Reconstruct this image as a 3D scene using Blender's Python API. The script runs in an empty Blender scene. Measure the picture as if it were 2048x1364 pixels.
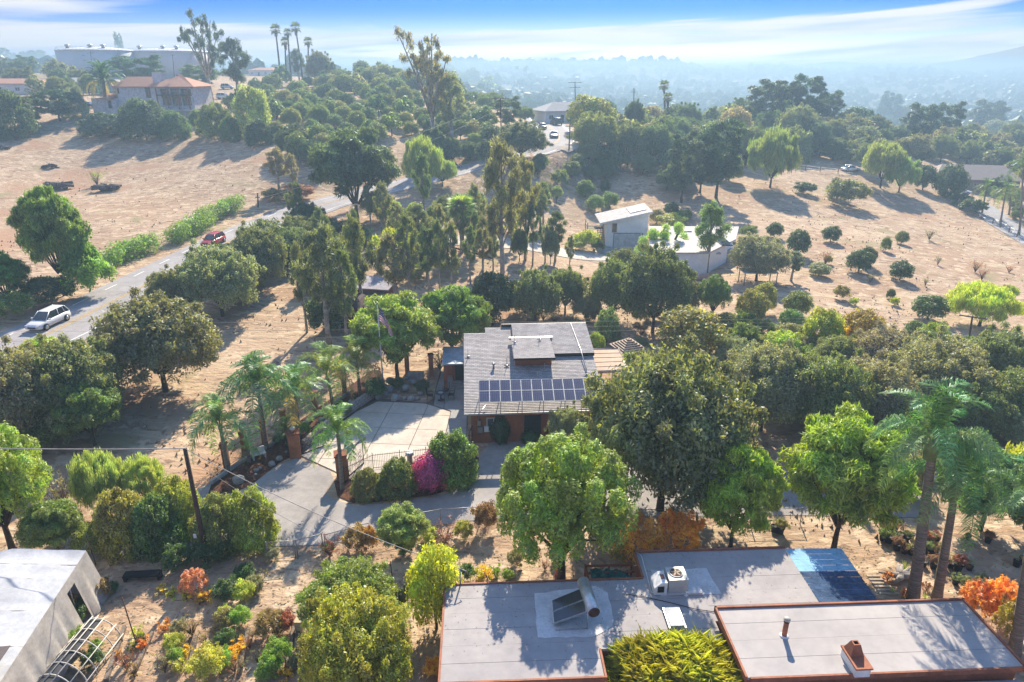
import bpy, math, random
import numpy as np
from mathutils import Vector, Matrix
R = math.radians
sc = bpy.context.scene
COL = sc.collection
# ------------------------------------------------------------------ camera, sky, sun, exposure
F = 1365.0; TH = math.atan(542 / 1365); CZ = 27.0
cam = bpy.data.cameras.new('camera'); camo = bpy.data.objects.new('camera', cam); COL.objects.link(camo)
cam.sensor_width = 36; cam.lens = 24 * 1365 / 1365.33; cam.clip_start = 0.5; cam.clip_end = 30000
camo.location = (0, 0, CZ); camo.rotation_euler = (R(90) - TH, 0, 0)
sc.camera = camo
SUN_EL, SUN_AZ = 36.0, 8.0          # azimuth clockwise from +Y
SUN_STRENGTH, SKY_STRENGTH = 5.0, 0.12
sun = bpy.data.lights.new('sun', 'SUN'); suno = bpy.data.objects.new('sun', sun); COL.objects.link(suno)
sun.energy = SUN_STRENGTH; sun.angle = R(0.6); sun.color = (1.0, 0.88, 0.70)
sd = Vector((math.sin(R(SUN_AZ)) * math.cos(R(SUN_EL)), math.cos(R(SUN_AZ)) * math.cos(R(SUN_EL)), math.sin(R(SUN_EL))))
suno.rotation_euler = sd.to_track_quat('Z', 'Y').to_euler()
suno.location = sd * 80
sc.view_settings.view_transform = 'Standard'; sc.view_settings.look = 'None'
sc.view_settings.exposure = 1.08; sc.view_settings.gamma = 1.0; sc.view_settings.use_curve_mapping = False
sc.render.engine = 'CYCLES'
cy = sc.cycles
cy.use_denoising = True
try: cy.denoiser = 'OPENIMAGEDENOISE'
except Exception: pass
cy.max_bounces = 6; cy.diffuse_bounces = 3; cy.glossy_bounces = 2; cy.transmission_bounces = 4
cy.volume_bounces = 0; cy.transparent_max_bounces = 8; cy.use_adaptive_sampling = True; cy.adaptive_threshold = 0.02
cy.caustics_reflective = False; cy.caustics_refractive = False
w = bpy.data.worlds.new('World'); sc.world = w; w.use_nodes = True
def world():
    nt = w.node_tree; N = nt.nodes; L = nt.links; N.clear()
    def n(t, **k):
        x = N.new(t)
        for a, b in k.items(): setattr(x, a, b)
        return x
    def m(op, a, b=None, c=None):
        x = n('ShaderNodeMath', operation=op)
        for i, q in enumerate((a, b, c)):
            if q is None: continue
            if isinstance(q, (int, float)): x.inputs[i].default_value = q
            else: L.new(q, x.inputs[i])
        return x.outputs[0]
    sky = n('ShaderNodeTexSky', sky_type='NISHITA', sun_disc=False)
    sky.sun_elevation = R(SUN_EL); sky.sun_rotation = R(SUN_AZ); sky.air_density = 1.0; sky.dust_density = 0.6; sky.ozone_density = 2.0
    tc = n('ShaderNodeTexCoord'); sep = n('ShaderNodeSeparateXYZ'); L.new(tc.outputs['Generated'], sep.inputs[0])
    X, Y, Z = sep.outputs
    az = m('ARCTAN2', X, Y); el = m('ARCSINE', Z)
    # streaks of cirrus: azimuth against elevation, tilted
    cx = m('MULTIPLY', az, 1.9); cyy = m('MULTIPLY', m('SUBTRACT', el, m('MULTIPLY', az, 0.045)), 27.0)
    cb = n('ShaderNodeCombineXYZ'); L.new(cx, cb.inputs[0]); L.new(cyy, cb.inputs[1]); cb.inputs[2].default_value = 3.7
    no = n('ShaderNodeTexNoise'); L.new(cb.outputs[0], no.inputs['Vector']); no.inputs['Scale'].default_value = 1.25
    no.inputs['Detail'].default_value = 5; no.inputs['Roughness'].default_value = 0.5; no.inputs['Distortion'].default_value = 0.5
    # more cloud near the horizon, clear band above it
    up = m('MULTIPLY', m('MINIMUM', el, 0.085), 5.0)
    d = m('SUBTRACT', m('ADD', m('MULTIPLY_ADD', no.outputs['Fac'], 1.9, -0.45), 0.215), up)
    d = m('ADD', d, m('MULTIPLY', m('MINIMUM', m('MAXIMUM', m('MULTIPLY', m('ADD', az, 0.26), -1.0), 0.0), 0.35), 0.9))
    mr = n('ShaderNodeMapRange', interpolation_type='SMOOTHSTEP'); L.new(d, mr.inputs[0]); mr.inputs[1].default_value = 0.43; mr.inputs[2].default_value = 0.66
    hs = n('ShaderNodeHueSaturation'); L.new(sky.outputs[0], hs.inputs['Color']); hs.inputs['Saturation'].default_value = 1.0; hs.inputs['Value'].default_value = 1.0
    tint = n('ShaderNodeMix', data_type='RGBA', blend_type='MULTIPLY'); tint.inputs[0].default_value = 1.0
    def mixc(f, A, B):
        x = n('ShaderNodeMix', data_type='RGBA'); L.new(f, x.inputs[0])
        for i, q in ((6, A), (7, B)):
            if isinstance(q, tuple): x.inputs[i].default_value = (*q, 1)
            else: L.new(q, x.inputs[i])
        return x.outputs[2]
    def mrg(a, b):
        x = n('ShaderNodeMapRange', interpolation_type='SMOOTHSTEP'); L.new(el, x.inputs[0]); x.inputs[1].default_value = R(a); x.inputs[2].default_value = R(b); return x.outputs[0]
    tc_ = mixc(mrg(5, 40), mixc(mrg(-0.5, 4.6), (0.62, 0.66, 0.72), (0.015, 0.13, 0.52)), (0.40, 0.72, 1.0))
    L.new(hs.outputs[0], tint.inputs[6]); L.new(tc_, tint.inputs[7])
    n2 = n('ShaderNodeTexNoise'); L.new(cb.outputs[0], n2.inputs['Vector']); n2.inputs['Scale'].default_value = 2.6; n2.inputs['Detail'].default_value = 4
    r2 = n('ShaderNodeMapRange'); L.new(m('SUBTRACT', n2.outputs['Fac'], m('MULTIPLY', el, 0.9)), r2.inputs[0]); r2.inputs[1].default_value = 0.28; r2.inputs[2].default_value = 0.55
    cl = mixc(r2.outputs[0], (2.35, 2.75, 4.1), (3.9, 3.85, 4.0))
    mx = n('ShaderNodeMix', data_type='RGBA'); L.new(mr.outputs[0], mx.inputs[0]); L.new(tint.outputs[2], mx.inputs[6]); L.new(cl, mx.inputs[7])
    bg = n('ShaderNodeBackground'); L.new(mx.outputs[2], bg.inputs[0]); bg.inputs[1].default_value = SKY_STRENGTH
    out = n('ShaderNodeOutputWorld'); L.new(bg.outputs[0], out.inputs[0])
world()
# ------------------------------------------------------------------ projection helpers (photo pixels 2048x1364)
c_, s_ = math.cos(TH), math.sin(TH)
def ray(u, v):
    d = v - 682.0
    return np.array((u - 1024.0, F * c_ - d * s_, -(F * s_ + d * c_)))
def PX(u, v, z=0.0):
    r = ray(u, v); k = (z - CZ) / r[2]
    return (r[0] * k, r[1] * k, z)
def depth(x, y, z): return y * c_ - (z - CZ) * s_
def ztop(y, v):        # height of a point at distance y seen at image row v
    r = ray(1024, v); return CZ + y * r[2] / r[1]
# ------------------------------------------------------------------ terrain height
CP = [(u, v, 0) for v in (1364, 1180) for u in (-300, 300, 1000, 1700, 2350)]
CP += [(470, 980, 0), (545, 1080, 0), (990, 1035, 0), (1140, 890, 0), (700, 900, 0), (900, 860, 0), (1100, 800, 0), (1000, 700, 0),
 (600, 850, 0), (1300, 950, 0), (1600, 1000, 0), (1900, 1050, 0), (850, 760, 0.1), (-100, 1000, 0.2), (200, 1000, 0.1),
 (350, 800, 0.5), (350, 930, 0.3), (150, 930, 0.4), (100, 850, 0.9), (-200, 850, 1.0), (230, 760, 1.0), (300, 740, 1.1),
 (0, 690, 2.0), (-300, 800, 1.2), (115, 640, 2.2), (250, 640, 2.1), (40, 710, 1.8), (255, 690, 1.6), (-300, 600, 3.5), (430, 620, 1.9), (438, 490, 2.8), (600, 420, 3.6), (700, 395, 4.3),
 (560, 640, 1.3), (480, 720, 0.8), (600, 560, 1.9), (870, 560, 1.5), (950, 500, 1.9), (720, 500, 2.9), (1100, 505, 0.6), (1060, 560, 1.0),
 (850, 350, 6.3), (800, 420, 4.4), (990, 318, 10), (1100, 290, 11.5), (1090, 240, 13), (1000, 380, 4.8), (250, 450, 3.6), (100, 350, 6.2), (300, 300, 9.3), (0, 300, 9.8),
 (300, 265, 12.6), (0, 240, 15.0), (320, 222, 16.2), (430, 200, 18), (560, 280, 12), (560, 190, 19), (700, 300, 11), (700, 220, 16.5), (750, 165, 21.5), (900, 250, 13.5), (900, 180, 18.5),
 (1180, 430, 1.5), (1200, 370, 4), (1290, 330, 7), (1300, 270, 9.5), (1240, 500, -0.5), (1400, 540, -0.5), (1500, 450, 1), (1480, 320, 5.5), (1500, 600, 0), (1300, 620, 0), (1350, 420, 1.8),
 (1500, 290, 7.5), (1530, 256, 9.6), (1610, 256, 9.0), (1700, 262, 7.0), (1780, 268, 5.0), (1840, 300, 2.0), (1965, 288, -0.5), (1300, 242, 10.5), (1210, 246, 12), (1400, 250, 10), (1650, 340, 4.2), (1650, 400, 1), (1750, 500, -0.6), (1950, 400, -2), (2000, 300, -1), (1890, 276, 1), (1700, 640, -0.6), (1900, 700, -1), (1700, 850, -0.4), (2000, 900, -0.4),
 (2150, 500, -4), (2300, 300, -6), (2200, 700, -2)]
WP = [(-160, 300, 22), (-150, 345, 23), (-230, 300, 21), (-300, 500, 20), (-90, 300, 22.5), (-100, 450, 20), (0, 340, 6), (15, 430, -3), (0, 700, -8), (90, 340, 0), (140, 300, -2), (200, 330, -8), (160, 420, -12), (260, 500, -22), (420, 600, -25),
      (100, 900, -16), (500, 1200, -24), (-300, 900, 6), (-500, 1500, 8), (0, 1500, 2), (600, 1800, -10), (1400, 1700, -10),
      (-120, -40, 4), (0, -60, 1), (120, -40, -3), (0, 6, 0), (-40, 8, 1), (40, 8, 0), (-150, 60, 4), (150, 60, -6)]
ROADPX = [(-330, 880, 1.2), (-160, 790, 1.6), (-40, 728, 1.9), (87, 673, 2.2), (200, 617, 2.3), (310, 561, 2.45), (400, 515, 2.6), (480, 474, 2.9), (560, 441, 3.3), (640, 412, 3.8), (700, 396, 4.3), (780, 376, 5.1),
 (860, 356, 6.3), (930, 338, 7.6), (1000, 320, 9.0), (1060, 306, 10.4), (1100, 291, 11.5), (1118, 278, 12), (1108, 262, 12.5), (1093, 247, 13), (1082, 236, 13.2)]
ROADW = np.array([PX(*p) for p in ROADPX])
def road_blend(x, y, out):
    best = np.full(len(x), 1e9); bz = np.zeros(len(x))
    for a, b in zip(ROADW[:-1], ROADW[1:]):
        d = b[:2] - a[:2]; t = np.clip(((x - a[0]) * d[0] + (y - a[1]) * d[1]) / (d @ d), 0, 1)
        q = np.hypot(x - a[0] - d[0] * t, y - a[1] - d[1] * t); m = q < best; best = np.where(m, q, best); bz = np.where(m, a[2] + (b[2] - a[2]) * t, bz)
    w_ = np.clip((13 - best) / 7.5, 0, 1); w_ = w_ * w_ * (3 - 2 * w_)
    return out * (1 - w_) + bz * w_
def warp(x, y):
    a = np.arctan2(x, y); r = np.hypot(x, y)
    f = np.clip((r - 12) / 25, 0, 1)
    return np.stack([np.clip(a, -1.3, 1.3) * 3.0 * f, np.log(np.clip(r, 6, 2200)) * 1.6], -1)
pts = [PX(u, v, z) for u, v, z in CP] + WP
P3 = np.array(pts, float); Q = warp(P3[:, 0], P3[:, 1])
def kern(r): return np.where(r > 0, r * r * np.log(np.maximum(r, 1e-9)), 0)
nP = len(P3); K = kern(np.linalg.norm(Q[:, None] - Q[None], axis=2)) + np.eye(nP) * 0.02
Aug = np.zeros((nP + 3, nP + 3)); Aug[:nP, :nP] = K; Aug[:nP, nP] = 1; Aug[:nP, nP + 1:] = Q; Aug[nP, :nP] = 1; Aug[nP + 1:, :nP] = Q.T
sol = np.linalg.solve(Aug, np.concatenate([P3[:, 2], np.zeros(3)]))
def Hn(x, y):
    x = np.atleast_1d(np.asarray(x, float)); y = np.atleast_1d(np.asarray(y, float))
    out = np.empty(len(x))
    for i in range(0, len(x), 20000):
        q = warp(x[i:i + 20000], y[i:i + 20000])
        out[i:i + 20000] = kern(np.linalg.norm(q[:, None] - Q[None], axis=2)) @ sol[:nP] + sol[nP] + q @ sol[nP + 1:]
    r = np.hypot(x, y); a = np.arctan2(x, y)
    far = np.clip((r - 1500) / 900, 0, 1); far = far * far * (3 - 2 * far)
    ridge = 17 + 9 * np.sin(a * 9 + 1) + 6 * np.sin(a * 23 + r * 0.0015) + 5 * np.sin(a * 41) - 12 * np.clip((a - 0.35) * 4, -1, 1)
    out = out * (1 - far) + ridge * far
    mid = np.clip((r - 300) / 300, 0, 1) * (1 - far)
    out += mid * (5 * np.sin(x * 0.013 + 1) * np.sin(y * 0.011) + 3 * np.sin(x * 0.03) * np.sin(y * 0.023 + 2))
    def ss(v, a, b):
        t = np.clip((v - a) / (b - a), 0, 1); return t * t * (3 - 2 * t)
    flat = np.maximum(ss(y, 66, 60) * ss(x, -25, -21) * ss(x, 30, 22), ss(y, 38, 34) * ss(x, -50, -40) * ss(x, 50, 40))
    out = out * (1 - flat)
    fy = np.clip((r - 55) / 60, 0, 1) * np.clip((600 - r) / 300, 0, 1)
    out += fy * 0.35 * np.sin(x * 0.11 + np.sin(y * 0.05) * 2) * np.sin(y * 0.09 + 1)
    out = road_blend(x, y, out)
    return out
def H(x, y): return float(Hn(x, y)[0])
def G(u, v):
    """where the sight line of a photo pixel meets the ground"""
    r = ray(u, v); r = r / r[1]
    t = 14 * 1.012 ** np.arange(0, 460)
    hz = Hn(r[0] * t, t); rz = CZ + r[2] * t
    b = np.nonzero(rz < hz)[0]
    if len(b) == 0: return (r[0] * 900, 900.0, H(r[0] * 900, 900))
    i = max(b[0], 1); lo, hi = t[i - 1], t[i]
    a0, a1 = (rz - hz)[i - 1], (rz - hz)[i]
    y = lo + (hi - lo) * a0 / (a0 - a1) if a0 > a1 else hi
    return (r[0] * y, y, H(r[0] * y, y))
# ------------------------------------------------------------------ materials
MATS = {}
def nodes(m):
    m.use_nodes = True; nt = m.node_tree; nt.nodes.clear(); return nt, nt.nodes, nt.links
def mat(name, col, rough=0.8, metal=0.0, var=0.15, scale=1.5, bump=0.0, bscale=20, col2=None, spec=0.3, emit=None, alpha=None, stretch=None):
    if name in MATS: return MATS[name]
    m = bpy.data.materials.new(name); nt, N, L = nodes(m)
    b = N.new('ShaderNodeBsdfPrincipled'); o = N.new('ShaderNodeOutputMaterial'); L.new(b.outputs[0], o.inputs[0])
    b.inputs['Roughness'].default_value = rough; b.inputs['Metallic'].default_value = metal; b.inputs['Specular IOR Level'].default_value = spec
    tc = N.new('ShaderNodeTexCoord'); src = tc.outputs['Object']
    if stretch:
        mp = N.new('ShaderNodeMapping'); mp.inputs['Scale'].default_value = stretch; L.new(src, mp.inputs[0]); src = mp.outputs[0]
    n1 = N.new('ShaderNodeTexNoise'); n1.inputs['Scale'].default_value = scale; n1.inputs['Detail'].default_value = 6; n1.inputs['Roughness'].default_value = 0.65
    L.new(src, n1.inputs['Vector'])
    mx = N.new('ShaderNodeMix'); mx.data_type = 'RGBA'
    c2 = col2 or tuple(max(0, x * (1 - 2.2 * var)) for x in col)
    c1 = col if col2 else tuple(min(1, x * (1 + var * 0.8)) for x in col)
    mr = N.new('ShaderNodeMapRange'); mr.inputs[1].default_value = 0.33; mr.inputs[2].default_value = 0.67; L.new(n1.outputs[0], mr.inputs[0])
    L.new(mr.outputs[0], mx.inputs[0]); mx.inputs[6].default_value = (*c2, 1); mx.inputs[7].default_value = (*c1, 1)
    n3 = N.new('ShaderNodeTexNoise'); n3.inputs['Scale'].default_value = scale * 5.3; n3.inputs['Detail'].default_value = 8; n3.inputs['Roughness'].default_value = 0.7; L.new(src, n3.inputs['Vector'])
    m3 = N.new('ShaderNodeMapRange'); m3.inputs[1].default_value = 0.42; m3.inputs[2].default_value = 0.66; m3.inputs[3].default_value = 1.0; m3.inputs[4].default_value = 1 - min(0.45, var * 1.6); L.new(n3.outputs[0], m3.inputs[0])
    m4 = N.new('ShaderNodeVectorMath'); m4.operation = 'SCALE'; L.new(mx.outputs[2], m4.inputs[0]); L.new(m3.outputs[0], m4.inputs['Scale'])
    L.new(m4.outputs[0], b.inputs['Base Color'])
    if bump:
        n2 = N.new('ShaderNodeTexNoise'); n2.inputs['Scale'].default_value = bscale; n2.inputs['Detail'].default_value = 5; L.new(src, n2.inputs['Vector'])
        bp = N.new('ShaderNodeBump'); bp.inputs['Strength'].default_value = bump; bp.inputs['Distance'].default_value = 0.05
        L.new(n2.outputs[0], bp.inputs['Height']); L.new(bp.outputs[0], b.inputs['Normal'])
    MATS[name] = m; return m
def leafmat(name, trans=0.45, var=0.45, gloss=0.05, big=0.25):
    """foliage: own colour per object (object colour), per leaf variation, light passes through"""
    if name in MATS: return MATS[name]
    m = bpy.data.materials.new(name); nt, N, L = nodes(m)
    oi = N.new('ShaderNodeObjectInfo'); ge = N.new('ShaderNodeNewGeometry'); tc = N.new('ShaderNodeTexCoord')
    n1 = N.new('ShaderNodeTexNoise'); n1.inputs['Scale'].default_value = 0.55; n1.inputs['Detail'].default_value = 3; L.new(tc.outputs['Object'], n1.inputs['Vector'])
    hs = N.new('ShaderNodeHueSaturation'); 
    gm = N.new('ShaderNodeVectorMath'); gm.operation = 'SCALE'; gm.inputs['Scale'].default_value = 1.65; L.new(oi.outputs['Color'], gm.inputs[0]); L.new(gm.outputs[0], hs.inputs['Color'])
    def mr(src, a, b):
        x = N.new('ShaderNodeMapRange'); L.new(src, x.inputs[0]); x.inputs[3].default_value = a; x.inputs[4].default_value = b; return x
    v = mr(ge.outputs['Random Per Island'], 1 - var, 1 + var)
    v2 = N.new('ShaderNodeMapRange'); L.new(n1.outputs[0], v2.inputs[0]); v2.inputs[1].default_value = 0.3; v2.inputs[2].default_value = 0.7
    v2.inputs[3].default_value = 1 - big; v2.inputs[4].default_value = 1 + big
    mu = N.new('ShaderNodeMath'); mu.operation = 'MULTIPLY'; L.new(v.outputs[0], mu.inputs[0]); L.new(v2.outputs[0], mu.inputs[1]); L.new(mu.outputs[0], hs.inputs['Value'])
    h = N.new('ShaderNodeMapRange'); L.new(n1.outputs[0], h.inputs[0]); h.inputs[1].default_value = 0.3; h.inputs[2].default_value = 0.7; h.inputs[3].default_value = 0.475; h.inputs[4].default_value = 0.52
    L.new(h.outputs[0], hs.inputs['Hue'])
    d = N.new('ShaderNodeBsdfDiffuse'); t = N.new('ShaderNodeBsdfTranslucent'); L.new(hs.outputs[0], d.inputs[0])
    br = N.new('ShaderNodeMix'); br.data_type = 'RGBA'; br.blend_type = 'MULTIPLY'; br.inputs[0].default_value = 1; L.new(hs.outputs[0], br.inputs[6]); br.inputs[7].default_value = (1.7, 1.6, 0.6, 1)
    L.new(br.outputs[2], t.inputs[0])
    mx = N.new('ShaderNodeMixShader'); mx.inputs[0].default_value = trans; L.new(d.outputs[0], mx.inputs[1]); L.new(t.outputs[0], mx.inputs[2])
    g = N.new('ShaderNodeBsdfGlossy'); g.inputs['Roughness'].default_value = 0.45; g.inputs[0].default_value = (0.8, 0.85, 0.9, 1)
    m2 = N.new('ShaderNodeMixShader'); m2.inputs[0].default_value = gloss; L.new(mx.outputs[0], m2.inputs[1]); L.new(g.outputs[0], m2.inputs[2])
    o = N.new('ShaderNodeOutputMaterial'); L.new(m2.outputs[0], o.inputs[0])
    MATS[name] = m; return m
LEAF = leafmat('leaf')
GLOSSY_LEAF = leafmat('glossy_leaf', 0.35, 0.4, 0.04, 0.12)
BARK = mat('bark', (0.10, 0.07, 0.05), 0.95, var=0.3, scale=3, bump=0.6)
PALEBARK = mat('pale_bark', (0.46, 0.42, 0.36), 0.9, var=0.3, scale=1.2, bump=0.3)
PALMBARK = mat('palm_bark', (0.34, 0.28, 0.22), 0.95, var=0.25, scale=2, bump=0.6, stretch=(1, 1, 6))
DRY = mat('dry_twig', (0.22, 0.13, 0.09), 0.95, var=0.3)
# ------------------------------------------------------------------ objects
def tag(o, label=None, cat=None, group=None, kind=None):
    if label: o['label'] = label
    if cat: o['category'] = cat
    if group: o['group'] = group
    if kind: o['kind'] = kind
    return o
def link(o, parent=None):
    COL.objects.link(o)
    if parent is not None: o.parent = parent
    return o
def empty(name, loc=(0, 0, 0), rz=0):
    o = bpy.data.objects.new(name, None); o.location = loc; o.rotation_euler.z = rz; o.empty_display_size = 0.3; return link(o)
def T(name, label, cat, loc=(0, 0, 0), rz=0, group=None): return tag(empty(name, loc, rz), label, cat, group)
def npmesh(name, V, Fa, mats, mi=None, smooth=False):
    """V (n,3), Fa list of index arrays (k faces x s corners)"""
    me = bpy.data.meshes.new(name); V = np.asarray(V, np.float32)
    if isinstance(Fa, np.ndarray): Fa = [Fa]
    nf = sum(len(f) for f in Fa); loops = np.concatenate([np.asarray(f, np.int32).ravel() for f in Fa])
    tot = np.concatenate([np.full(len(f), f.shape[1], np.int32) for f in Fa]); st = np.concatenate([[0], np.cumsum(tot)[:-1]]).astype(np.int32)
    me.vertices.add(len(V)); me.vertices.foreach_set('co', V.ravel())
    me.loops.add(len(loops)); me.loops.foreach_set('vertex_index', loops)
    me.polygons.add(nf); me.polygons.foreach_set('loop_start', st); me.polygons.foreach_set('loop_total', tot)
    if mi is not None: me.polygons.foreach_set('material_index', np.asarray(mi, np.int32))
    me.polygons.foreach_set('use_smooth', np.full(nf, smooth, bool))
    for m in (mats if isinstance(mats, (list, tuple)) else [mats]): me.materials.append(m)
    me.update(calc_edges=True); return me
class MB:
    """collects boxes, prisms, tubes into one mesh"""
    def __init__(s): s.v = []; s.f = []; s.sm = []
    def add(s, vs, fs, sm=False):
        o = len(s.v); s.v += [tuple(v) for v in vs]; s.f += [tuple(i + o for i in f) for f in fs]; s.sm += [sm] * len(fs); return s
    def box(s, x0, x1, y0, y1, z0, z1):
        return s.add([(x0, y0, z0), (x1, y0, z0), (x1, y1, z0), (x0, y1, z0), (x0, y0, z1), (x1, y0, z1), (x1, y1, z1), (x0, y1, z1)],
                     [(0, 3, 2, 1), (4, 5, 6, 7), (0, 1, 5, 4), (1, 2, 6, 5), (2, 3, 7, 6), (3, 0, 4, 7)])
    def prism(s, poly, z0, z1):
        """poly: list of (x,y) ccw; z1 may be a function of x,y"""
        n = len(poly); zt = z1 if callable(z1) else (lambda x, y: z1); zb = z0 if callable(z0) else (lambda x, y: z0)
        vs = [(x, y, zb(x, y)) for x, y in poly] + [(x, y, zt(x, y)) for x, y in poly]
        fs = [tuple(range(n - 1, -1, -1)), tuple(range(n, 2 * n))] + [(i, (i + 1) % n, n + (i + 1) % n, n + i) for i in range(n)]
        return s.add(vs, fs)
    def tube(s, path, rad, n=6, cap=True, sm=True):
        path = [Vector(p) for p in path]; m = len(path)
        if not isinstance(rad, (list, tuple)): rad = [rad] * m
        vs = []; up = Vector((0.13, 0.31, 0.94))
        for i, p in enumerate(path):
            d = (path[min(i + 1, m - 1)] - path[max(i - 1, 0)])
            if d.length < 1e-9: d = Vector((0, 0, 1))
            d.normalize(); a = d.cross(up)
            if a.length < 0.05: a = d.cross(Vector((1, 0, 0)))
            a.normalize(); b = d.cross(a)
            for k in range(n):
                t = 2 * math.pi * k / n; vs.append(p + a * (math.cos(t) * rad[i]) + b * (math.sin(t) * rad[i]))
        fs = [(i * n + k, i * n + (k + 1) % n, (i + 1) * n + (k + 1) % n, (i + 1) * n + k) for i in range(m - 1) for k in range(n)]
        if cap: fs += [tuple(range(n - 1, -1, -1)), tuple((m - 1) * n + k for k in range(n))]
        return s.add(vs, fs, sm)
    def lathe(s, prof, c=(0, 0, 0), n=16, sm=True):
        vs = [(c[0] + r * math.cos(2 * math.pi * k / n), c[1] + r * math.sin(2 * math.pi * k / n), c[2] + z) for r, z in prof for k in range(n)]
        m = len(prof)
        fs = [(i * n + k, i * n + (k + 1) % n, (i + 1) * n + (k + 1) % n, (i + 1) * n + k) for i in range(m - 1) for k in range(n)]
        fs += [tuple((m - 1) * n + k for k in range(n)), tuple(range(n - 1, -1, -1))]
        return s.add(vs, fs, sm)
    def quad(s, a, b, c, d): return s.add([a, b, c, d], [(0, 1, 2, 3)])
    def mesh(s, name, m):
        me = bpy.data.meshes.new(name); me.from_pydata(s.v, [], s.f)
        me.polygons.foreach_set('use_smooth', s.sm); me.materials.append(m); me.update(); return me
    def build(s, name, m, parent=None, loc=None, rz=0, label=None):
        o = bpy.data.objects.new(name, s.mesh(name, m)); link(o, parent)
        if loc: o.location = loc
        o.rotation_euler.z = rz
        if label: o['label'] = label
        return o
def inst(name, me, parent=None, loc=(0, 0, 0), rot=(0, 0, 0), scale=(1, 1, 1), col=None):
    o = bpy.data.objects.new(name, me); o.location = loc; o.rotation_euler = rot; o.scale = scale if not isinstance(scale, (int, float)) else (scale,) * 3
    if col: o.color = (*col, 1)
    return link(o, parent)
def box_part(name, m, parent, *b, **k): return MB().box(*b).build(name, m, parent, **k)
def bars(segs, r, n=4):
    m = MB()
    for a, b in segs: m.tube([a, b], r, n, sm=False)
    return m
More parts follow.
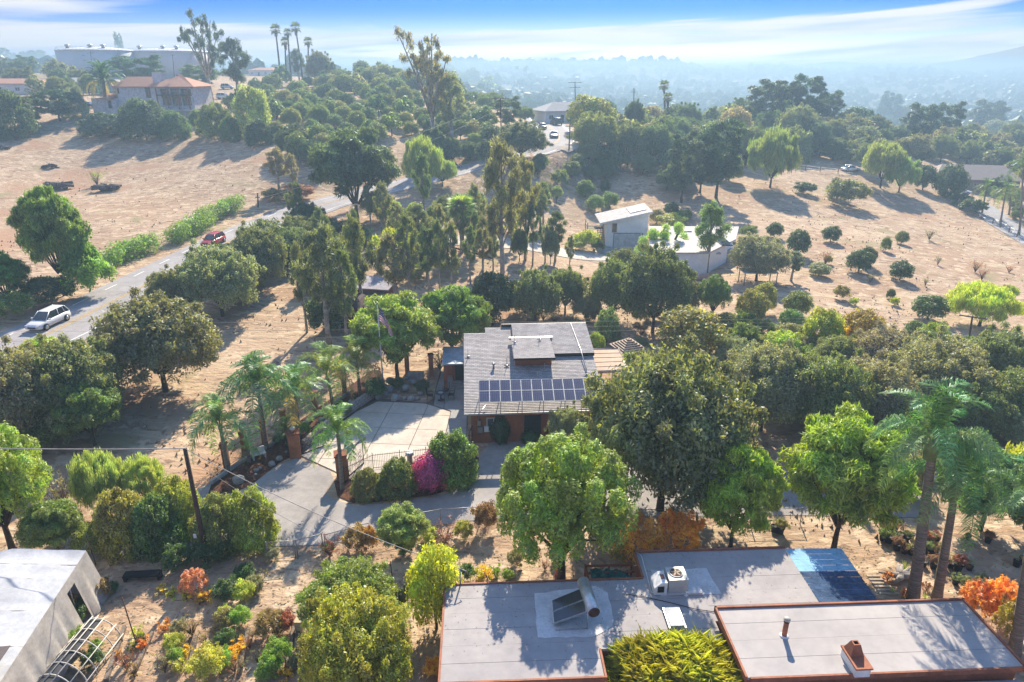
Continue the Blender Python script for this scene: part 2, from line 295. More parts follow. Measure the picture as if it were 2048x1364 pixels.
# ------------------------------------------------------------------ ground
def ground():
    az = np.concatenate([np.linspace(-180, -62, 26)[:-1], np.linspace(-62, 62, 360), np.linspace(62, 180, 26)[1:]])
    az = az[:-1]; na = len(az)
    rr = np.concatenate([[0.5, 4], np.geomspace(9, 5850, 255)]); nr = len(rr)
    A = np.radians(az)
    X = rr[:, None] * np.sin(A)[None]; Y = rr[:, None] * np.cos(A)[None]
    Z = Hn(X.ravel(), Y.ravel())
    V = np.stack([X.ravel(), Y.ravel(), Z], -1)
    i = np.arange(nr - 1)[:, None]; k = np.arange(na)[None]; k2 = (k + 1) % na
    Fq = np.stack([i * na + k, (i + 1) * na + k, (i + 1) * na + k2, i * na + k2], -1).reshape(-1, 4)[:, ::-1]
    m = bpy.data.materials.new('dry_earth'); nt, N, L = nodes(m)
    b = N.new('ShaderNodeBsdfPrincipled'); o = N.new('ShaderNodeOutputMaterial'); L.new(b.outputs[0], o.inputs[0]); b.inputs['Roughness'].default_value = 1; b.inputs['Specular IOR Level'].default_value = 0.1
    g = N.new('ShaderNodeNewGeometry'); P = g.outputs['Position']
    def noise(scale, det, sx=1, sy=1, dist=0, rz=0):
        mp = N.new('ShaderNodeMapping'); mp.inputs['Scale'].default_value = (sx, sy, 1); mp.inputs['Rotation'].default_value = (0, 0, rz); L.new(P, mp.inputs[0])
        x = N.new('ShaderNodeTexNoise'); x.inputs['Scale'].default_value = scale; x.inputs['Detail'].default_value = det; x.inputs['Distortion'].default_value = dist
        x.inputs['Roughness'].default_value = 0.62; L.new(mp.outputs[0], x.inputs['Vector']); return x.outputs[0]
    def ramp(src, a, b_):
        x = N.new('ShaderNodeMapRange'); x.interpolation_type = 'SMOOTHSTEP'; L.new(src, x.inputs[0]); x.inputs[1].default_value = a; x.inputs[2].default_value = b_; return x.outputs[0]
    def mixc(f, a, b_):
        x = N.new('ShaderNodeMix'); x.data_type = 'RGBA'; L.new(f, x.inputs[0])
        for s, q in ((6, a), (7, b_)):
            if isinstance(q, tuple): x.inputs[s].default_value = (*q, 1)
            else: L.new(q, x.inputs[s])
        return x.outputs[2]
    c = mixc(ramp(noise(0.06, 5), 0.38, 0.62), (0.395, 0.265, 0.17), (0.475, 0.345, 0.235))
    c = mixc(ramp(noise(0.25, 6, 0.35, 1.3, 0.6), 0.5, 0.68), c, (0.55, 0.425, 0.28))       # straw
    c = mixc(ramp(noise(0.55, 8, 0.5, 1.0, 0.8, 0.2), 0.56, 0.68), c, (0.25, 0.17, 0.115))         # bare dark soil
    c = mixc(ramp(noise(2.3, 8, 0.8, 1.0, 0.4, 0.1), 0.57, 0.70), c, (0.22, 0.15, 0.10))   # furrow streaks, clods
    sp = N.new('ShaderNodeSeparateXYZ'); L.new(P, sp.inputs[0])
    def mth(op, p, q):
        x = N.new('ShaderNodeMath'); x.operation = op
        for i, v in enumerate((p, q)):
            if isinstance(v, (int, float)): x.inputs[i].default_value = v
            else: L.new(v, x.inputs[i])
        return x.outputs[0]
    fieldm = mth('MULTIPLY', ramp(mth('MULTIPLY', sp.outputs[0], -1.0), 38, 46), ramp(sp.outputs[1], 62, 75))       # the ploughed field
    c = mixc(mth('MULTIPLY', fieldm, ramp(noise(3.2, 6, 0.12, 1.6, 0.3, 0.12), 0.50, 0.62)), c, (0.27, 0.175, 0.115))
    c = mixc(mth('MULTIPLY', fieldm, ramp(noise(2.2, 6, 0.14, 1.3, 0.4, -0.1), 0.55, 0.66)), c, (0.57, 0.44, 0.30))
    c = mixc(ramp(noise(0.7, 10, 1, 1, 0.3), 0.54, 0.60), c, (0.57, 0.44, 0.30))
    c = mixc(ramp(noise(0.8, 9, 0.6, 1, 0.6, 2.0), 0.57, 0.64), c, (0.27, 0.18, 0.12))
    c = mixc(ramp(noise(0.11, 4, 1, 1, 0.5, 0.9), 0.58, 0.70), c, (0.33, 0.27, 0.15))
    c = mixc(ramp(noise(0.035, 4, 1, 1, 1.0, 0.4), 0.56, 0.66), c, (0.40, 0.25, 0.16))      # weeds
    # beyond the near hills the ground is covered by dry scrub
    cd = N.new('ShaderNodeVectorMath'); cd.operation = 'LENGTH'; L.new(P, cd.inputs[0])
    c = mixc(ramp(cd.outputs['Value'], 380, 520), c, mixc(ramp(noise(0.01, 6), 0.42, 0.55), (0.09, 0.10, 0.06), (0.24, 0.20, 0.14)))
    L.new(c, b.inputs['Base Color'])
    bp = N.new('ShaderNodeBump'); bp.inputs['Strength'].default_value = 0.9; bp.inputs['Distance'].default_value = 0.25; L.new(noise(1.3, 8, 0.6, 1.2, 0.3), bp.inputs['Height']); L.new(bp.outputs[0], b.inputs['Normal'])
    me = npmesh('ground', V, Fq, m, smooth=True)
    o = link(bpy.data.objects.new('ground', me)); o['kind'] = 'structure'
    # haze over the valley
    hz = MB().box(-6000, 6000, -6000, 6000, -60, 50)
    hm = bpy.data.materials.new('haze'); nt, N, L = nodes(hm); pv = N.new('ShaderNodeVolumePrincipled'); oo = N.new('ShaderNodeOutputMaterial'); L.new(pv.outputs[0], oo.inputs['Volume'])
    pv.inputs['Color'].default_value = (0.36, 0.53, 0.68, 1); pv.inputs['Density'].default_value = HAZE; pv.inputs['Anisotropy'].default_value = 0.35
    h = hz.build('haze', hm); h['kind'] = 'stuff'
    return float(Z.min()), float(Z.max())
HAZE = 0.0011
print('ground z', ground())
def mountains():
    m = mat('mountain', (0.2, 0.2, 0.2), 1)
    xs = np.linspace(-2000, 11000, 150)
    def prof(x):
        h = 40 + 14 * np.sin(x * 0.002) + 7 * np.sin(x * 0.0063 + 1) + 5 * np.sin(x * 0.017)
        h += 265 * np.exp(-((x - 5450) / 820) ** 2) + 190 * np.exp(-((x - 7000) / 900) ** 2) + 55 * np.exp(-((x - 3050) / 480) ** 2) + 60 * np.exp(-((x - 4600) / 350) ** 2)
        return np.maximum(h + 7 * np.sin(x * 0.03) * (x > 3000), 10)
    hp = prof(xs); n = len(xs); V = []
    rows = [(6300, 0.0), (6500, 0.4), (6750, 0.78), (7000, 1.0), (7400, 0.8), (8300, 0.0)]
    for r, k in rows:
        for i, x in enumerate(xs): V.append((x, r + 60 * math.sin(i * 0.9), -30 + k * (hp[i] + 30) * (1 + 0.05 * math.sin(i * 1.7 + r) * (k < 1))))
    Fs = [(q * n + i, q * n + i + 1, (q + 1) * n + i + 1, (q + 1) * n + i) for q in range(len(rows) - 1) for i in range(n - 1)]
    o = link(bpy.data.objects.new('mountains', npmesh('mountains', np.array(V), np.array(Fs), m, smooth=True))); o['kind'] = 'structure'
mountains()
# ------------------------------------------------------------------ plant prototypes
def leaves(rng, cen, rad, per, size, elong=1.6, out=0.7, up=0.25, hang=0.0, shell=0.72, flat=1.0):
    """leaf-sized quads on the shells of clumps. cen (n,3), rad (n,3)"""
    cen = np.asarray(cen, float); rad = np.asarray(rad, float)
    n = len(cen) * per; ci = np.repeat(np.arange(len(cen)), per)
    d = rng.normal(size=(n, 3)); d[:, 2] += up * 1.2; d /= np.linalg.norm(d, axis=1)[:, None]
    rr = shell + (1.08 - shell) * rng.random(n) ** 0.7
    rr *= 1 + 0.22 * np.sin(d[:, 0] * 7 + ci) * np.sin(d[:, 1] * 6 + ci * 2)
    p = cen[ci] + d * rad[ci] * rr[:, None]
    nn = d * out + rng.normal(size=(n, 3)) * 0.5; nn[:, 2] += up; nn /= np.linalg.norm(nn, axis=1)[:, None]
    t = rng.normal(size=(n, 3)); t[:, 2] -= hang * 3
    t -= nn * (t * nn).sum(1)[:, None] * (1 - 0.5 * min(hang, 1)); t /= np.linalg.norm(t, axis=1)[:, None]
    b = np.cross(nn, t); b /= np.maximum(np.linalg.norm(b, axis=1), 1e-6)[:, None]
    s = size * (0.6 + 0.8 * rng.random(n))[:, None]
    a = t * s * elong; bb = b * s / elong * flat
    V = np.stack([p - a, p - a * 0.1 + bb, p + a, p - a * 0.1 - bb], 1).reshape(-1, 3)
    return V, np.arange(len(V)).reshape(-1, 4)
def lumps(rng, n, W, Hc, z0, z1, rmin, rmax, shape='dome', flat=0.85, jit=0.1):
    """clump centres on the envelope of a crown W wide between z0 and z1"""
    i = np.arange(n) + 0.5; ph = i * 2.399963
    cz = 1 - 1.75 * i / n if shape != 'dome' else 1 - 1.45 * i / n
    sr = np.sqrt(np.maximum(0, 1 - cz ** 2))
    if shape == 'mound': cz = 1 - 1.25 * i / n; sr = np.sqrt(np.maximum(0, 1 - np.maximum(cz, 0) ** 2)); cz = cz * 1.0 - 0.1
    if shape == 'cone': h = i / n; sr = 0.12 + 0.88 * h ** 0.85; cz = 1 - 2 * h
    if shape == 'col': h = i / n; sr = 0.35 + 0.65 * np.sin(np.clip(h * 1.1 + 0.12, 0, 1) * math.pi) ** 0.6; cz = 1 - 2 * h
    r = rmin + (rmax - rmin) * rng.random(n)
    k = (W / 2 - r * 0.8) * (0.85 + 0.2 * rng.random(n))
    zc = (z0 + z1) / 2; hh = (z1 - z0) / 2
    c = np.stack([np.cos(ph) * sr * k, np.sin(ph) * sr * k, zc + cz * (hh - r * 0.7)], -1) + rng.normal(size=(n, 3)) * jit * W * 0.2
    return c, np.stack([r, r, r * flat], -1)
def joinVF(parts):
    V = []; Fa = []; o = 0; mi = []
    for k, (v, f, m) in enumerate(parts):
        v = np.asarray(v, float); V.append(v)
        if isinstance(f, np.ndarray): Fa.append(f + o); mi += [m] * len(f)
        else:
            by = {}
            for q in f: by.setdefault(len(q), []).append(q)
            for q in by.values(): a = np.array(q) + o; Fa.append(a); mi += [m] * len(a)
        o += len(v)
    return np.concatenate(V), Fa, mi
class Proto:
    def __init__(s, name, V, Fq, trunk, lm, tm, W, Ht, cat='tree'):
        s.W, s.H, s.cat = W, Ht, cat
        s.crown = npmesh(name + '_crown', V, Fq, lm)
        s.trunk = trunk.mesh(name + '_trunk', tm) if trunk else None
        s.parts = (V, Fq, trunk, lm, tm); s.name = name; s._one = None
    @property
    def one(s):
        if s._one is None:
            V, Fq, tr, lm, tm = s.parts
            if tr:
                V2, F2, mi = joinVF([(V, Fq, 0), (tr.v, tr.f, 1)])
                s._one = npmesh(s.name, V2, F2, [lm, tm], mi)
            else: s._one = s.crown
        return s._one
def limbs(rng, cen, r0, hfork, trunk_h, m=None, every=1, lean=0.0, wig=0.05):
    m = m or MB(); top = Vector((lean * trunk_h, 0, hfork))
    m.tube([(0, 0, -0.4), (0.02, 0, hfork * 0.33), (top.x * 0.5, 0.03, hfork * 0.66), top], [r0 * 1.25, r0, r0 * 0.9, r0 * 0.8], 8)
    for c in cen[::every]:
        c = Vector(c); mid = top.lerp(c, 0.5) + Vector(rng.normal(size=3) * wig * (c - top).length); mid.z += 0.1 * (c - top).length * (c.z > top.z)
        q = top.lerp(c, 0.08); q.z -= r0 * 0.5
        m.tube([q, mid, c], [r0 * 0.5, r0 * 0.3, r0 * 0.1], 5, cap=False)
    return m
PR = {}
def protos():
    def reg(k, p): PR.setdefault(k, []).append(p)
    for s in range(3):                                     # broad oak, 10 m wide
        g = np.random.default_rng(10 + s); W, Hh = 10, 7.2
        c, r = lumps(g, 50, W, Hh, 0.5, Hh, 0.85, 1.5, 'dome'); c2, r2 = lumps(g, 26, W * 0.62, Hh, 2.2, Hh - 0.7, 0.9, 1.4, 'dome')
        c3, r3 = lumps(g, 66, W * 1.04, Hh, 0.9, Hh + 0.15, 0.3, 0.6, 'dome', jit=0.25)
        V, Q_ = leaves(g, c, r, 760, 0.085, 1.5, 0.6, 0.3, shell=0.5); Va, Qa = leaves(g, c2, r2, 170, 0.18, shell=0.3); Vb, Qb = leaves(g, c3, r3, 260, 0.07, 1.7, 0.4, 0.4, shell=0.2)
        V, Fq, _ = joinVF([(V, Q_, 0), (Va, Qa, 0), (Vb, Qb, 0)])
        reg('oak', Proto('oak', V, Fq[0] if len(Fq) == 1 else np.concatenate(Fq), limbs(g, c[10:], 0.24, 1.5, 2, every=3), LEAF, BARK, W, Hh))
    for s in range(3):                                     # tall airy eucalyptus, 12 m high
        g = np.random.default_rng(20 + s); W, Hh = 5, 13
        n = 34; h = np.linspace(0.42, 0.97, n); ph = g.random(n) * 6.28
        env = np.sin(np.clip((h - 0.34) / 0.68, 0, 1) * math.pi) ** 0.7
        k = (W / 2 - 0.6) * env * (0.35 + 0.65 * g.random(n))
        c = np.stack([np.cos(ph) * k, np.sin(ph) * k, h * Hh], -1); r = np.stack([0.3 + 0.3 * g.random(n)] * 2 + [0.5 + 0.65 * g.random(n)], -1)
        V, Q_ = leaves(g, c, r, 290, 0.085, 2.4, 0.35, 0.1, hang=0.7, shell=0.15)
        m = MB(); m.tube([(0, 0, -0.4), (0.1, 0, Hh * 0.2), (-0.05, 0.1, Hh * 0.45), (0.1, 0, Hh * 0.75), (0, 0, Hh * 0.93)], [0.24, 0.2, 0.16, 0.09, 0.03], 7)
        for cc in c[::2]: m.tube([(0.03, 0.03, max(cc[2] - 1.9, Hh * 0.2)), (cc[0] * 0.6, cc[1] * 0.6, cc[2] - 0.7), tuple(cc)], [0.075, 0.05, 0.02], 4, cap=False)
        reg('euc', Proto('eucalyptus', V, Q_, m, LEAF, PALEBARK, W, Hh))
    for s in range(2):                                     # big open eucalyptus with bare limbs and leaf balls at the ends
        g = np.random.default_rng(26 + s); W, Hh = 17, 22
        n = 34; m = MB(); cs = []; m.tube([(0, 0, -0.5), (0, 0.2, Hh * 0.28)], [0.6, 0.45], 8)
        for q in range(7):
            a = q * 0.9 + g.random() * 0.5; top = Vector((math.cos(a) * W * (0.14 + 0.27 * g.random()), math.sin(a) * W * 0.3, Hh * (0.66 + 0.27 * g.random()))) 
            if q == 0: top = Vector((0.5, 0, Hh * 0.96))
            b = Vector((0, 0.2, Hh * 0.27)); mid = b.lerp(top, 0.5) + Vector((0, 0, Hh * 0.02)); m.tube([b, mid, top], [0.36, 0.22, 0.08], 6)
            for e in range(7):
                t = 0.45 + 0.55 * g.random(); p = b.lerp(top, t) if t < 0.5 else mid.lerp(top, (t - 0.5) * 2)
                cc = p + Vector(g.normal(size=3)) * W * 0.055 + Vector((0, 0, 0.3)); cs.append(cc); m.tube([p - (top - b) * 0.05, cc], [0.08, 0.03], 4, cap=False)
        c = np.array(cs); r = np.stack([0.5 + 0.6 * g.random(len(c))] * 2 + [0.5 + 0.8 * g.random(len(c))], -1)
        V, Q_ = leaves(g, c, r, 150, 0.17, 2.0, 0.35, 0.15, hang=0.5, shell=0.1)
        reg('bigeuc', Proto('eucalyptus', V, Q_, m, LEAF, PALEBARK, W, Hh))
    for s in range(2):                                     # feathery bright tree (pistache, pepper)
        g = np.random.default_rng(30 + s); W, Hh = 7, 6.5
        c, r = lumps(g, 70, W, Hh, 1.4, Hh, 0.5, 0.9, 'dome', flat=0.6, jit=0.2); c2, r2 = lumps(g, 16, W * 0.6, Hh, 2, Hh - 0.8, 0.9, 1.2, 'dome')
        V, Q_ = leaves(g, c, r, 480, 0.085, 2.3, 0.5, 0.5, hang=0.25, shell=0.45); Va, Qa = leaves(g, c2, r2, 140, 0.17, 1.6, shell=0.3)
        V, Fq, _ = joinVF([(V, Q_, 0), (Va, Qa, 0)])
        reg('pist', Proto('feathery_tree', V, np.concatenate(Fq), limbs(g, c[6:], 0.17, 1.3, 2, every=4), LEAF, BARK, W, Hh))
    for s in range(2):                                     # tree of upright tufts, like flames
        g = np.random.default_rng(40 + s); W, Hh = 8, 9
        c, r = lumps(g, 105, W, Hh, 1.9, Hh, 0.40, 0.6, 'dome', jit=0.2); r[:, 2] *= 1.9
        c2, r2 = lumps(g, 20, W * 0.6, Hh, 2.4, Hh - 1.2, 0.9, 1.3, 'dome')
        V, Q_ = leaves(g, c, r, 470, 0.065, 1.7, 1.3, 0.5, shell=0.8); Va, Qa = leaves(g, c2, r2, 150, 0.18, shell=0.3)
        V, Fq, _ = joinVF([(V, Q_, 0), (Va, Qa, 0)])
        reg('tuft', Proto('tufted_tree', V, np.concatenate(Fq), limbs(g, c[8:], 0.26, 2.0, 2, every=6), LEAF, BARK, W, Hh))
    for s in range(3):                                     # round citrus
        g = np.random.default_rng(50 + s); W, Hh = 3.4, 3.2
        c, r = lumps(g, 30, W, Hh, 0.12, Hh, 0.4, 0.62, 'ball', jit=0.14); c = np.concatenate([c, [[0, 0, 1.6]]]); r = np.concatenate([r, [[1.0, 1.0, 0.9]]])
        V, Q_ = leaves(g, c, r, 260, 0.065, 1.4, 0.8, 0.3, shell=0.6)
        reg('round', Proto('round_tree', V, Q_, limbs(g, c[4:20], 0.09, 0.6, 1, every=4), LEAF, BARK, W, Hh))
    for s in range(2):                                     # dense mound, leafy to the ground
        g = np.random.default_rng(150 + s); W, Hh = 4.4, 3.4
        c, r = lumps(g, 60, W, Hh, -1.6, Hh, 0.35, 0.65, 'mound', jit=0.16); k = c[:, 2] > -0.1; c, r = c[k], r[k]
        V, Q_ = leaves(g, c, r, 300, 0.06, 1.5, 0.7, 0.35, shell=0.6)
        reg('mound', Proto('dense_shrub', V, Q_, None, LEAF, BARK, W, Hh, 'shrub'))
    for s in range(2):                                     # clipped ball
        g = np.random.default_rng(56 + s); W, Hh = 2.4, 2.2
        c = np.array([[0, 0, 1.08]]); r = np.array([[1.15, 1.15, 1.08]])
        V, Q_ = leaves(g, c, r, 4200, 0.055, 1.4, 1.4, 0.2, shell=0.93); Va, Qa = leaves(g, c, r * 0.85, 700, 0.12, 1.2, 1.4, shell=0.9)
        V, Fq, _ = joinVF([(V, Q_, 0), (Va, Qa, 0)])
        reg('ball', Proto('clipped_bush', V, np.concatenate(Fq), None, LEAF, BARK, W, Hh, 'shrub'))
    for s in range(2):                                     # dark pine
        g = np.random.default_rng(60 + s); W, Hh = 8, 12
        c, r = lumps(g, 52, W, Hh, 2.2, Hh, 0.8, 1.25, 'col', flat=0.65, jit=0.3)
        V, Q_ = leaves(g, c, r, 420, 0.12, 1.8, 0.7, 0.45, shell=0.45)
        reg('pine', Proto('pine', V, Q_, limbs(g, c[20:], 0.26, 2.6, 2, every=4), LEAF, BARK, W, Hh))
    g = np.random.default_rng(66); W, Hh = 1.6, 7
    c, r = lumps(g, 26, W, Hh, 0.3, Hh, 0.3, 0.42, 'col'); r[:, 2] *= 1.8; V, Q_ = leaves(g, c, r, 120, 0.09, 1.8, 0.8, 0.3)
    reg('cyp', Proto('cypress', V, Q_, MB().tube([(0, 0, -0.3), (0, 0, 1)], 0.1, 6), LEAF, BARK, W, Hh))
    for s in range(2):                                     # weeping lime feather
        g = np.random.default_rng(70 + s); W, Hh = 7, 5.5
        c, r = lumps(g, 60, W, Hh, 1.0, Hh, 0.5, 0.85, 'dome', flat=1.1, jit=0.2)
        V, Q_ = leaves(g, c, r, 400, 0.085, 2.8, 0.3, 0.1, hang=1.0, shell=0.3)
        reg('weep', Proto('weeping_tree', V, Q_, limbs(g, c[6:], 0.16, 1.0, 1.5, every=4), LEAF, BARK, W, Hh))
    for s in range(2):                                     # loose shrub
        g = np.random.default_rng(80 + s); W, Hh = 3, 2.2
        c, r = lumps(g, 34, W, Hh, 0.2, Hh, 0.3, 0.55, 'dome', jit=0.3)
        V, Q_ = leaves(g, c, r, 200, 0.06, 1.7, 0.5, 0.3, shell=0.2)
        reg('bush', Proto('shrub', V, Q_, None, LEAF, BARK, W, Hh, 'shrub'))
    for s in range(2):                                     # thin dry bush of twigs
        g = np.random.default_rng(90 + s); m = MB()
        for k in range(34):
            a = g.random() * 6.28; L_ = 0.8 + g.random() * 1.2; e = 0.25 + g.random() * 0.5; p = Vector((0, 0, 0)); q = Vector((math.cos(a) * L_ * e, math.sin(a) * L_ * e, L_ * 0.9))
            mid = p.lerp(q, 0.5) + Vector((0, 0, 0.15)); m.tube([p, mid, q], [0.03, 0.018, 0.006], 3, cap=False)
            for e2 in range(2): m.tube([mid.lerp(q, 0.3 + 0.3 * e2), q + Vector(g.normal(size=3) * 0.3)], [0.012, 0.005], 3, cap=False)
        n = 26; c = g.normal(size=(n, 3)) * [0.55, 0.55, 0.35] + [0, 0, 1.15]; V, Q_ = leaves(g, c, np.full((n, 3), 0.28), 16, 0.05, 2, 0.2, shell=0.1)
        reg('twig', Proto('dry_bush', V, Q_, m, LEAF, DRY, 2.2, 2.0, 'shrub'))
    g = np.random.default_rng(95)                          # succulent rosette clump
    for s in range(2):
        Vs = []; Fs = []
        for k in range(9):
            cx, cy_ = g.normal(size=2) * 0.3; cz = 0.15 + 0.45 * g.random()
            for j in range(13):
                a = j * 2.4; e = 0.35 + 0.06 * j; L_ = 0.16 * (1.15 - j * 0.03); d = np.array([math.cos(a) * math.cos(e), math.sin(a) * math.cos(e), math.sin(e)]); b = np.array([-math.sin(a), math.cos(a), 0]) * L_ * 0.3
                o = np.array([cx, cy_, cz]); i = len(Vs); Vs += [o, o + d * L_ * 0.6 + b, o + d * L_ * 1.1, o + d * L_ * 0.6 - b]; Fs.append((i, i + 1, i + 2, i + 3))
        m = MB(); 
        for k in range(9): m.tube([(0, 0, 0), (Vs[k * 52][0], Vs[k * 52][1], Vs[k * 52][2])], 0.018, 4)
        c = g.normal(size=(10, 3)) * [0.3, 0.3, 0.12] + [0, 0, 0.28]; Va, Qa = leaves(g, c, np.full((10, 3), 0.14), 40, 0.035, 1.6, 0.5, 0.3)
        V, Fq, _ = joinVF([(np.array(Vs), np.array(Fs), 0), (Va, Qa, 0)])
        reg('succ', Proto('succulent', V, np.concatenate(Fq), m, GLOSSY_LEAF, DRY, 1.15, 0.75, 'plant'))
    for s in range(2):                                     # tall flowering leucadendron-like upright shrub
        g = np.random.default_rng(97 + s); W, Hh = 2.6, 2.6
        c, r = lumps(g, 44, W, Hh, 0.1, Hh, 0.18, 0.28, 'dome', jit=0.35); r[:, 2] *= 2.2
        V, Q_ = leaves(g, c, r, 90, 0.07, 2.2, 0.7, 0.7, shell=0.4)
        reg('spire', Proto('flowering_shrub', V, Q_, None, LEAF, BARK, W, Hh, 'shrub'))
    for s in range(3):                                     # cheap far tree
        g = np.random.default_rng(110 + s); W, Hh = 8, 7
        c, r = lumps(g, 22, W, Hh, 0.6, Hh, 1.0, 1.6, 'dome' if s else 'ball', jit=0.35)
        V, Q_ = leaves(g, c, r, 60, 0.36, 1.3, 0.7, 0.3, shell=0.6)
        reg('far', Proto('far_tree', V, Q_, MB().tube([(0, 0, -1), (0, 0, 2.5)], 0.25, 5), LEAF, BARK, W, Hh))
protos()
# ---- palm fronds
def frond_mesh(name, L_, nl, leafl, droop, width=0.05, rise=0.5, plumose=0.6, seed=0, folded=0.0):
    """feather frond along +X; rachis arcs up then down"""
    g = np.random.default_rng(seed); V = []; Q_ = []
    def pt(t): return np.array([L_ * (math.sin(min(t * 1.25, 1.57)) * 0.62 + t * 0.3), 0, L_ * (rise * math.sin(t * 2.2) - droop * t * t)])
    N = 9; prev = None
    for i in range(N):
        t = i / (N - 1); p = pt(t); wd = 0.035 * (1 - t * 0.8) * L_ / 2.5
        for dy, dz in ((-wd, 0), (wd, 0), (0, -wd)): V.append(p + [0, dy, dz])
        if i: o = (i - 1) * 3; Q_ += [(o, o + 1, o + 4, o + 3), (o + 1, o + 2, o + 5, o + 4), (o + 2, o, o + 3, o + 5)]
    for i in range(nl):
        t = 0.12 + 0.88 * i / (nl - 1); p = pt(t); d = pt(min(t + 0.02, 1.0)) - pt(t - 0.02); d /= np.linalg.norm(d)
        ll = leafl * (math.sin(math.pi * (0.12 + 0.83 * (i / (nl - 1)))) ** 0.6) * (0.85 + 0.3 * g.random())
        for s in (-1, 1):
            e = np.array([d[0] * 0.75, s * (0.85 - folded), d[2] * 0.5 + plumose * g.normal() * 0.4 + 0.25]); e /= np.linalg.norm(e)
            mid = p + e * ll * 0.55; tip = p + e * ll * 0.95 + np.array([0, 0, -ll * 0.42 * (0.6 + droop)])
            wv = d * width * 0.5
            k = len(V); V += [p - wv * 0.5, p + wv * 0.5, mid + wv, mid - wv, tip]; Q_.append((k, k + 1, k + 2, k + 3)); Q_.append((k + 3, k + 2, k + 4, k + 4))
    Q3 = [q[:3] for q in Q_ if q[2] == q[3]]; Q4 = [q for q in Q_ if q[2] != q[3]]
    return npmesh(name, np.array(V), [np.array(Q4), np.array(Q3)], GLOSSY_LEAF)
FR = {'near': [frond_mesh('frond', 3.4, 70, 0.8, d, 0.055, r, 1.0, k) for k, (d, r) in enumerate(((0.55, 0.35), (0.8, 0.42), (0.3, 0.5)))],
      'mid': [frond_mesh('frond', 2.3, 46, 0.62, d, 0.06, r, 0.9, 5 + k) for k, (d, r) in enumerate(((0.6, 0.4), (0.95, 0.45), (0.3, 0.45)))],
      'date': [frond_mesh('frond', 3.6, 36, 0.6, d, 0.1, r, 0.3, 9 + k) for k, (d, r) in enumerate(((0.35, 0.3), (0.7, 0.35), (0.2, 0.3)))]}
def fan_mesh():
    V = []; Q_ = []; V += [np.array((0, -0.02, 0)), np.array((0, 0.02, 0)), np.array((0.8, 0.02, 0.1)), np.array((0.8, -0.02, 0.1))]; Q_.append((0, 1, 2, 3))
    for k in range(15):
        a = R(-100 + 200 * k / 14); d = np.array((math.cos(a), math.sin(a), 0.1)); p = np.array((0.8, 0, 0.1)); b = np.array((-math.sin(a), math.cos(a), 0)) * 0.075
        i = len(V); V += [p, p + d * 0.55 + b, p + d * 1.0 + np.array((0, 0, -0.22)), p + d * 0.55 - b]; Q_.append((i, i + 1, i + 2, i + 3))
    return npmesh('frond', np.array(V), np.array(Q_), GLOSSY_LEAF)
FAN = fan_mesh()
def palm(label, base, crown, rpx, kind='mid', n=15, col=(0.13, 0.22, 0.07), group=None, tr=0.13, old=0, name='palm_tree', seed=1, hang=None):
    """base and crown heart in photo pixels; rpx = reach of the fronds in pixels"""
    x, y, z = G(*base); zt = ztop(y, crown[1]); zc = depth(x, y, zt); xt = (crown[0] - 1024) * zc / F
    g = random.Random(seed); root = T(name, label, 'palm tree', (x, y, z), 0, group); h = zt - z; dx = xt - x
    m = MB(); k = 9; P_ = []; Rr = []
    for i in range(k):
        t = i / (k - 1); P_.append((dx * t ** 1.3, 0.12 * math.sin(t * 3) * h * 0.1, -0.3 + (h + 0.3) * t)); Rr.append(tr * (1.35 - 0.55 * t if i else 1.7))
    Rr[-1] *= 1.5
    m.tube(P_, Rr, 9); m.build('trunk', PALMBARK if kind != 'far' else BARK, root)
    reach = rpx * zc / F
    if kind in ('fan', 'far'):
        V = []; sc_ = reach / 1.6
        for i in range(n * 2):
            a = i * 2.4; e = 1.2 - 2.1 * i / (2 * n)
            inst('frond', FAN, root, (dx, 0, h), (0, -e, a), sc_, col)
        if old:    # skirt of dead fronds under the crown
            gg = np.random.default_rng(seed); cen = np.array([[dx, 0, h - 0.25 * old * j] for j in range(1, 6)]); rd = np.array([[0.5 * sc_ * (1.25 - 0.13 * j)] * 2 + [0.3 * old] for j in range(1, 6)])
            Vv, Qq = leaves(gg, cen, rd, 90, 0.16, 2.5, 0.3, 0, hang=1, shell=0.3); o = inst('dead_fronds', npmesh('dead_fronds', Vv, Qq, LEAF), root, col=(0.14, 0.10, 0.06))
        return root
    L_ = {'mid': 2.1, 'near': 3.1, 'date': 3.3}[kind]; sc_ = reach / (L_ * 0.86)
    for i in range(n):
        a = i * 2.399 + g.random() * 0.3; t = i / n; e = (1.15 - 1.65 * t) + g.uniform(-0.12, 0.12)
        me = FR[kind][2 if t < 0.3 else (0 if t < 0.7 else 1)]
        k_ = sc_ * (0.9 + 0.2 * g.random()); cc = tuple(q * (0.85 + 0.3 * g.random()) for q in col)
        if t > 0.85 and old: cc = (0.3, 0.25, 0.09)
        inst('frond', me, root, (dx, 0, h - 0.05 * i * 0.3), (0, -e, a), k_, cc)
    if kind == 'near': MB().tube([(dx, 0, h - 1.1), (dx, 0, h - 0.3), (dx, 0, h + 0.2)], [tr * 1.2, tr * 1.5, tr * 0.9], 9).build('crownshaft', mat('crownshaft', (0.2, 0.26, 0.1), 0.5), root)
    return root
cnt = [0]
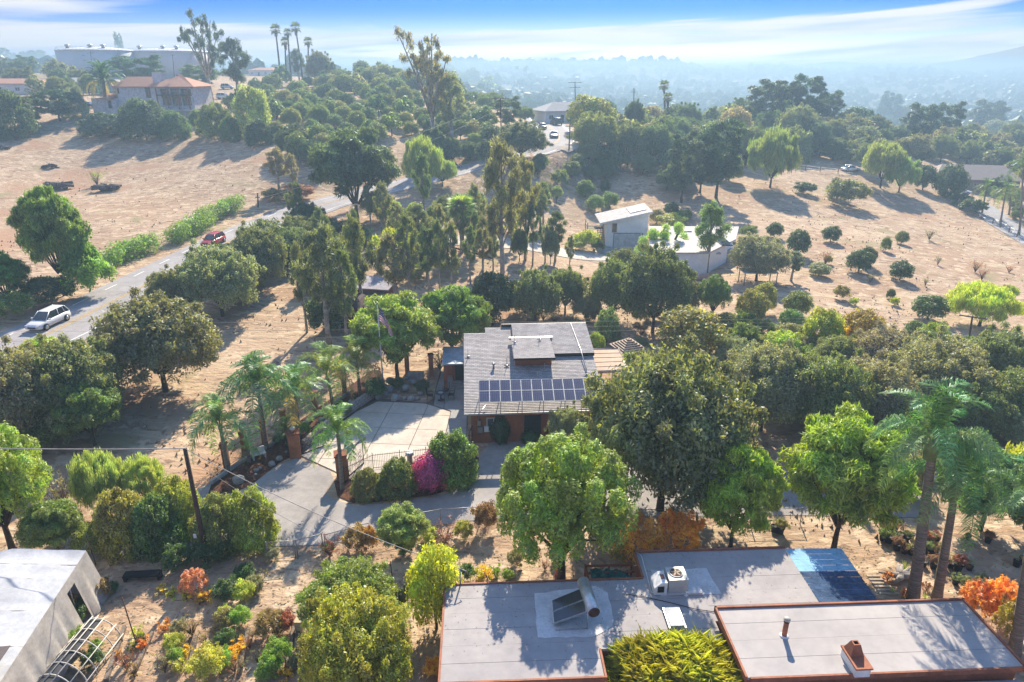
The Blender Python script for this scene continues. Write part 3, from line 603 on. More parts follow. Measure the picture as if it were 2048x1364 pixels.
def plant(kind, u, vb, vt, wpx, col, label, group=None, cat=None, name=None, split=None, flip=None, var=None, loc=None, deep=1.0):
    """a tree or shrub standing on the ground at pixel (u,vb), reaching row vt, wpx wide"""
    cnt[0] += 1; pl = PR[kind]; i = cnt[0] % len(pl) if var is None else var; p = pl[i]
    x, y, z = loc or G(u, vb)
    zt = ztop(y, vt); h = max(zt - z, 0.25); zc = depth(x, y, (z + zt) / 2); wm = wpx * zc / F
    sx = wm / p.W; szz = h / p.H; g = random.Random(cnt[0] * 7 + int(u))
    rz = g.random() * 6.28; nm = name or p.name; ct = cat or p.cat
    if split is None: split = p.trunk is not None and (vb - vt) > 55 and wpx > 30
    col = tuple(q * (0.92 + 0.16 * g.random()) for q in col)
    if split:
        r = T(nm, label, ct, (x, y, z), rz, group); r.scale = (sx, sx * deep, szz)
        inst('trunk', p.trunk, r); inst('crown', p.crown, r, col=col)
    else:
        r = inst(nm, p.one if p.trunk else p.crown, None, (x, y, z - 0.02), (0, 0, rz), (sx, sx * deep, szz), col); tag(r, label, ct, group)
    return r
# ------------------------------------------------------------------ surfaces on the ground
ASPH = mat('asphalt', (0.37, 0.34, 0.32), 0.9, var=0.11, scale=0.35, bump=0.35, bscale=60)
ROADM = mat('road_asphalt', (0.37, 0.345, 0.34), 0.9, var=0.10, scale=0.3, bump=0.3, bscale=50)
CONC = mat('concrete', (0.60, 0.52, 0.43), 0.85, var=0.09, scale=0.5, bump=0.2, bscale=40)
CONC2 = mat('patio_concrete', (0.36, 0.36, 0.35), 0.85, var=0.1, scale=0.6, bump=0.2, bscale=40)
WHITE = mat('white_paint', (0.75, 0.75, 0.73), 0.6, var=0.06, scale=4)
YELL = mat('yellow_line', (0.62, 0.40, 0.08), 0.8, var=0.12, scale=2)
BRN = mat('terracotta_paint', (0.36, 0.125, 0.06), 0.8, var=0.12, scale=1.2, bump=0.25, bscale=25)
BRN2 = mat('terracotta_fascia', (0.38, 0.14, 0.075), 0.7, var=0.15, scale=2)
BLACK = mat('black_iron', (0.02, 0.018, 0.018), 0.5, var=0.1)
DARK = mat('dark_opening', (0.02, 0.02, 0.024), 0.3, var=0.1)
GLASS = mat('window_glass', (0.05, 0.07, 0.08), 0.08, var=0.2, spec=0.9)
METAL = mat('galvanised_metal', (0.5, 0.5, 0.5), 0.35, 0.85, var=0.12)
WOOD = mat('weathered_wood', (0.30, 0.24, 0.19), 0.9, var=0.25, scale=3, bump=0.4, stretch=(1, 8, 8))
POLEW = mat('pole_wood', (0.13, 0.085, 0.06), 0.95, var=0.3, scale=4, bump=0.5, stretch=(6, 6, 1))
STUCCO = mat('white_stucco', (0.80, 0.77, 0.73), 0.9, var=0.05, scale=0.6, bump=0.15, bscale=20)
MULCH = mat('bark_mulch', (0.16, 0.07, 0.04), 1, var=0.35, scale=6, bump=0.9, bscale=30)
STONE = mat('boulder_stone', (0.42, 0.40, 0.37), 0.9, var=0.18, scale=2.5, bump=0.5, bscale=12)
def wpath(px, z=None, step=1.5): return wpath_w([Vector(G(*p)) if z is None else Vector(PX(*p, z)) for p in px], step)
def wpath_w(P_, step=1.5):
    out = []
    for i in range(len(P_) - 1):
        a, b, c, d = P_[max(i - 1, 0)], P_[i], P_[i + 1], P_[min(i + 2, len(P_) - 1)]
        n = max(2, int((c - b).length / step))
        for k in range(n):
            t = k / n; out.append(0.5 * ((2 * b) + (c - a) * t + (2 * a - 5 * b + 4 * c - d) * t * t + (3 * b - a - 3 * c + d) * t ** 3))
    out.append(P_[-1]); return out
def strip(path, o0, o1, dz, nx=2, s0=0, s1=1e9, hz=None):
    V = []; Q_ = []; acc = 0; k = 0; L0 = None
    for i, p in enumerate(path):
        if i: acc += (p - path[i - 1]).xy.length
        if acc < s0 or acc > s1: continue
        d = (path[min(i + 1, len(path) - 1)] - path[max(i - 1, 0)]).xy.normalized(); nrm = Vector((-d.y, d.x))
        for j in range(nx + 1):
            o = o0 + (o1 - o0) * j / nx; V.append((p.x + nrm.x * o, p.y + nrm.y * o, 0))
        k += 1
    V = np.array(V); 
    if len(V) < 2 * (nx + 1): return None
    V[:, 2] = (Hn(V[:, 0], V[:, 1]) if hz is None else hz) + dz
    Q_ = [(i * (nx + 1) + j + 1, i * (nx + 1) + j, (i + 1) * (nx + 1) + j, (i + 1) * (nx + 1) + j + 1) for i in range(k - 1) for j in range(nx)]
    return V, np.array(Q_)
def struct(name, VQ, m, kind='structure', parent=None):
    o = link(bpy.data.objects.new(name, npmesh(name, VQ[0], VQ[1], m)), parent)
    if kind: o['kind'] = kind
    return o
RP = [Vector((p.x, p.y, H(p.x, p.y))) for p in wpath_w([Vector(tuple(p)) for p in ROADW])]
RD = struct('road', strip(RP, -4.9, 4.9, 0.07, 8), ROADM)
def marks():
    for nm, o0, o1 in (('yellow_line', -0.22, -0.10), ('yellow_line', 0.10, 0.22)):
        struct(nm, strip(RP, o0, o1, 0.085, 1), YELL, None, RD)
    struct('edge_line', strip(RP, -3.75, -3.57, 0.085, 1), WHITE, None, RD)
    L_ = sum((RP[i + 1] - RP[i]).xy.length for i in range(len(RP) - 1)); s = 0
    fine = []
    for i in range(len(RP) - 1):
        for k in range(4): fine.append(RP[i].lerp(RP[i + 1], k / 4))
    # broken line on the field side as far as the red car, solid beyond it
    while s < L_:
        if s < 78:
            q = strip(fine, 3.5, 3.68, 0.086, 1, s, s + 2.6); s += 5.6
        else: q = strip(fine, 3.5, 3.68, 0.086, 1, s, L_); s = L_
        if q: struct('edge_line', q, WHITE, None, RD)
marks()
def flatpoly(name, px, z, m, kind='structure', th=0.0, z0=None):
    P_ = [PX(u, v, z)[:2] for u, v in px]
    a = sum(P_[i - 1][0] * P_[i][1] - P_[i][0] * P_[i - 1][1] for i in range(len(P_)))
    if a < 0: P_.reverse()
    mb = MB()
    if th: mb.prism(P_, z - th, z)
    else: mb.add([(x, y, z) for x, y in P_], [tuple(range(len(P_)))])
    o = mb.build(name, m)
    if kind: o['kind'] = kind
    return o
flatpoly('driveway', [(330, 1010), (380, 985), (430, 962), (480, 968), (540, 938), (592, 916), (660, 941), (668, 960), (650, 985), (672, 1000), (705, 1010), (760, 1008), (812, 1000), (870, 994), (930, 975), (955, 935), (962, 905), (990, 878),
    (1130, 878), (1300, 930), (1600, 950), (1850, 985), (1850, 1035), (1560, 1030), (1400, 1033), (1250, 1032), (1100, 1030), (930, 1042), (760, 1068), (650, 1090), (545, 1092), (440, 1100), (300, 1112), (130, 1120), (130, 1080)], 0.03, ASPH)
def clip(poly, inside, cut):
    out = []
    for i in range(len(poly)):
        a, b = poly[i - 1], poly[i]
        ia, ib = inside(a), inside(b)
        if ia != ib: out.append(cut(a, b))
        if ib: out.append(b)
    return out
def slabs(parent, name, px, z, ang, cw, ch, off, m, gap=0.055, th=0.1, world=None):
    P_ = world or [PX(u, v, z)[:2] for u, v in px]; ca, sa = math.cos(ang), math.sin(ang)
    L_ = [(x * ca + y * sa, -x * sa + y * ca) for x, y in P_]
    x0, x1 = min(p[0] for p in L_), max(p[0] for p in L_); y0, y1 = min(p[1] for p in L_), max(p[1] for p in L_)
    i0 = math.floor((x0 - off[0]) / cw); i1 = math.ceil((x1 - off[0]) / cw); j0 = math.floor((y0 - off[1]) / ch); j1 = math.ceil((y1 - off[1]) / ch); res = []
    for i in range(i0, i1):
        for j in range(j0, j1):
            a0, a1 = off[0] + i * cw + gap / 2, off[0] + (i + 1) * cw - gap / 2; b0, b1 = off[1] + j * ch + gap / 2, off[1] + (j + 1) * ch - gap / 2
            q = L_
            def lin(k, v):
                return lambda a, b: tuple(a[t] + (b[t] - a[t]) * (v - a[k]) / (b[k] - a[k]) for t in (0, 1))
            for k, v, sgn in ((0, a0, 1), (0, a1, -1), (1, b0, 1), (1, b1, -1)):
                q = clip(q, lambda p: (p[k] - v) * sgn > 0, lin(k, v))
                if len(q) < 3: break
            if len(q) < 3: continue
            ar = sum(q[t - 1][0] * q[t][1] - q[t][0] * q[t - 1][1] for t in range(len(q))) / 2
            if abs(ar) < 0.05: continue
            w_ = [(x * ca - y * sa, x * sa + y * ca) for x, y in q]
            if ar < 0: w_.reverse()
            res.append(MB().prism(w_, z - th, z + 0.004 * ((i * 7 + j * 3) % 3)).build(name, m, parent))
    return res
court = flatpoly('courtyard_paving', [(598, 909), (634, 882), (668, 855), (712, 822), (757, 797), (852, 805), (866, 798), (880, 742), (932, 742), (936, 880), (925, 912), (860, 912), (706, 962), (668, 941)], 0.02, mat('joint_sand', (0.16, 0.13, 0.10), 1))
slabs(court, 'concrete_slab', [(600, 910), (636, 882), (668, 857), (712, 824), (755, 803), (850, 807), (866, 812), (901, 824), (886, 885), (868, 912), (706, 962), (668, 941)], 0.07, R(-5), 3.1, 2.5, (0.55, 0.2), CONC)
slabs(court, 'patio_slab', [(868, 806), (873, 775), (884, 742), (932, 742), (936, 880), (925, 912), (870, 912), (888, 885), (903, 822), (868, 810)], 0.065, R(3), 2.0, 3.2, (-5.1, 0.9), CONC2)
flatpoly('gravel_bed', [(412, 1000), (425, 962), (460, 935), (530, 893), (632, 818), (745, 740), (760, 740), (770, 760), (757, 797), (712, 822), (640, 878), (598, 906), (560, 925), (500, 972), (468, 985)], 0.035, MULCH, 'stuff')
flatpoly('planting_bed', [(668, 962), (700, 950), (870, 905), (935, 905), (958, 915), (950, 940), (925, 972), (865, 990), (760, 1003), (705, 1005), (675, 992)], 0.06, MULCH, 'stuff')
# driveway of the white garage, tracks, far paths
GR = mat('pale_gravel', (0.66, 0.58, 0.49), 0.95, var=0.15, scale=0.4, bump=0.3)
struct('garage_driveway', strip(wpath([(835, 462), (900, 478), (960, 486), (1030, 488), (1100, 500), (1170, 512), (1245, 508)], step=1.0), -2.6, 2.6, 0.07, 5), GR)
struct('garage_apron', strip(wpath([(1246, 497), (1246, 515)], step=0.8), -3.6, 3.6, 0.10, 6), mat('apron_concrete', (0.36, 0.38, 0.38), 0.9))
struct('dirt_track', strip(wpath([(1120, 300), (1200, 305), (1262, 312), (1330, 345), (1400, 360)], step=1.5), -2.2, 2.2, 0.10, 5), mat('track_dirt', (0.45, 0.38, 0.32), 1))
struct('path', strip(wpath([(1905, 388), (1935, 400), (1960, 410), (2000, 445), (2040, 470), (2120, 520)], step=1.5), -3.0, 3.0, 0.10, 5), mat('path_concrete', (0.42, 0.40, 0.39), 0.9))
# ------------------------------------------------------------------ brown house with shingle roof
def shingle_mat():
    m = bpy.data.materials.new('grey_shingles'); nt, N, L = nodes(m); b = N.new('ShaderNodeBsdfPrincipled'); o = N.new('ShaderNodeOutputMaterial'); L.new(b.outputs[0], o.inputs[0])
    tc = N.new('ShaderNodeTexCoord'); bk = N.new('ShaderNodeTexBrick'); L.new(tc.outputs['Object'], bk.inputs['Vector']); bk.inputs['Scale'].default_value = 1.0
    bk.inputs['Brick Width'].default_value = 0.32; bk.inputs['Row Height'].default_value = 0.2; bk.inputs['Mortar Size'].default_value = 0.008; bk.inputs['Bias'].default_value = 0.0
    bk.inputs['Color1'].default_value = (0.20, 0.19, 0.185, 1); bk.inputs['Color2'].default_value = (0.29, 0.275, 0.265, 1); bk.inputs['Mortar'].default_value = (0.07, 0.07, 0.07, 1)
    n = N.new('ShaderNodeTexNoise'); n.inputs['Scale'].default_value = 0.5; n.inputs['Detail'].default_value = 6; L.new(tc.outputs['Object'], n.inputs['Vector'])
    mx = N.new('ShaderNodeMix'); mx.data_type = 'RGBA'; mx.blend_type = 'MULTIPLY'; mx.inputs[0].default_value = 0.5; L.new(bk.outputs[0], mx.inputs[6]); L.new(n.outputs[0], mx.inputs[7])
    mu = N.new('ShaderNodeMix'); mu.data_type = 'RGBA'; mu.blend_type = 'MULTIPLY'; mu.inputs[0].default_value = 1; L.new(mx.outputs[2], mu.inputs[6]); mu.inputs[7].default_value = (2.1, 2.05, 2.05, 1)
    L.new(mu.outputs[2], b.inputs['Base Color']); b.inputs['Roughness'].default_value = 0.9
    return m
SHIN = shingle_mat()
def courses(x0, x1, y0, y1, zf, th=0.16, step=0.2):
    """roof slab whose top is laid in overlapping courses along x"""
    mb = MB(); y = y0
    while y < y1 - 1e-6:
        ye = min(y + step, y1); j = 0.03
        mb.quad((x0, y, zf(y) + j), (x1, y, zf(y) + j), (x1, ye + 0.0, zf(ye) + 0.006), (x0, ye, zf(ye) + 0.006))
        mb.quad((x0, y, zf(y) + 0.004), (x1, y, zf(y) + 0.004), (x1, y, zf(y) + j), (x0, y, zf(y) + j)); y = ye
    mb.prism([(x0, y0), (x1, y0), (x1, y1), (x0, y1)], lambda x, yy: zf(yy) - th, lambda x, yy: zf(yy) + 0.002)
    return mb
def window(parent, x0, x1, z0, z1, y, fm=WHITE, nx=2, axis='y', s=-1, fr=0.06):
    """window on a wall in the plane y (or x when axis is x) looking to side s"""
    def B(a0, a1, z0_, z1_, d0, d1):
        if axis == 'y': return (a0, a1, min(d0, d1), max(d0, d1), z0_, z1_)
        return (min(d0, d1), max(d0, d1), a0, a1, z0_, z1_)
    m = MB(); d0, d1 = y - s * 0.03, y + s * 0.06
    for a0, a1, b0, b1 in ((x0, x1, z0, z0 + fr), (x0, x1, z1 - fr, z1), (x0, x0 + fr, z0 + fr, z1 - fr), (x1 - fr, x1, z0 + fr, z1 - fr)): m.box(*B(a0, a1, b0, b1, d0, d1))
    for k in range(1, nx):
        xx = x0 + (x1 - x0) * k / nx; m.box(*B(xx - fr / 2, xx + fr / 2, z0 + fr, z1 - fr, d0, d1 - s * 0.01))
    o = m.build('window', fm, parent); MB().box(*B(x0 + fr, x1 - fr, z0 + fr, z1 - fr, y - s * 0.02, y + s * 0.015)).build('pane', GLASS, o); return o
def brown_house():
    h = T('shingled_house', 'single-storey terracotta house with grey shingle roof and a double row of solar panels', 'house', (-3.62, 45.86, 0), R(3.5))
    zf = lambda y: 2.95 + 0.19 * y
    courses(0, 11.0, 0, 7.2, zf).build('lower_roof', SHIN, h)
    courses(-0.02, 1.9, 7.2, 11.2, zf).build('lower_roof', SHIN, h)
    courses(1.9, 4.3, 7.2, 12.1, zf).build('lower_roof', SHIN, h)
    zu = lambda y: 3.25 + 0.19 * y
    courses(4.3, 11.1, 7.15, 12.1, zu).build('upper_roof', SHIN, h)
    MB().box(4.3, 11.1, 7.13, 7.149, zf(7.15) + .03, zu(7.15)).build('fascia', BLACK, h)
    # dormer with clerestory
    d = courses(4.1, 7.5, 5.3, 9.4, lambda y: 5.05 + 0.045 * (y - 5.3), 0.14).build('dormer_roof', SHIN, h)
    MB().box(4.3, 7.3, 6.0, 9.2, 4.0, 4.90).build('dormer_wall', BRN, h)
    MB().box(4.08, 7.52, 5.26, 5.299, 4.88, 5.07).build('fascia', BLACK, h)
    MB().box(3.95, 7.75, 9.41, 9.62, 5.05, 5.26).build('ridge_flashing', METAL, h)
    w_ = MB(); w_.box(0.5, 10.6, 0.55, 11.0, 0, 2.95); 
    w_.prism([(0.5, 0.55), (10.6, 0.55), (10.6, 11.0), (0.5, 11.0)], 2.95, lambda x, y: zf(y) - 0.17)
    w_.build('wall', BRN, h)
    MB().box(0, 11.0, -0.16, -0.003, zf(0) - 0.16, zf(0) - 0.02).build('gutter', mat('gutter', (0.5, 0.48, 0.45), 0.5), h)
    for x in (0.02, 10.9): MB().prism([(x, 0), (x + 0.1, 0), (x + 0.1, 7.2), (x, 7.2)], lambda a, b: zf(b) - 0.2, lambda a, b: zf(b) - 0.161).build('barge_board', BLACK, h)
    dr = MB().box(4.6, 5.9, 0.50, 0.547, 0.1, 2.3).build('door', DARK, h); MB().box(4.75, 4.85, 0.44, 0.497, 1.0, 1.15).build('handle', METAL, dr)
    MB().box(6.2, 10.4, 0.47, 0.547, 0, 0.95).build('lower_panel', mat('dark_red_panel', (0.20, 0.07, 0.045), 0.8), h)
    MB().box(4.3, 8.0, -0.6, 0.5, 0.0, 0.12).build('step', CONC2, h)
    window(h, 1.7, 2.8, 1.0, 2.2, 0.55, WHITE)
    for x0, x1, z0, z1, c in ((1.0, 1.25, 1.7, 2.15, METAL), (1.0, 1.4, 1.1, 1.6, METAL), (1.5, 1.85, 1.15, 1.6, WHITE), (2.05, 2.5, 1.0, 1.9, mat('grey_box', (0.3, 0.3, 0.32), 0.6))):
        MB().box(x0, x1, 0.36, 0.547, z0 - .1, z1 - .1).build('meter_box', c, h)
    MB().tube([(1.1, 0.45, 2.1), (1.1, 0.3, 2.6), (1.1, -0.25, 3.0), (1.7, 0.5, 3.35)], 0.03, 5).build('conduit', METAL, h)
    # solar panels, raised on a rack
    A, B_, C_, D_ = [Vector(PX(*p)) for p in ((958, 805, 3.95), (1216, 800, 3.95), (961, 761, 4.75), (1214, 754, 4.75))]
    inv = Matrix.Translation(h.location) @ Matrix.Rotation(R(3.5), 4, 'Z'); inv = inv.inverted(); A, B_, C_, D_ = [inv @ p for p in (A, B_, C_, D_)]
    cell = bpy.data.materials.new('solar_cells'); nt, N, L = nodes(cell); b = N.new('ShaderNodeBsdfPrincipled'); o = N.new('ShaderNodeOutputMaterial'); L.new(b.outputs[0], o.inputs[0])
    tc = N.new('ShaderNodeTexCoord'); bk = N.new('ShaderNodeTexBrick'); L.new(tc.outputs['Object'], bk.inputs['Vector']); bk.offset = 0; bk.inputs['Scale'].default_value = 1
    bk.inputs['Brick Width'].default_value = 0.142; bk.inputs['Row Height'].default_value = 0.9; bk.inputs['Mortar Size'].default_value = 0.005
    bk.inputs['Color1'].default_value = (0.02, 0.035, 0.10, 1); bk.inputs['Color2'].default_value = (0.03, 0.05, 0.14, 1); bk.inputs['Mortar'].default_value = (0.12, 0.15, 0.22, 1)
    L.new(bk.outputs[0], b.inputs['Base Color']); b.inputs['Roughness'].default_value = 0.5; b.inputs['Specular IOR Level'].default_value = 0.06
    ALU = mat('aluminium_frame', (0.42, 0.45, 0.48), 0.4, 0.5)
    nc = 12; w_ = (B_ - A).length / nc; hh = (C_ - A).length / 2; ex = (B_ - A).normalized(); ey = (C_ - A); ey = (ey - ex * ey.dot(ex)).normalized(); ez = ex.cross(ey)
    fm = MB(); t = 0.022
    for q in ((0, w_ - .015, 0, t), (0, w_ - .015, hh - t - .015, hh - .015), (0, t, t, hh - t - .015), (w_ - t - .015, w_ - .015, t, hh - t - .015)): fm.box(q[0], q[1], q[2], q[3], 0, 0.045)
    fme = fm.mesh('frame', ALU); pme = MB().box(t, w_ - t - .015, t, hh - t - .015, 0.01, 0.036).mesh('solar_panel', cell)
    M3 = Matrix((ex, ey, ez)).transposed(); eu = M3.to_euler()
    for r in range(2):
        for c in range(nc):
            p = inst('solar_panel', pme, h, A + ex * w_ * c + ey * hh * r, eu); f = inst('frame', fme, p)
    rk = MB()
    for c in range(0, nc + 1, 2):
        for yy in (0.1, 1.9 * hh):
            q = A + ex * w_ * c + ey * yy; rk.tube([q, (q.x, q.y, zf(q.y))], 0.03, 4)
    rk.build('panel_rack', ALU, h)
    # roof vents, sprinkler pipes
    VS = [(2.05, 5.6), (2.3, 5.4)]
    MB().lathe([(0.09, 0), (0.09, 0.35), (0.16, 0.36), (0.16, 0.45), (0.02, 0.5)], (2.45, 5.7, zf(5.7)), 10).build('roof_vent', METAL, h)
    for x, y, up in ((0.35, 7.4, 0), (3.55, 5.9, 0), (4.35, 8.2, 1), (6.55, 8.6, 1), (10.0, 4.4, 0), (5.9, 3.9, 0), (6.6, 5.0, 0)):
        z = (5.1 + 0.045 * (y - 5.3) + .03) if up else zf(y) + .03
        s = MB().tube([(x, y, z), (x, y, z + 0.75)], 0.025, 5); s.tube([(x - 0.22, y, z + 0.1), (x + 0.22, y, z + 0.1)], 0.035, 5); s.lathe([(0.12, 0), (0.05, 0.06)], (x, y, z), 8); s.build('roof_sprinkler', METAL, h)
    MB().tube([(9.7, 12.0, zu(12) + .05), (10.0, 7.2, zu(7.2) + .05), (10.05, 4.4, zf(4.4) + 0.1)], 0.045, 6).build('roof_pipe', METAL, h)
    MB().box(3.4, 11.15, 12.1, 12.3, zu(12.1) - 0.3, zu(12.1) - 0.02).build('rear_fascia', BLACK, h)
    # entrance annex with metal roof
    an = [inv @ Vector(PX(*p)) for p in ((887, 694, 2.9), (931, 694, 2.9), (929, 727, 2.75), (884, 728, 2.75))]
    BLUE = mat('sheet_metal_roof', (0.45, 0.52, 0.58), 0.5, 0.1, var=0.2, scale=1)
    m = MB(); o4 = [(p.x, p.y) for p in an]; m.prism([o4[3], o4[2], o4[1], o4[0]], 2.62, lambda x, y: 2.75 + 0.05 * (y - an[3].y)); m.build('annex_roof', BLUE, h)
    cx0, cx1, cy0, cy1 = an[3].x + 0.1, -0.03, an[3].y + 0.3, an[0].y - 0.1
    MB().box(cx0, cx0 + 0.3, cy0, cy0 + 0.3, 0, 2.6).build('porch_post', BRN, h); MB().box(cx0, cx1, cy1 - 0.1, cy1, 0, 2.6).build('annex_wall', BRN, h)
    MB().box(cx0 + 0.75, cx1 + 0.4, cy0 + 1.2, cy0 + 1.3, 0.3, 2.6).build('annex_wall', BRN, h); MB().box(cx0 + 1.0, cx0 + 2.0, cy0 + 1.14, cy0 + 1.19, 0.5, 2.4).build('annex_door', DARK, h)
    for k in range(3): MB().box(cx0 + 0.7, cx1, cy0 + 0.3 + k * 0.3, cy0 + 1.19, k * 0.15, (k + 1) * 0.15).build('step', CONC2, h)
    # tan patio cover
    pc = [inv @ Vector(PX(*p)) for p in ((1182, 696, 2.9), (1237, 695, 2.9), (1262, 742, 2.7), (1187, 745, 2.7))]
    TAN = mat('patio_cover_tan', (0.52, 0.38, 0.27), 0.8, var=0.1)
    m = MB(); m.prism([(pc[3].x, pc[3].y), (pc[2].x, pc[2].y), (pc[1].x, pc[1].y), (11.12, pc[0].y)], 2.6, 2.76); po = m.build('patio_roof', TAN, h)
    for k in range(1, 5):
        a = pc[3].lerp(pc[0], k / 5); b = pc[2].lerp(pc[1], k / 5); MB().tube([(11.15, a.y, 2.775), (b.x, b.y, 2.775)], 0.03, 4).build('batten', TAN, po)
    e = [(pc[3].x, pc[3].y, 2.8), (pc[2].x, pc[2].y, 2.8), (pc[1].x, pc[1].y, 2.8), (11.2, pc[0].y, 2.8)]; MB().tube(e, 0.07, 4, sm=False).build('patio_beam', mat('cream_trim', (0.6, 0.5, 0.4), 0.7), h)
    for p in (pc[2], pc[1]): MB().box(p.x - .3, p.x - .16, p.y + (0.2 if p is pc[2] else -.3), p.y + (0.34 if p is pc[2] else -.16), 0, 2.6).build('patio_post', WHITE, h)
    return h
HB = brown_house()
# ------------------------------------------------------------------ flat roofed house below the camera
ROOFM = mat('roof_membrane', (0.42, 0.39, 0.375), 0.85, var=0.07, scale=0.35, bump=0.12, bscale=30, col2=(0.32, 0.30, 0.30))
ROOFM2 = mat('roof_membrane_pale', (0.46, 0.425, 0.40), 0.85, var=0.07, scale=0.3, bump=0.12, bscale=30, col2=(0.375, 0.35, 0.34))
PATCH = mat('white_roof_coating', (0.68, 0.67, 0.66), 0.8, var=0.1, scale=1.3, bump=0.3, col2=(0.5, 0.49, 0.48))
FA = R(2.7)
def flat_house():
    h = T('flat_roofed_house', 'sprawling flat-roofed house with grey membrane roofs edged in terracotta', 'house', (0, 0, 0), FA)
    blocks = [('A', -2.0, 4.9, 21.25, 27.03, 3.3), ('A', 4.9, 7.85, 22.72, 27.03, 3.3), ('A', 7.85, 10.55, 22.72, 29.0, 3.3), ('A', 10.55, 15.9, 24.1, 29.0, 3.3), ('C', 10.55, 22.2, 20.3, 24.1, 4.0), ('A', 8.0, 10.55, 16.0, 20.3, 3.3), ('A', 10.55, 22.2, 16.0, 20.3, 3.3), ('A', -2.0, 4.9, 15.0, 21.25, 2.2)]
    for k, x0, x1, y0, y1, z in blocks:
        MB().box(x0 + 0.12, x1 - 0.12 + (0.24 if 0 else 0), y0 + 0.12, y1 - 0.12, 0, z - 0.14).build('wall', BRN, h)
        y = y0; j = 0
        while y < y1 - 0.02:
            ye = min(y + 0.97, y1); MB().box(x0, x1, y, ye - 0.012, z - 0.14, z + 0.006 * (j % 2)).build('roof_sheet', ROOFM2 if k == 'C' else ROOFM, h); y = ye; j += 1
    def fascia(pts, z, hh=0.16, t=0.09):
        for a, b in zip(pts[:-1], pts[1:]):
            a = Vector((*a, z)); b = Vector((*b, z)); d = (b - a).normalized(); n = Vector((-d.y, d.x, 0)) * t / 2; q = d * t / 2
            m = MB(); vs = [a - n - q, b - n + q, b + n + q, a + n - q]
            m.prism([(v.x, v.y) for v in vs], z - 0.2, z + hh); m.build('fascia', BRN2, h)
    fascia([(-2.04, 21.2), (-2.04, 27.07), (7.8, 27.07)], 3.3, 0.07); fascia([(7.85, 27.15), (7.85, 29.05), (15.9, 29.05)], 3.3, 0.10)
    fascia([(4.95, 21.2), (4.95, 22.66)], 3.3, 0.07); fascia([(-1.9, 21.2), (4.85, 21.2)], 3.3, 0.07)
    fascia([(10.5, 20.3), (10.5, 24.15), (22.2, 24.15), (22.25, 20.2)], 4.0, 0.1); fascia([(8.1, 20.36), (10.4, 20.36)], 3.3, 0.07); fascia([(10.7, 20.25), (22.1, 20.25)], 4.0, 0.04)
    # patio cover of blue corrugated sheets, each sheet separate
    B1 = mat('blue_sheet', (0.30, 0.54, 0.72), 0.9, 0.0, var=0.1, scale=1, spec=0.03); B2 = mat('navy_sheet', (0.075, 0.125, 0.22), 0.9, 0.0, var=0.2, scale=1.5, spec=0.03)
    n = 9
    for k in range(n):
        y1 = 29.05 - k * 4.0 / n; y0 = y1 - 4.0 / n + 0.02; m = MB(); x0 = 15.95; x1 = 19.05 - 0.02 * k; q = 34; pts_ = []
        for i in range(q + 1):
            x = x0 + (x1 - x0) * i / q; pts_.append((x, 3.25 - (x - x0) * 0.03 + 0.004 * (i % 2)))
        for i in range(q):
            a, b = pts_[i], pts_[i + 1]; m.quad((a[0], y0, a[1]), (b[0], y0, b[1]), (b[0], y1, b[1]), (a[0], y1, a[1]))
        m.build('roof_panel', B1 if k < 4 else B2, h, label='bright blue roof panel' if k < 4 else 'dark navy roof panel')
    for k in range(n + 1): MB().box(15.95, 19.0, 29.02 - k * 4.0 / n, 29.05 - k * 4.0 / n, 3.12, 3.16).build('rafter', WOOD, h)
    for x in (18.85,):
        for y in (25.2, 28.9): MB().box(x, x + .12, y - .12, y, 0, 3.1).build('post', WOOD, h)
    # chimney
    c = MB(); c.box(14.65, 15.5, 0, 0, 0, 0)
    L2 = lambda u, v, z: Matrix.Rotation(-FA, 4, 'Z') @ Vector(PX(u, v, z))
    a = L2(1686, 1288, 4.6); b = L2(1738, 1330, 4.6)
    ch = MB().box(a.x, a.x + 0.62, b.y - 0.05, a.y, 4.0, 4.42).build('chimney', WHITE, h)
    cp = MB().box(a.x - 0.05, a.x + 0.67, b.y - 0.10, a.y + .05, 4.42, 4.50).build('chimney_cap', BRN2, ch)
    f = MB(); x0, x1, y0, y1 = a.x + 0.02, a.x + 0.60, b.y + 0.5, a.y - 0.05; i_ = 0.15
    f.add([(x0, y0, 4.5), (x1, y0, 4.5), (x1, y1, 4.5), (x0, y1, 4.5), (x0 + i_, y0 + i_, 5.0), (x1 - i_, y0 + i_, 5.0), (x1 - i_, y1 - i_, 5.0), (x0 + i_, y1 - i_, 5.0), (x0 + i_ + .05, y0 + i_ + .05, 5.0), (x1 - i_ - .05, y0 + i_ + .05, 5.0), (x1 - i_ - .05, y1 - i_ - .05, 5.0), (x0 + i_ + .05, y1 - i_ - .05, 5.0)],
          [(0, 1, 5, 4), (1, 2, 6, 5), (2, 3, 7, 6), (3, 0, 4, 7), (4, 5, 9, 8), (5, 6, 10, 9), (6, 7, 11, 10), (7, 4, 8, 11)]); f.build('chimney_hood', BRN2, ch)
    MB().box(x0 + i_ + .05, x1 - i_ - .05, y0 + i_ + .05, y1 - i_ - .05, 4.75, 4.85).build('flue', DARK, ch)
    p = L2(1568, 1272, 4.0)
    vp = MB().tube([(p.x, p.y, 4.0), (p.x, p.y, 4.8)], 0.11, 10).build('flue_pipe', BRN2, h); MB().lathe([(0.2, 0), (0.19, 0.04), (0.12, 0.06)], (p.x, p.y, 4.0), 12).build('collar', WHITE, vp)
    MB().tube([(p.x, p.y, 4.8), (p.x, p.y, 4.88)], 0.13, 10).build('band', BLACK, vp); MB().lathe([(0.14, 0), (0.15, 0.08), (0.06, 0.14)], (p.x, p.y, 4.89), 12).build('cap', mat('cream_cap', (0.6, 0.56, 0.48), 0.5), vp)
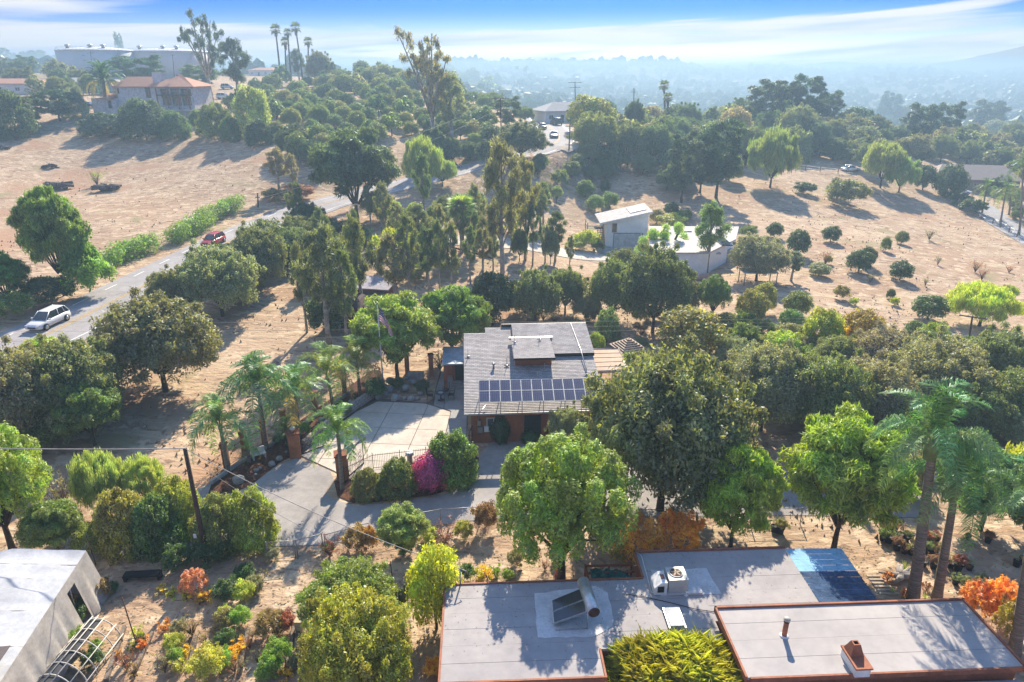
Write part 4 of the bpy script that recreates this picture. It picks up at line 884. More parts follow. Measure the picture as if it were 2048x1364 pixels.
    # rooftop coating patches
    def patch(px, z=3.3):
        P_ = [L2(u, v, z) for u, v in px]; P2 = []
        for i in range(len(P_)):
            a_, b_ = P_[i], P_[(i + 1) % len(P_)]; k_ = max(1, int((b_ - a_).length / 0.4))
            for j in range(k_): q = a_.lerp(b_, j / k_); P2.append((q.x + 0.03 * math.sin(j * 2.3 + i), q.y + 0.03 * math.cos(j * 3.1 + i)))
        ar = sum(P2[i - 1][0] * P2[i][1] - P2[i][0] * P2[i - 1][1] for i in range(len(P2)))
        if ar < 0: P2.reverse()
        MB().prism(P2, z - 0.01, z + 0.022).build('roof_patch', PATCH, h)
    patch([(1069, 1188), (1130, 1180), (1190, 1172), (1215, 1185), (1228, 1240), (1226, 1252), (1190, 1274), (1075, 1276)]); patch([(1302, 1141), (1412, 1137), (1442, 1188), (1322, 1192), (1312, 1172)])
    sk = [L2(*q) for q in ((1325, 1214, 3.5), (1358, 1212, 3.5), (1368, 1246, 3.5), (1335, 1248, 3.5))]
    s = MB(); s.box(sk[0].x, sk[1].x, sk[3].y - 0.2, sk[0].y, 3.3, 3.46); so = s.build('skylight', METAL, h)
    d = MB(); d.box(sk[0].x + .06, sk[1].x - .06, sk[3].y - 0.14, sk[0].y - .06, 3.46, 3.52); d.build('dome', mat('skylight_dome', (0.55, 0.57, 0.6), 0.5, spec=0.1), so)
    for u, v in ((1235, 1178), (1214, 1269), (1296, 1194), (1372, 1190)):
        p = L2(u, v, 3.3); MB().tube([(p.x, p.y, 3.3), (p.x, p.y, 3.55)], 0.04, 6).lathe([(0.13, 0), (0.05, 0.06)], (p.x, p.y, 3.3), 8).build('vent_pipe', WHITE, h)
    pth = [L2(*q) for q in ((1272, 1104, 3.4), (1283, 1112, 3.36), (1303, 1185, 3.36), (1372, 1188, 3.36))]; MB().tube(pth, 0.025, 5).build('roof_conduit', WHITE, h)
    pth = [L2(*q) for q in ((1245, 1187, 3.34), (1290, 1194, 3.34), (1340, 1205, 3.34), (1395, 1219, 3.34), (1432, 1224, 3.34))]; MB().tube(pth, 0.018, 4).build('roof_cable', BLACK, h)
    p = L2(921, 1170, 3.3); MB().tube([(p.x, p.y, 3.2), (p.x, p.y, 4.3)], 0.04, 6).tube([(p.x, p.y, 4.3), (p.x + 0.3, p.y, 4.15), (p.x + .2, p.y - .1, 4.0)], 0.025, 5).build('service_mast', METAL, h)
    return h, L2
HF, L2 = flat_house()
def water_heater():
    h = T('solar_water_heater', 'tilted solar water heater with silver tank on white roof patch', 'solar heater', (0, 0, 0), FA)
    A, B_, C_, D_ = L2(1108, 1250, 3.42), L2(1104, 1203, 3.42), L2(1168, 1177, 4.25), L2(1176, 1226, 4.25)
    ex = (A - B_).normalized(); 
    CB = mat('collector_glass', (0.045, 0.045, 0.05), 0.12, var=0.1, spec=0.6)
    for k in range(2):
        a = B_.lerp(A, k * 0.5 + 0.01); b = B_.lerp(A, k * 0.5 + 0.49); c = C_.lerp(D_, k * 0.5 + 0.49); d = C_.lerp(D_, k * 0.5 + 0.01)
        n = (b - a).cross(d - a).normalized() * 0.09
        if n.z < 0: n = -n
        m = MB(); q = [a, b, c, d]; m.add([p for p in q] + [p + n for p in q], [(0, 1, 2, 3), (4, 7, 6, 5), (0, 4, 5, 1), (1, 5, 6, 2), (2, 6, 7, 3), (3, 7, 4, 0)])
        po = m.build('collector_panel', METAL, h); f = MB(); cc = (a + b + c + d) / 4; f.add([p.lerp(cc, 0.07) + n * 1.04 for p in q], [(0, 1, 2, 3)]); f.build('glass', CB, po)
    t0, t1 = L2(1166, 1163, 4.45), L2(1188, 1224, 4.45); dd = (t1 - t0).normalized()
    tk = MB().tube([t0 - dd * .04, t0, t1, t1 + dd * 0.03], [0.2, 0.29, 0.29, 0.27], 18).build('tank', mat('tank_steel', (0.62, 0.63, 0.64), 0.3, 0.6), h)
    MB().tube([t1 + dd * 0.031, t1 + dd * 0.06], [0.27, 0.25], 18).build('end_cap', mat('tank_cap', (0.07, 0.03, 0.025), 0.6), tk)
    s = MB()
    for p in (C_, D_):
        s.tube([p, (p.x, p.y, 3.32)], 0.03, 5); s.tube([(p.x, p.y, 3.36), (B_.x, p.y, 3.36)], 0.025, 5)
    s.build('stand', METAL, h)
water_heater()
def ac_unit():
    h = T('air_conditioner', 'boxy grey rooftop air conditioner with round fan beside a white duct elbow', 'air conditioner', (0, 0, 0), FA)
    a, b = L2(1329, 1134, 4.2), L2(1366, 1130, 4.2); f = L2(1340, 1161, 4.2)
    x0, x1, y1, y0 = a.x, b.x - 0.02, a.y, f.y
    G_ = mat('ac_casing', (0.50, 0.49, 0.47), 0.5, 0.2, var=0.07)
    MB().box(x0, x1, y0, y1, 3.45, 4.2).build('casing', G_, h)
    cx, cy_ = (x0 + x1) / 2 - .02, y1 - 0.45
    r = MB(); r.lathe([(0.36, 0), (0.36, 0.03), (0.30, 0.035)], (cx, cy_, 4.2), 20); r.build('fan_ring', G_, h)
    d = MB(); d.lathe([(0.29, 0.036), (0.28, 0.04)], (cx, cy_, 4.2), 20); d.build('fan_well', mat('fan_well', (0.07, 0.035, 0.025), 0.7), h)
    for k in range(5): MB().box(-0.04, 0.04, 0.03, 0.26, 0, 0.01).build('fan_blade', mat('fan_blade', (0.25, 0.12, 0.07), 0.5), h, (cx, cy_, 4.245), k * 1.2566)
    MB().box(x0 - 0.05, x1 + 0.75, y0 - 0.05, y1 - 0.5, 3.34, 3.44).build('platform', PATCH, h)
    e = MB(); ex = x0 - 0.02
    pr = [(ex - 0.05, 4.05), (ex - 0.35, 4.05), (ex - 0.68, 3.75), (ex - 0.68, 3.34), (ex - 0.05, 3.34)]
    vs = [(x, y, z) for y in (y0 + 0.0, y0 + 0.85) for x, z in pr]; n = 5
    e.add(vs, [tuple(range(n)), tuple(range(2 * n - 1, n - 1, -1))] + [((i + 1) % n, i, n + i, n + (i + 1) % n) for i in range(n)]); el = e.build('duct_elbow', WHITE, h)
    MB().box(ex - 0.52, ex - 0.2, y0 - 0.02, y0 - 0.003, 3.5, 3.85).build('intake_grille', DARK, el); MB().box(ex - 0.3, ex - 0.12, y0 + 0.3, y0 + 0.6, 4.053, 4.07).build('rust_patch', BRN2, el)
ac_unit()
def dog_run():
    h = T('lath_shelter', 'timber frame shade bay with a torn green tarp beside flat roof', 'shelter', (0, 0, 0), FA)
    for k in range(4): MB().box(5.3, 7.75, 27.2 + k * 0.55, 27.28 + k * 0.55, 2.6, 2.7).build('beam', BRN, h)
    MB().box(5.2, 5.3, 27.15, 29.0, 2.6, 2.7).build('beam', BRN, h)
    for x in (5.25, 6.5, 7.7): MB().box(x - .05, x + .05, 28.85, 28.95, 0, 2.6).build('post', BRN, h)
    m = MB(); nx, ny = 26, 14; g = random.Random(3); TG = mat('green_tarp', (0.02, 0.16, 0.13), 0.4, var=0.3, scale=3)
    vs = [(5.4 + 2.0 * i / nx, 27.25 + 1.3 * j / ny, 2.78 + 0.1 * math.sin(i * 0.9 + j * 0.7) + 0.07 * math.sin(j * 1.9 - i * .4) - 0.25 * (j / ny) ** 2 * (i / nx)) for j in range(ny + 1) for i in range(nx + 1)]
    m.add(vs, [(j * (nx + 1) + i, j * (nx + 1) + i + 1, (j + 1) * (nx + 1) + i + 1, (j + 1) * (nx + 1) + i) for j in range(ny) for i in range(nx)], True); m.build('tarp', TG, h)
dog_run()
def roof_litter():
    g = np.random.default_rng(21); n = 420; x = np.concatenate([g.uniform(-1.9, 7.7, n), g.uniform(7.9, 15.8, n // 2)]); y = np.concatenate([27.0 - 4.5 * g.random(n) ** 2.2, 28.9 - 4.0 * g.random(n // 2) ** 1.8])
    k = ~((x > 4.7) & (x < 10.6) & (y < 22.9)) & ~((x > 10.4) & (y < 24.3)); x, y = x[k], y[k]; n = len(x); a = g.random(n) * 6.28; s = .015 + .03 * g.random(n) ** 2
    d = np.stack([np.cos(a), np.sin(a), 0 * a], -1) * s[:, None]; e = np.stack([-np.sin(a), np.cos(a), .3 * g.random(n)], -1) * s[:, None] * .5; p = np.stack([x, y, np.full(n, 3.325)], -1)
    V = np.stack([p - d, p + e, p + d, p - e], 1).reshape(-1, 3); o = inst('leaf_litter', npmesh('leaf_litter', V, np.arange(len(V)).reshape(-1, 4), DRY), HF, col=(.22, .16, .09)); o['kind'] = 'stuff'
roof_litter()
# grass mound in the courtyard
def courtyard_grass():
    g = np.random.default_rng(4); n = 24000
    x = 5.05 + 5.45 * g.random(n); y = 20.45 + 2.3 * g.random(n) ** 0.85
    fx = (x - 5.2) / 5.1; dome = 2.7 + 1.0 * np.clip(1 - np.abs(fx - 0.55) ** 2.5 * 4, 0, 1); keep = ~((x < 6.05) & (x > 5.75) & (y < 22)); dome *= np.where(x < 5.8, 0.85, 1)
    clump = 0.3 * np.sin(x * 5.1 + np.sin(y * 4) * 2) * np.sin(y * 5.7); b = np.stack([x, y, dome + clump + 0.2 * g.normal(size=n) - 0.5], -1)[keep]; n = len(b)
    a = g.random(n) * 6.28; L_ = 0.35 + 0.45 * g.random(n); lean = 0.25 + 0.6 * g.random(n)
    d = np.stack([np.cos(a) * lean, np.sin(a) * lean, np.ones(n) * 0.9], -1); w_ = np.stack([-np.sin(a), np.cos(a), 0 * a], -1) * 0.014
    t1 = b + d * (L_ * 0.6)[:, None]; t2 = b + d * L_[:, None] + np.stack([np.cos(a), np.sin(a), -0.8 + 0 * a], -1) * (0.22 * L_)[:, None]
    V = np.stack([b - w_, b + w_, t1 + w_, t2, t1 - w_], 1).reshape(-1, 3); o = inst('bamboo_grass', npmesh('bamboo_grass', V, np.arange(len(V)).reshape(-1, 5), LEAF), None, rot=(0, 0, FA), col=(0.27, 0.28, 0.055))
    tag(o, 'shaggy yellow-green grass mound filling the courtyard between the roofs', 'grass', kind='thing')
    m = MB(); m.box(5.1, 10.3, 20.4, 22.65, 0, 0.08); q = m.build('courtyard_soil', MULCH, None, None, FA); q['kind'] = 'structure'
    # bamboo stems under the leaves
    s = MB(); r = random.Random(2)
    for k in range(70):
        px, py = r.uniform(5.4, 10.2), r.uniform(20.6, 22.5); s.tube([(px, py, 0), (px + r.uniform(-.2, .2), py, 2.2)], 0.02, 4)
    s.build('stems', DRY, o)
courtyard_grass()
# ------------------------------------------------------------------ courtyard fence, pillars, gates
PC = mat('pillar_cap', (0.27, 0.09, 0.05), 0.8)
def pillar(u, v, label, wd=0.55, h=1.75, urn=True):
    x, y, z = PX(u, v, 0); r = T('brick_pillar', label, 'pillar', (x, y, 0), R(15), 'terracotta pillars of the courtyard fence')
    MB().box(-wd / 2, wd / 2, -wd / 2, wd / 2, 0, h).build('shaft', mat('pillar_stucco', (0.40, 0.17, 0.085), 0.85, var=0.15, bump=0.3), r)
    MB().box(-wd / 2 - .06, wd / 2 + .06, -wd / 2 - .06, wd / 2 + .06, h, h + 0.1).build('cap', PC, r)
    if urn: MB().lathe([(0.1, 0), (0.07, 0.08), (0.2, 0.22), (0.2, 0.3), (0.13, 0.35), (0.05, 0.4)], (0, 0, h + 0.1), 12).build('globe_lamp', mat('lamp_globe', (0.6, 0.55, 0.45), 0.4), r)
    return x, y
PL = [(455, 937, 'terracotta pillar at the lowest end of the iron fence, next to the lowest palm'), (492, 912, 'terracotta pillar second from the driveway end of the iron fence'),
      (531, 888, 'terracotta pillar behind the tallest courtyard palm'), (570, 867, 'dark terracotta pillar between two palms, fourth along the fence'), (632, 829, 'terracotta pillar standing alone against the dry slope'), (690, 790, 'terracotta pillar behind the rear palms')]
PP = [pillar(u, v, l, 0.42, 2.0, k in (1,)) for k, (u, v, l) in enumerate(PL)]
g1 = pillar(592, 912, 'broad terracotta gate pillar carrying a plant urn', 0.8, 2.0)
g2 = pillar(686, 957, 'broad terracotta gate pillar behind the leaning palm', 0.8, 2.0)
pillar(863, 752, 'terracotta post under the feathery tree by the rock garden', 0.4, 2.2, False); pillar(857, 748, 'tall terracotta post beside rock garden wall', 0.4, 2.0, False) if 0 else None
pillar(815, 748, 'terracotta post among the rock garden ferns', 0.4, 2.6, False)
def iron_bay(root, a, b, h=1.6, sp=0.12, posts=True):
    a = Vector((*a, 0)); b = Vector((*b, 0)); L_ = (b - a).length; n = max(2, int(L_ / sp)); m = MB()
    for k in range(1, n): p = a.lerp(b, k / n); m.tube([(p.x, p.y, 0.08), (p.x, p.y, h)], 0.011, 4, sm=False)
    m.build('pickets', BLACK, root)
    for z in (0.18, h - 0.12): MB().tube([(a.x, a.y, z), (b.x, b.y, z)], 0.02, 4, sm=False).build('rail', BLACK, root)
    if posts:
        for p in (a, b): MB().tube([(p.x, p.y, 0), (p.x, p.y, h + 0.1)], 0.03, 4, sm=False).build('post', BLACK, root)
f = T('iron_fence', 'black iron picket fence between the terracotta pillars below the dry slope', 'fence')
c0 = PX(420, 963, 0)[:2]
for a, b in zip([c0] + PP[:-1], PP): iron_bay(f, a, b, 1.5, posts=False)
f = T('iron_fence', 'low black iron fence across the courtyard front, behind the purple bush', 'fence')
q = [PX(690, 968, 0)[:2], PX(747, 940, 0)[:2], PX(801, 934, 0)[:2], PX(853, 928, 0)[:2], PX(905, 922, 0)[:2]]
for a, b in zip(q[:-1], q[1:]): iron_bay(f, a, b, 1.35)
m = MB()
for a, b in zip([PX(417, 968, 0), PX(470, 930, 0), PX(560, 878, 0), PX(640, 825, 0), PX(700, 782, 0)][:-1], [PX(470, 930, 0), PX(560, 878, 0), PX(640, 825, 0), PX(700, 782, 0), PX(748, 750, 0)]):
    a, b = Vector(a), Vector(b); d = (b - a).normalized(); n = Vector((-d.y, d.x, 0)) * 0.11; a = a - n * 2.2; b = b - n * 2.2 - d * 0.01
    m.prism([(p.x, p.y) for p in (a - n, b - n, b + n, a + n)], 0, 0.28)
tag(m.build('low_wall', mat('kerb_white', (0.55, 0.52, 0.47), 0.9, var=0.15)), 'low pale footing wall running under the iron fence', 'wall')
def gate(hinge, end, label, arch=1, h0=1.4, h1=2.1):
    r = T('iron_gate', label, 'gate'); a, b = Vector((*hinge, 0)), Vector((*end, 0)); n = 14; m = MB(); top = []
    for k in range(n + 1): t = k / n; top.append((a.lerp(b, t).x, a.lerp(b, t).y, h0 + (h1 - h0) * math.sin(t * math.pi / 2)))
    fr = MB().tube(top, 0.035, 5); fr.tube([(a.x, a.y, 0.12), (b.x, b.y, 0.12)], 0.035, 5); fr.tube([(a.x, a.y, 0.1), top[0]], 0.035, 5); fr.tube([(b.x, b.y, 0.1), top[-1]], 0.035, 5); fr.build('frame', BLACK, r)
    g = random.Random(len(label)); s = MB(); d = (b - a)
    for k in range(26):
        t, z = g.random() * 0.86 + 0.05, 0.3 + g.random() * (h0 - 0.4); rr = 0.1 + 0.14 * g.random(); ph = g.random() * 6; pth = []
        for j in range(12):
            an = ph + j * 0.55; r2 = rr * (1 - j / 14); pth.append((a.x + d.x * t + d.normalized().x * math.cos(an) * r2, a.y + d.y * t + d.normalized().y * math.cos(an) * r2, z + math.sin(an) * r2 + 0.1))
        s.tube(pth, 0.011, 3, cap=False)
    s.build('scrollwork', BLACK, r)
    p = MB()
    for k in range(1, n): p.tube([(top[k][0], top[k][1], 0.12), (top[k][0], top[k][1], top[k][2])], 0.009, 3, sm=False)
    p.build('bars', BLACK, r); return r
gate((g1[0] + 0.45, g1[1] + 0.1), PX(648, 894, 0)[:2], 'open scrolled iron gate leaf beside the urn pillar')
gate((g2[0] + 0.4, g2[1] + 0.15), PX(728, 928, 0)[:2], 'open scrolled iron gate leaf behind the leaning palm')
gate(PX(940, 893, 0)[:2], PX(972, 860, 0)[:2], 'dark iron side gate with curved white top rail at house corner', 1, 1.3, 2.2)
# retaining wall of stone blocks
def stone_wall():
    r = T('retaining_wall', 'curved retaining wall of pale stone blocks beside the concrete court', 'wall'); pth = wpath([(612, 897), (634, 878), (664, 853), (708, 821), (735, 803), (754, 790)], 0, 0.5)
    tot = [0]
    for i in range(1, len(pth)): tot.append(tot[-1] + (pth[i] - pth[i - 1]).length)
    bm_ = [MB().add([(x * 0.21 * (1 - 0.12 * (z > 0)) + .02 * math.sin(k * 3 + x), y * 0.15, z + 0.29 * (z > 0) * 0) for x in (-1, 1) for y in (-1, 1) for z in (0, 0.27)], [(0, 1, 3, 2), (4, 6, 7, 5), (0, 4, 5, 1), (2, 3, 7, 6), (0, 2, 6, 4), (1, 5, 7, 3)]).mesh('stone', mat('wall_stone', (0.55, 0.48, 0.42), 0.95, var=0.2, scale=2, bump=0.6)) for k in range(3)]
    for row in range(3):
        s = 0.22 * (row % 2); 
        while s < tot[-1] - 0.2:
            i = max(j for j in range(len(tot)) if tot[j] <= s); i = min(i, len(pth) - 2); t = (s - tot[i]) / max(tot[i + 1] - tot[i], 1e-6); p = pth[i].lerp(pth[i + 1], t); d = pth[i + 1] - pth[i]
            inst('stone', bm_[(row + int(s * 5)) % 3], r, (p.x, p.y, row * 0.28), (0, 0, math.atan2(d.y, d.x) + 0.04 * math.sin(s * 9)), (1, 1 + 0.1 * math.sin(s * 7), 1)); s += 0.44
stone_wall()
def rock_mesh(seed, sub=3):
    import bmesh
    bm = bmesh.new(); bmesh.ops.create_icosphere(bm, subdivisions=sub, radius=1); g = random.Random(seed); ax = [Vector((g.gauss(0, 1), g.gauss(0, 1), g.gauss(0, 1))).normalized() for _ in range(9)]; of = [0.62 + 0.25 * g.random() for _ in ax]
    for v in bm.verts:
        p = v.co.copy()
        for a, o in zip(ax, of):
            d = p.dot(a)
            if d > o: p -= a * (d - o) * 0.75
        v.co = p * (1 + 0.05 * math.sin(p.x * 7 + seed) * math.sin(p.y * 6))
    me = bpy.data.meshes.new('boulder'); bm.to_mesh(me); bm.free(); me.materials.append(STONE); me.polygons.foreach_set('use_smooth', [True] * len(me.polygons)); return me
ROCKS = [rock_mesh(k) for k in range(4)]
def rock(u, v, wpx, label, group='boulders around the courtyard', fl=0.75, z=0):
    x, y, z = PX(u, v, z); s = wpx * depth(x, y, z) / F / 2; o = inst('boulder', ROCKS[int(u + v) % 4], None, (x, y, z + s * fl * 0.6), (0, 0, u), (s, s, s * fl)); tag(o, label, 'boulder', group)
for u, v, w_, l in ((559, 920, 15, 'pale round boulder beside the driveway, uppermost of a close pair'), (544, 931, 16, 'pale round boulder beside the driveway, lower of a close pair'), (477, 965, 26, 'large white boulder lying at the driveway edge below the palms'),
    (513, 943, 11, 'small white stone in the mulch near the lowest palm'), (520, 938, 9, 'small pale stone tucked behind another in the mulch'), (644, 843, 15, 'pinkish boulder above the retaining wall'), (702, 808, 15, 'cream boulder near the rear palms above the retaining wall'),
    (512, 950, 7, 'tiny white stone at the mulch edge'), (573, 905, 7, 'small pale rock close to the urn pillar')): rock(u, v, w_, l)
RG = [(756, 797, 14, 'mossy brown rock ending the retaining wall'), (772, 792, 14, 'grey rock beside the mossy one'), (790, 800, 20, 'bluish grey rock at the concrete edge'), (809, 799, 11, 'cream rock at the concrete edge'), (823, 801, 16, 'blue-grey slab rock at the concrete edge'),
      (841, 790, 13, 'round white rock at the corner of rock garden'), (779, 783, 20, 'long white rock slanting in rock garden'), (792, 778, 16, 'white rock in the middle of rock garden'), (811, 780, 19, 'tall pale rock leaning in rock garden'), (835, 800, 10, 'small grey rock by the round white one'),
      (780, 766, 18, 'pale rock at the back of rock garden'), (800, 764, 15, 'grey rock at the back of rock garden'), (815, 758, 14, 'whitish rock near the dry-stone back wall'), (826, 768, 14, 'brownish rock below the back wall'), (770, 775, 12, 'small stone between ferns and rocks')]
for u, v, w_, l in RG: rock(u, v, w_, l, 'rocks of the rock garden', 0.85, 0.15 if v < 785 else 0)
m = MB(); a, b = PX(818, 757, 0), PX(848, 762, 0); m.box(a[0], b[0], b[1], b[1] + 0.3, 0, 0.9); tag(m.build('stone_wall', mat('wall_stone', (0.4, 0.4, 0.4))), 'short grey stone wall at the back of rock garden', 'wall')
# patio table and chairs
def patio():
    x, y, z = PX(882, 800, 0.07); t = T('patio_table', 'round black patio table between two iron chairs', 'table', (x, y, z))
    MB().lathe([(0.5, 0.70), (0.52, 0.72), (0.5, 0.74)], n=20).build('table_top', mat('dark_table', (0.05, 0.06, 0.07), 0.3), t); MB().lathe([(0.24, 0.745), (0.22, 0.76)], n=16).build('fire_bowl', mat('pale_bowl', (0.4, 0.42, 0.42)), t)
    MB().lathe([(0.3, 0), (0.08, 0.06), (0.06, 0.35), (0.25, 0.69)], n=12).build('pedestal', BLACK, t)
    for k, (dx, dy, a, l) in enumerate(((-0.95, 0.1, -90, 'black iron patio chair on the driveway side of the round table'), (0.9, 0.25, 90, 'black iron patio chair on the porch side of the round table'), (0.35, 1.1, 170, 'black iron patio chair behind the round table'))):
        c = T('patio_chair', l, 'chair', (x + dx, y + dy, z), R(a), 'iron patio chairs'); MB().box(-0.25, 0.25, -0.25, 0.25, 0.42, 0.46).build('seat', BLACK, c)
        bk = MB(); bk.tube([(-0.24, -0.25, 0.45), (-0.24, -0.34, 1.05), (0, -0.36, 1.12), (0.24, -0.34, 1.05), (0.24, -0.25, 0.45)], 0.02, 4)
        for i in range(-3, 4): bk.tube([(i * 0.065, -0.25, 0.46), (i * 0.065, -0.35, 1.07)], 0.008, 3)
        bk.build('backrest', BLACK, c)
        for sx in (-1, 1):
            for sy in (-1, 1): MB().tube([(sx * 0.22, sy * 0.22, 0.42), (sx * 0.25, sy * 0.26, 0)], 0.016, 4).build('leg', BLACK, c)
            MB().tube([(sx * 0.26, -0.3, 0.66), (sx * 0.28, 0.2, 0.66), (sx * 0.26, 0.24, 0.42)], 0.018, 4).build('armrest', BLACK, c)
patio()
def small_things():
    x, y, z = PX(820, 925, 0); r = T('white_urn', 'white pedestal planter beside the purple bush', 'planter', (x, y, 0)); MB().lathe([(0.22, 0), (0.2, 0.6), (0.3, 0.66), (0.3, 0.9), (0.24, 0.92)], n=14).build('bowl', WHITE, r)
    x, y, z = PX(519, 917, 0); r = T('garden_bench', 'small white garden bench under the tallest palm', 'bench', (x, y, 0), R(35)); MB().box(-.5, .5, -.2, .2, .4, .46).build('seat', WHITE, r); MB().box(-.5, .5, .2, .26, .46, .85).build('backrest', WHITE, r)
    for sx in (-.42, .42): MB().box(sx - .04, sx + .04, -.18, .18, 0, .4).build('leg', WHITE, r)
    r = T('gazebo', 'small open gazebo with pale slatted pyramid roof behind the patio cover', 'gazebo', (*PX(1254, 738, 0)[:2], 0), R(20))
    CR = mat('cream_slat', (0.58, 0.46, 0.36), 0.8)
    for sx, sy in ((-1, -1), (1, -1), (1, 1), (-1, 1)): MB().box(sx - .06, sx + .06, sy - .06, sy + .06, 0, 2.3).build('post', WOOD, r)
    for k in range(7):
        t = k / 7; w_ = 1.35 * (1 - t); z = 2.3 + 0.95 * t
        for a in range(4): MB().box(-w_, w_, -w_ - 0.02, -w_ + 0.1, z, z + 0.05).build('slat', CR, r, None, a * math.pi / 2)
    for k in range(6): MB().box(-0.95, 0.95, -1.03, -0.99, 0.35 + k * 0.34, 0.42 + k * 0.34).build('lattice_slat', CR, r)
    # flagpole and flag
    x, y, z = PX(768, 788, 0); zt = ztop(y, 609); r = T('flagpole', 'white flagpole rising through the feathery tree', 'flagpole', (x, y, 0)); MB().tube([(0, 0, 0), (0, 0, zt)], [0.07, 0.035], 8).build('pole', WHITE, r); MB().lathe([(0.02, 0), (0.11, 0.08), (0.11, 0.14), (0.02, 0.22)], (0, 0, zt), 10).build('finial', mat('gold_ball', (0.6, 0.5, 0.25), 0.3, 0.6), r)
    RED = mat('flag_red', (0.75, 0.05, 0.07), 0.8); FW = mat('flag_white', (0.9, 0.88, 0.87), 0.8); BL = mat('flag_blue', (0.03, 0.045, 0.16), 0.8)
    fl = T('flag', 'drooping red and white striped flag with blue canton on the flagpole', 'flag', (x, y, 0)); h = zt - 0.25
    def fp(s, t):      # s along the fly, t down the hoist (both 0..1)
        return (0.08 + 1.45 * s * (0.72 + 0.1 * t) + 0.1 * math.sin(s * 6), 0.16 * math.sin(s * 11 + t * 2), h - 1.35 * t * (1 - 0.25 * s) - 1.95 * s ** 1.25)
    for k in range(13):
        m = MB(); n = 18; s0 = 0.4 if k < 7 else 0
        for i in range(n):
            a, b = s0 + (1 - s0) * i / n, s0 + (1 - s0) * (i + 1) / n; m.quad(fp(a, (k + 1) / 13), fp(b, (k + 1) / 13), fp(b, k / 13), fp(a, k / 13))
        m.build('stripe', RED if k % 2 == 0 else FW, fl)
    m = MB()
    for i in range(8):
        for j in range(4): a, b, c, d = i / 20, (i + 1) / 20, j / 4 * 7 / 13, (j + 1) / 4 * 7 / 13; m.quad(fp(a, d), fp(b, d), fp(b, c), fp(a, c))
    ca = m.build('canton', BL, fl); m = MB()
    for i in range(6):
        for j in range(5):
            p = Vector(fp(0.03 + i * 0.065, 0.05 + j * 0.1)); m.tube([p + Vector((0, -0.012, 0)), p + Vector((0, -0.016, 0))], 0.03, 5)
            m.tube([p + Vector((0, 0.012, 0)), p + Vector((0, 0.016, 0))], 0.03, 5)
    m.build('stars', FW, ca)
small_things()
# chain-link fence with a gate by the driveway
def chainlink(name, px, label, h=1.2, gate_=False):
    r = T(name, label, 'gate' if gate_ else 'fence'); P_ = [Vector(PX(u, v, 0)) for u, v in px]; GM = mat('galv_pipe', (0.33, 0.31, 0.29), 0.5, 0.4)
    for p in P_: MB().tube([(p.x, p.y, 0), (p.x, p.y, h + .05)], 0.035, 5).build('post', GM, r)
    for a, b in zip(P_[:-1], P_[1:]):
        MB().tube([(a.x, a.y, h), (b.x, b.y, h)], 0.022, 4).build('rail', GM, r)
        if gate_: MB().tube([(a.x, a.y, 0.1), (b.x, b.y, 0.1)], 0.022, 4).build('rail', GM, r)
        m = MB(); L_ = (b - a).length; n = int(L_ / 0.16)
        for k in range(-8, n + 1):
            for s in (0, 1):
                t0, t1 = k * 0.16 / L_, (k * 0.16 + h) / L_; z0, z1 = (0.05, h) if s == 0 else (h, 0.05)
                if t0 < 0: z0 = z0 + (z1 - z0) * (-t0) / (t1 - t0); t0 = 0
                if t1 > 1: z1 = z0 + (z1 - z0) * (1 - t0) / (t1 - t0); t1 = 1
                if t1 <= t0: continue
                p, q = a.lerp(b, t0), a.lerp(b, t1); m.tube([(p.x, p.y, z0), (q.x, q.y, z1)], 0.0035, 3, cap=False, sm=False)
        m.build('wire_mesh', GM, r)
chainlink('chain_link_gate', [(537, 1121), (592, 1117)], 'galvanised double gate leaf standing beside the utility pole shrubs', 1.3, True)
chainlink('chain_link_gate', [(596, 1117), (647, 1103)], 'galvanised gate leaf next to the spiky potted plant', 1.3, True)
chainlink('chain_link_fence', [(652, 1103), (725, 1082), (810, 1063), (882, 1050), (960, 1045), (1010, 1040)], 'chain-link fence between asphalt driveway and nursery ground')
chainlink('chain_link_fence', [(1230, 1052), (1330, 1050), (1392, 1058), (1500, 1050), (1600, 1048)], 'chain-link fence below the great oak at driveway edge')
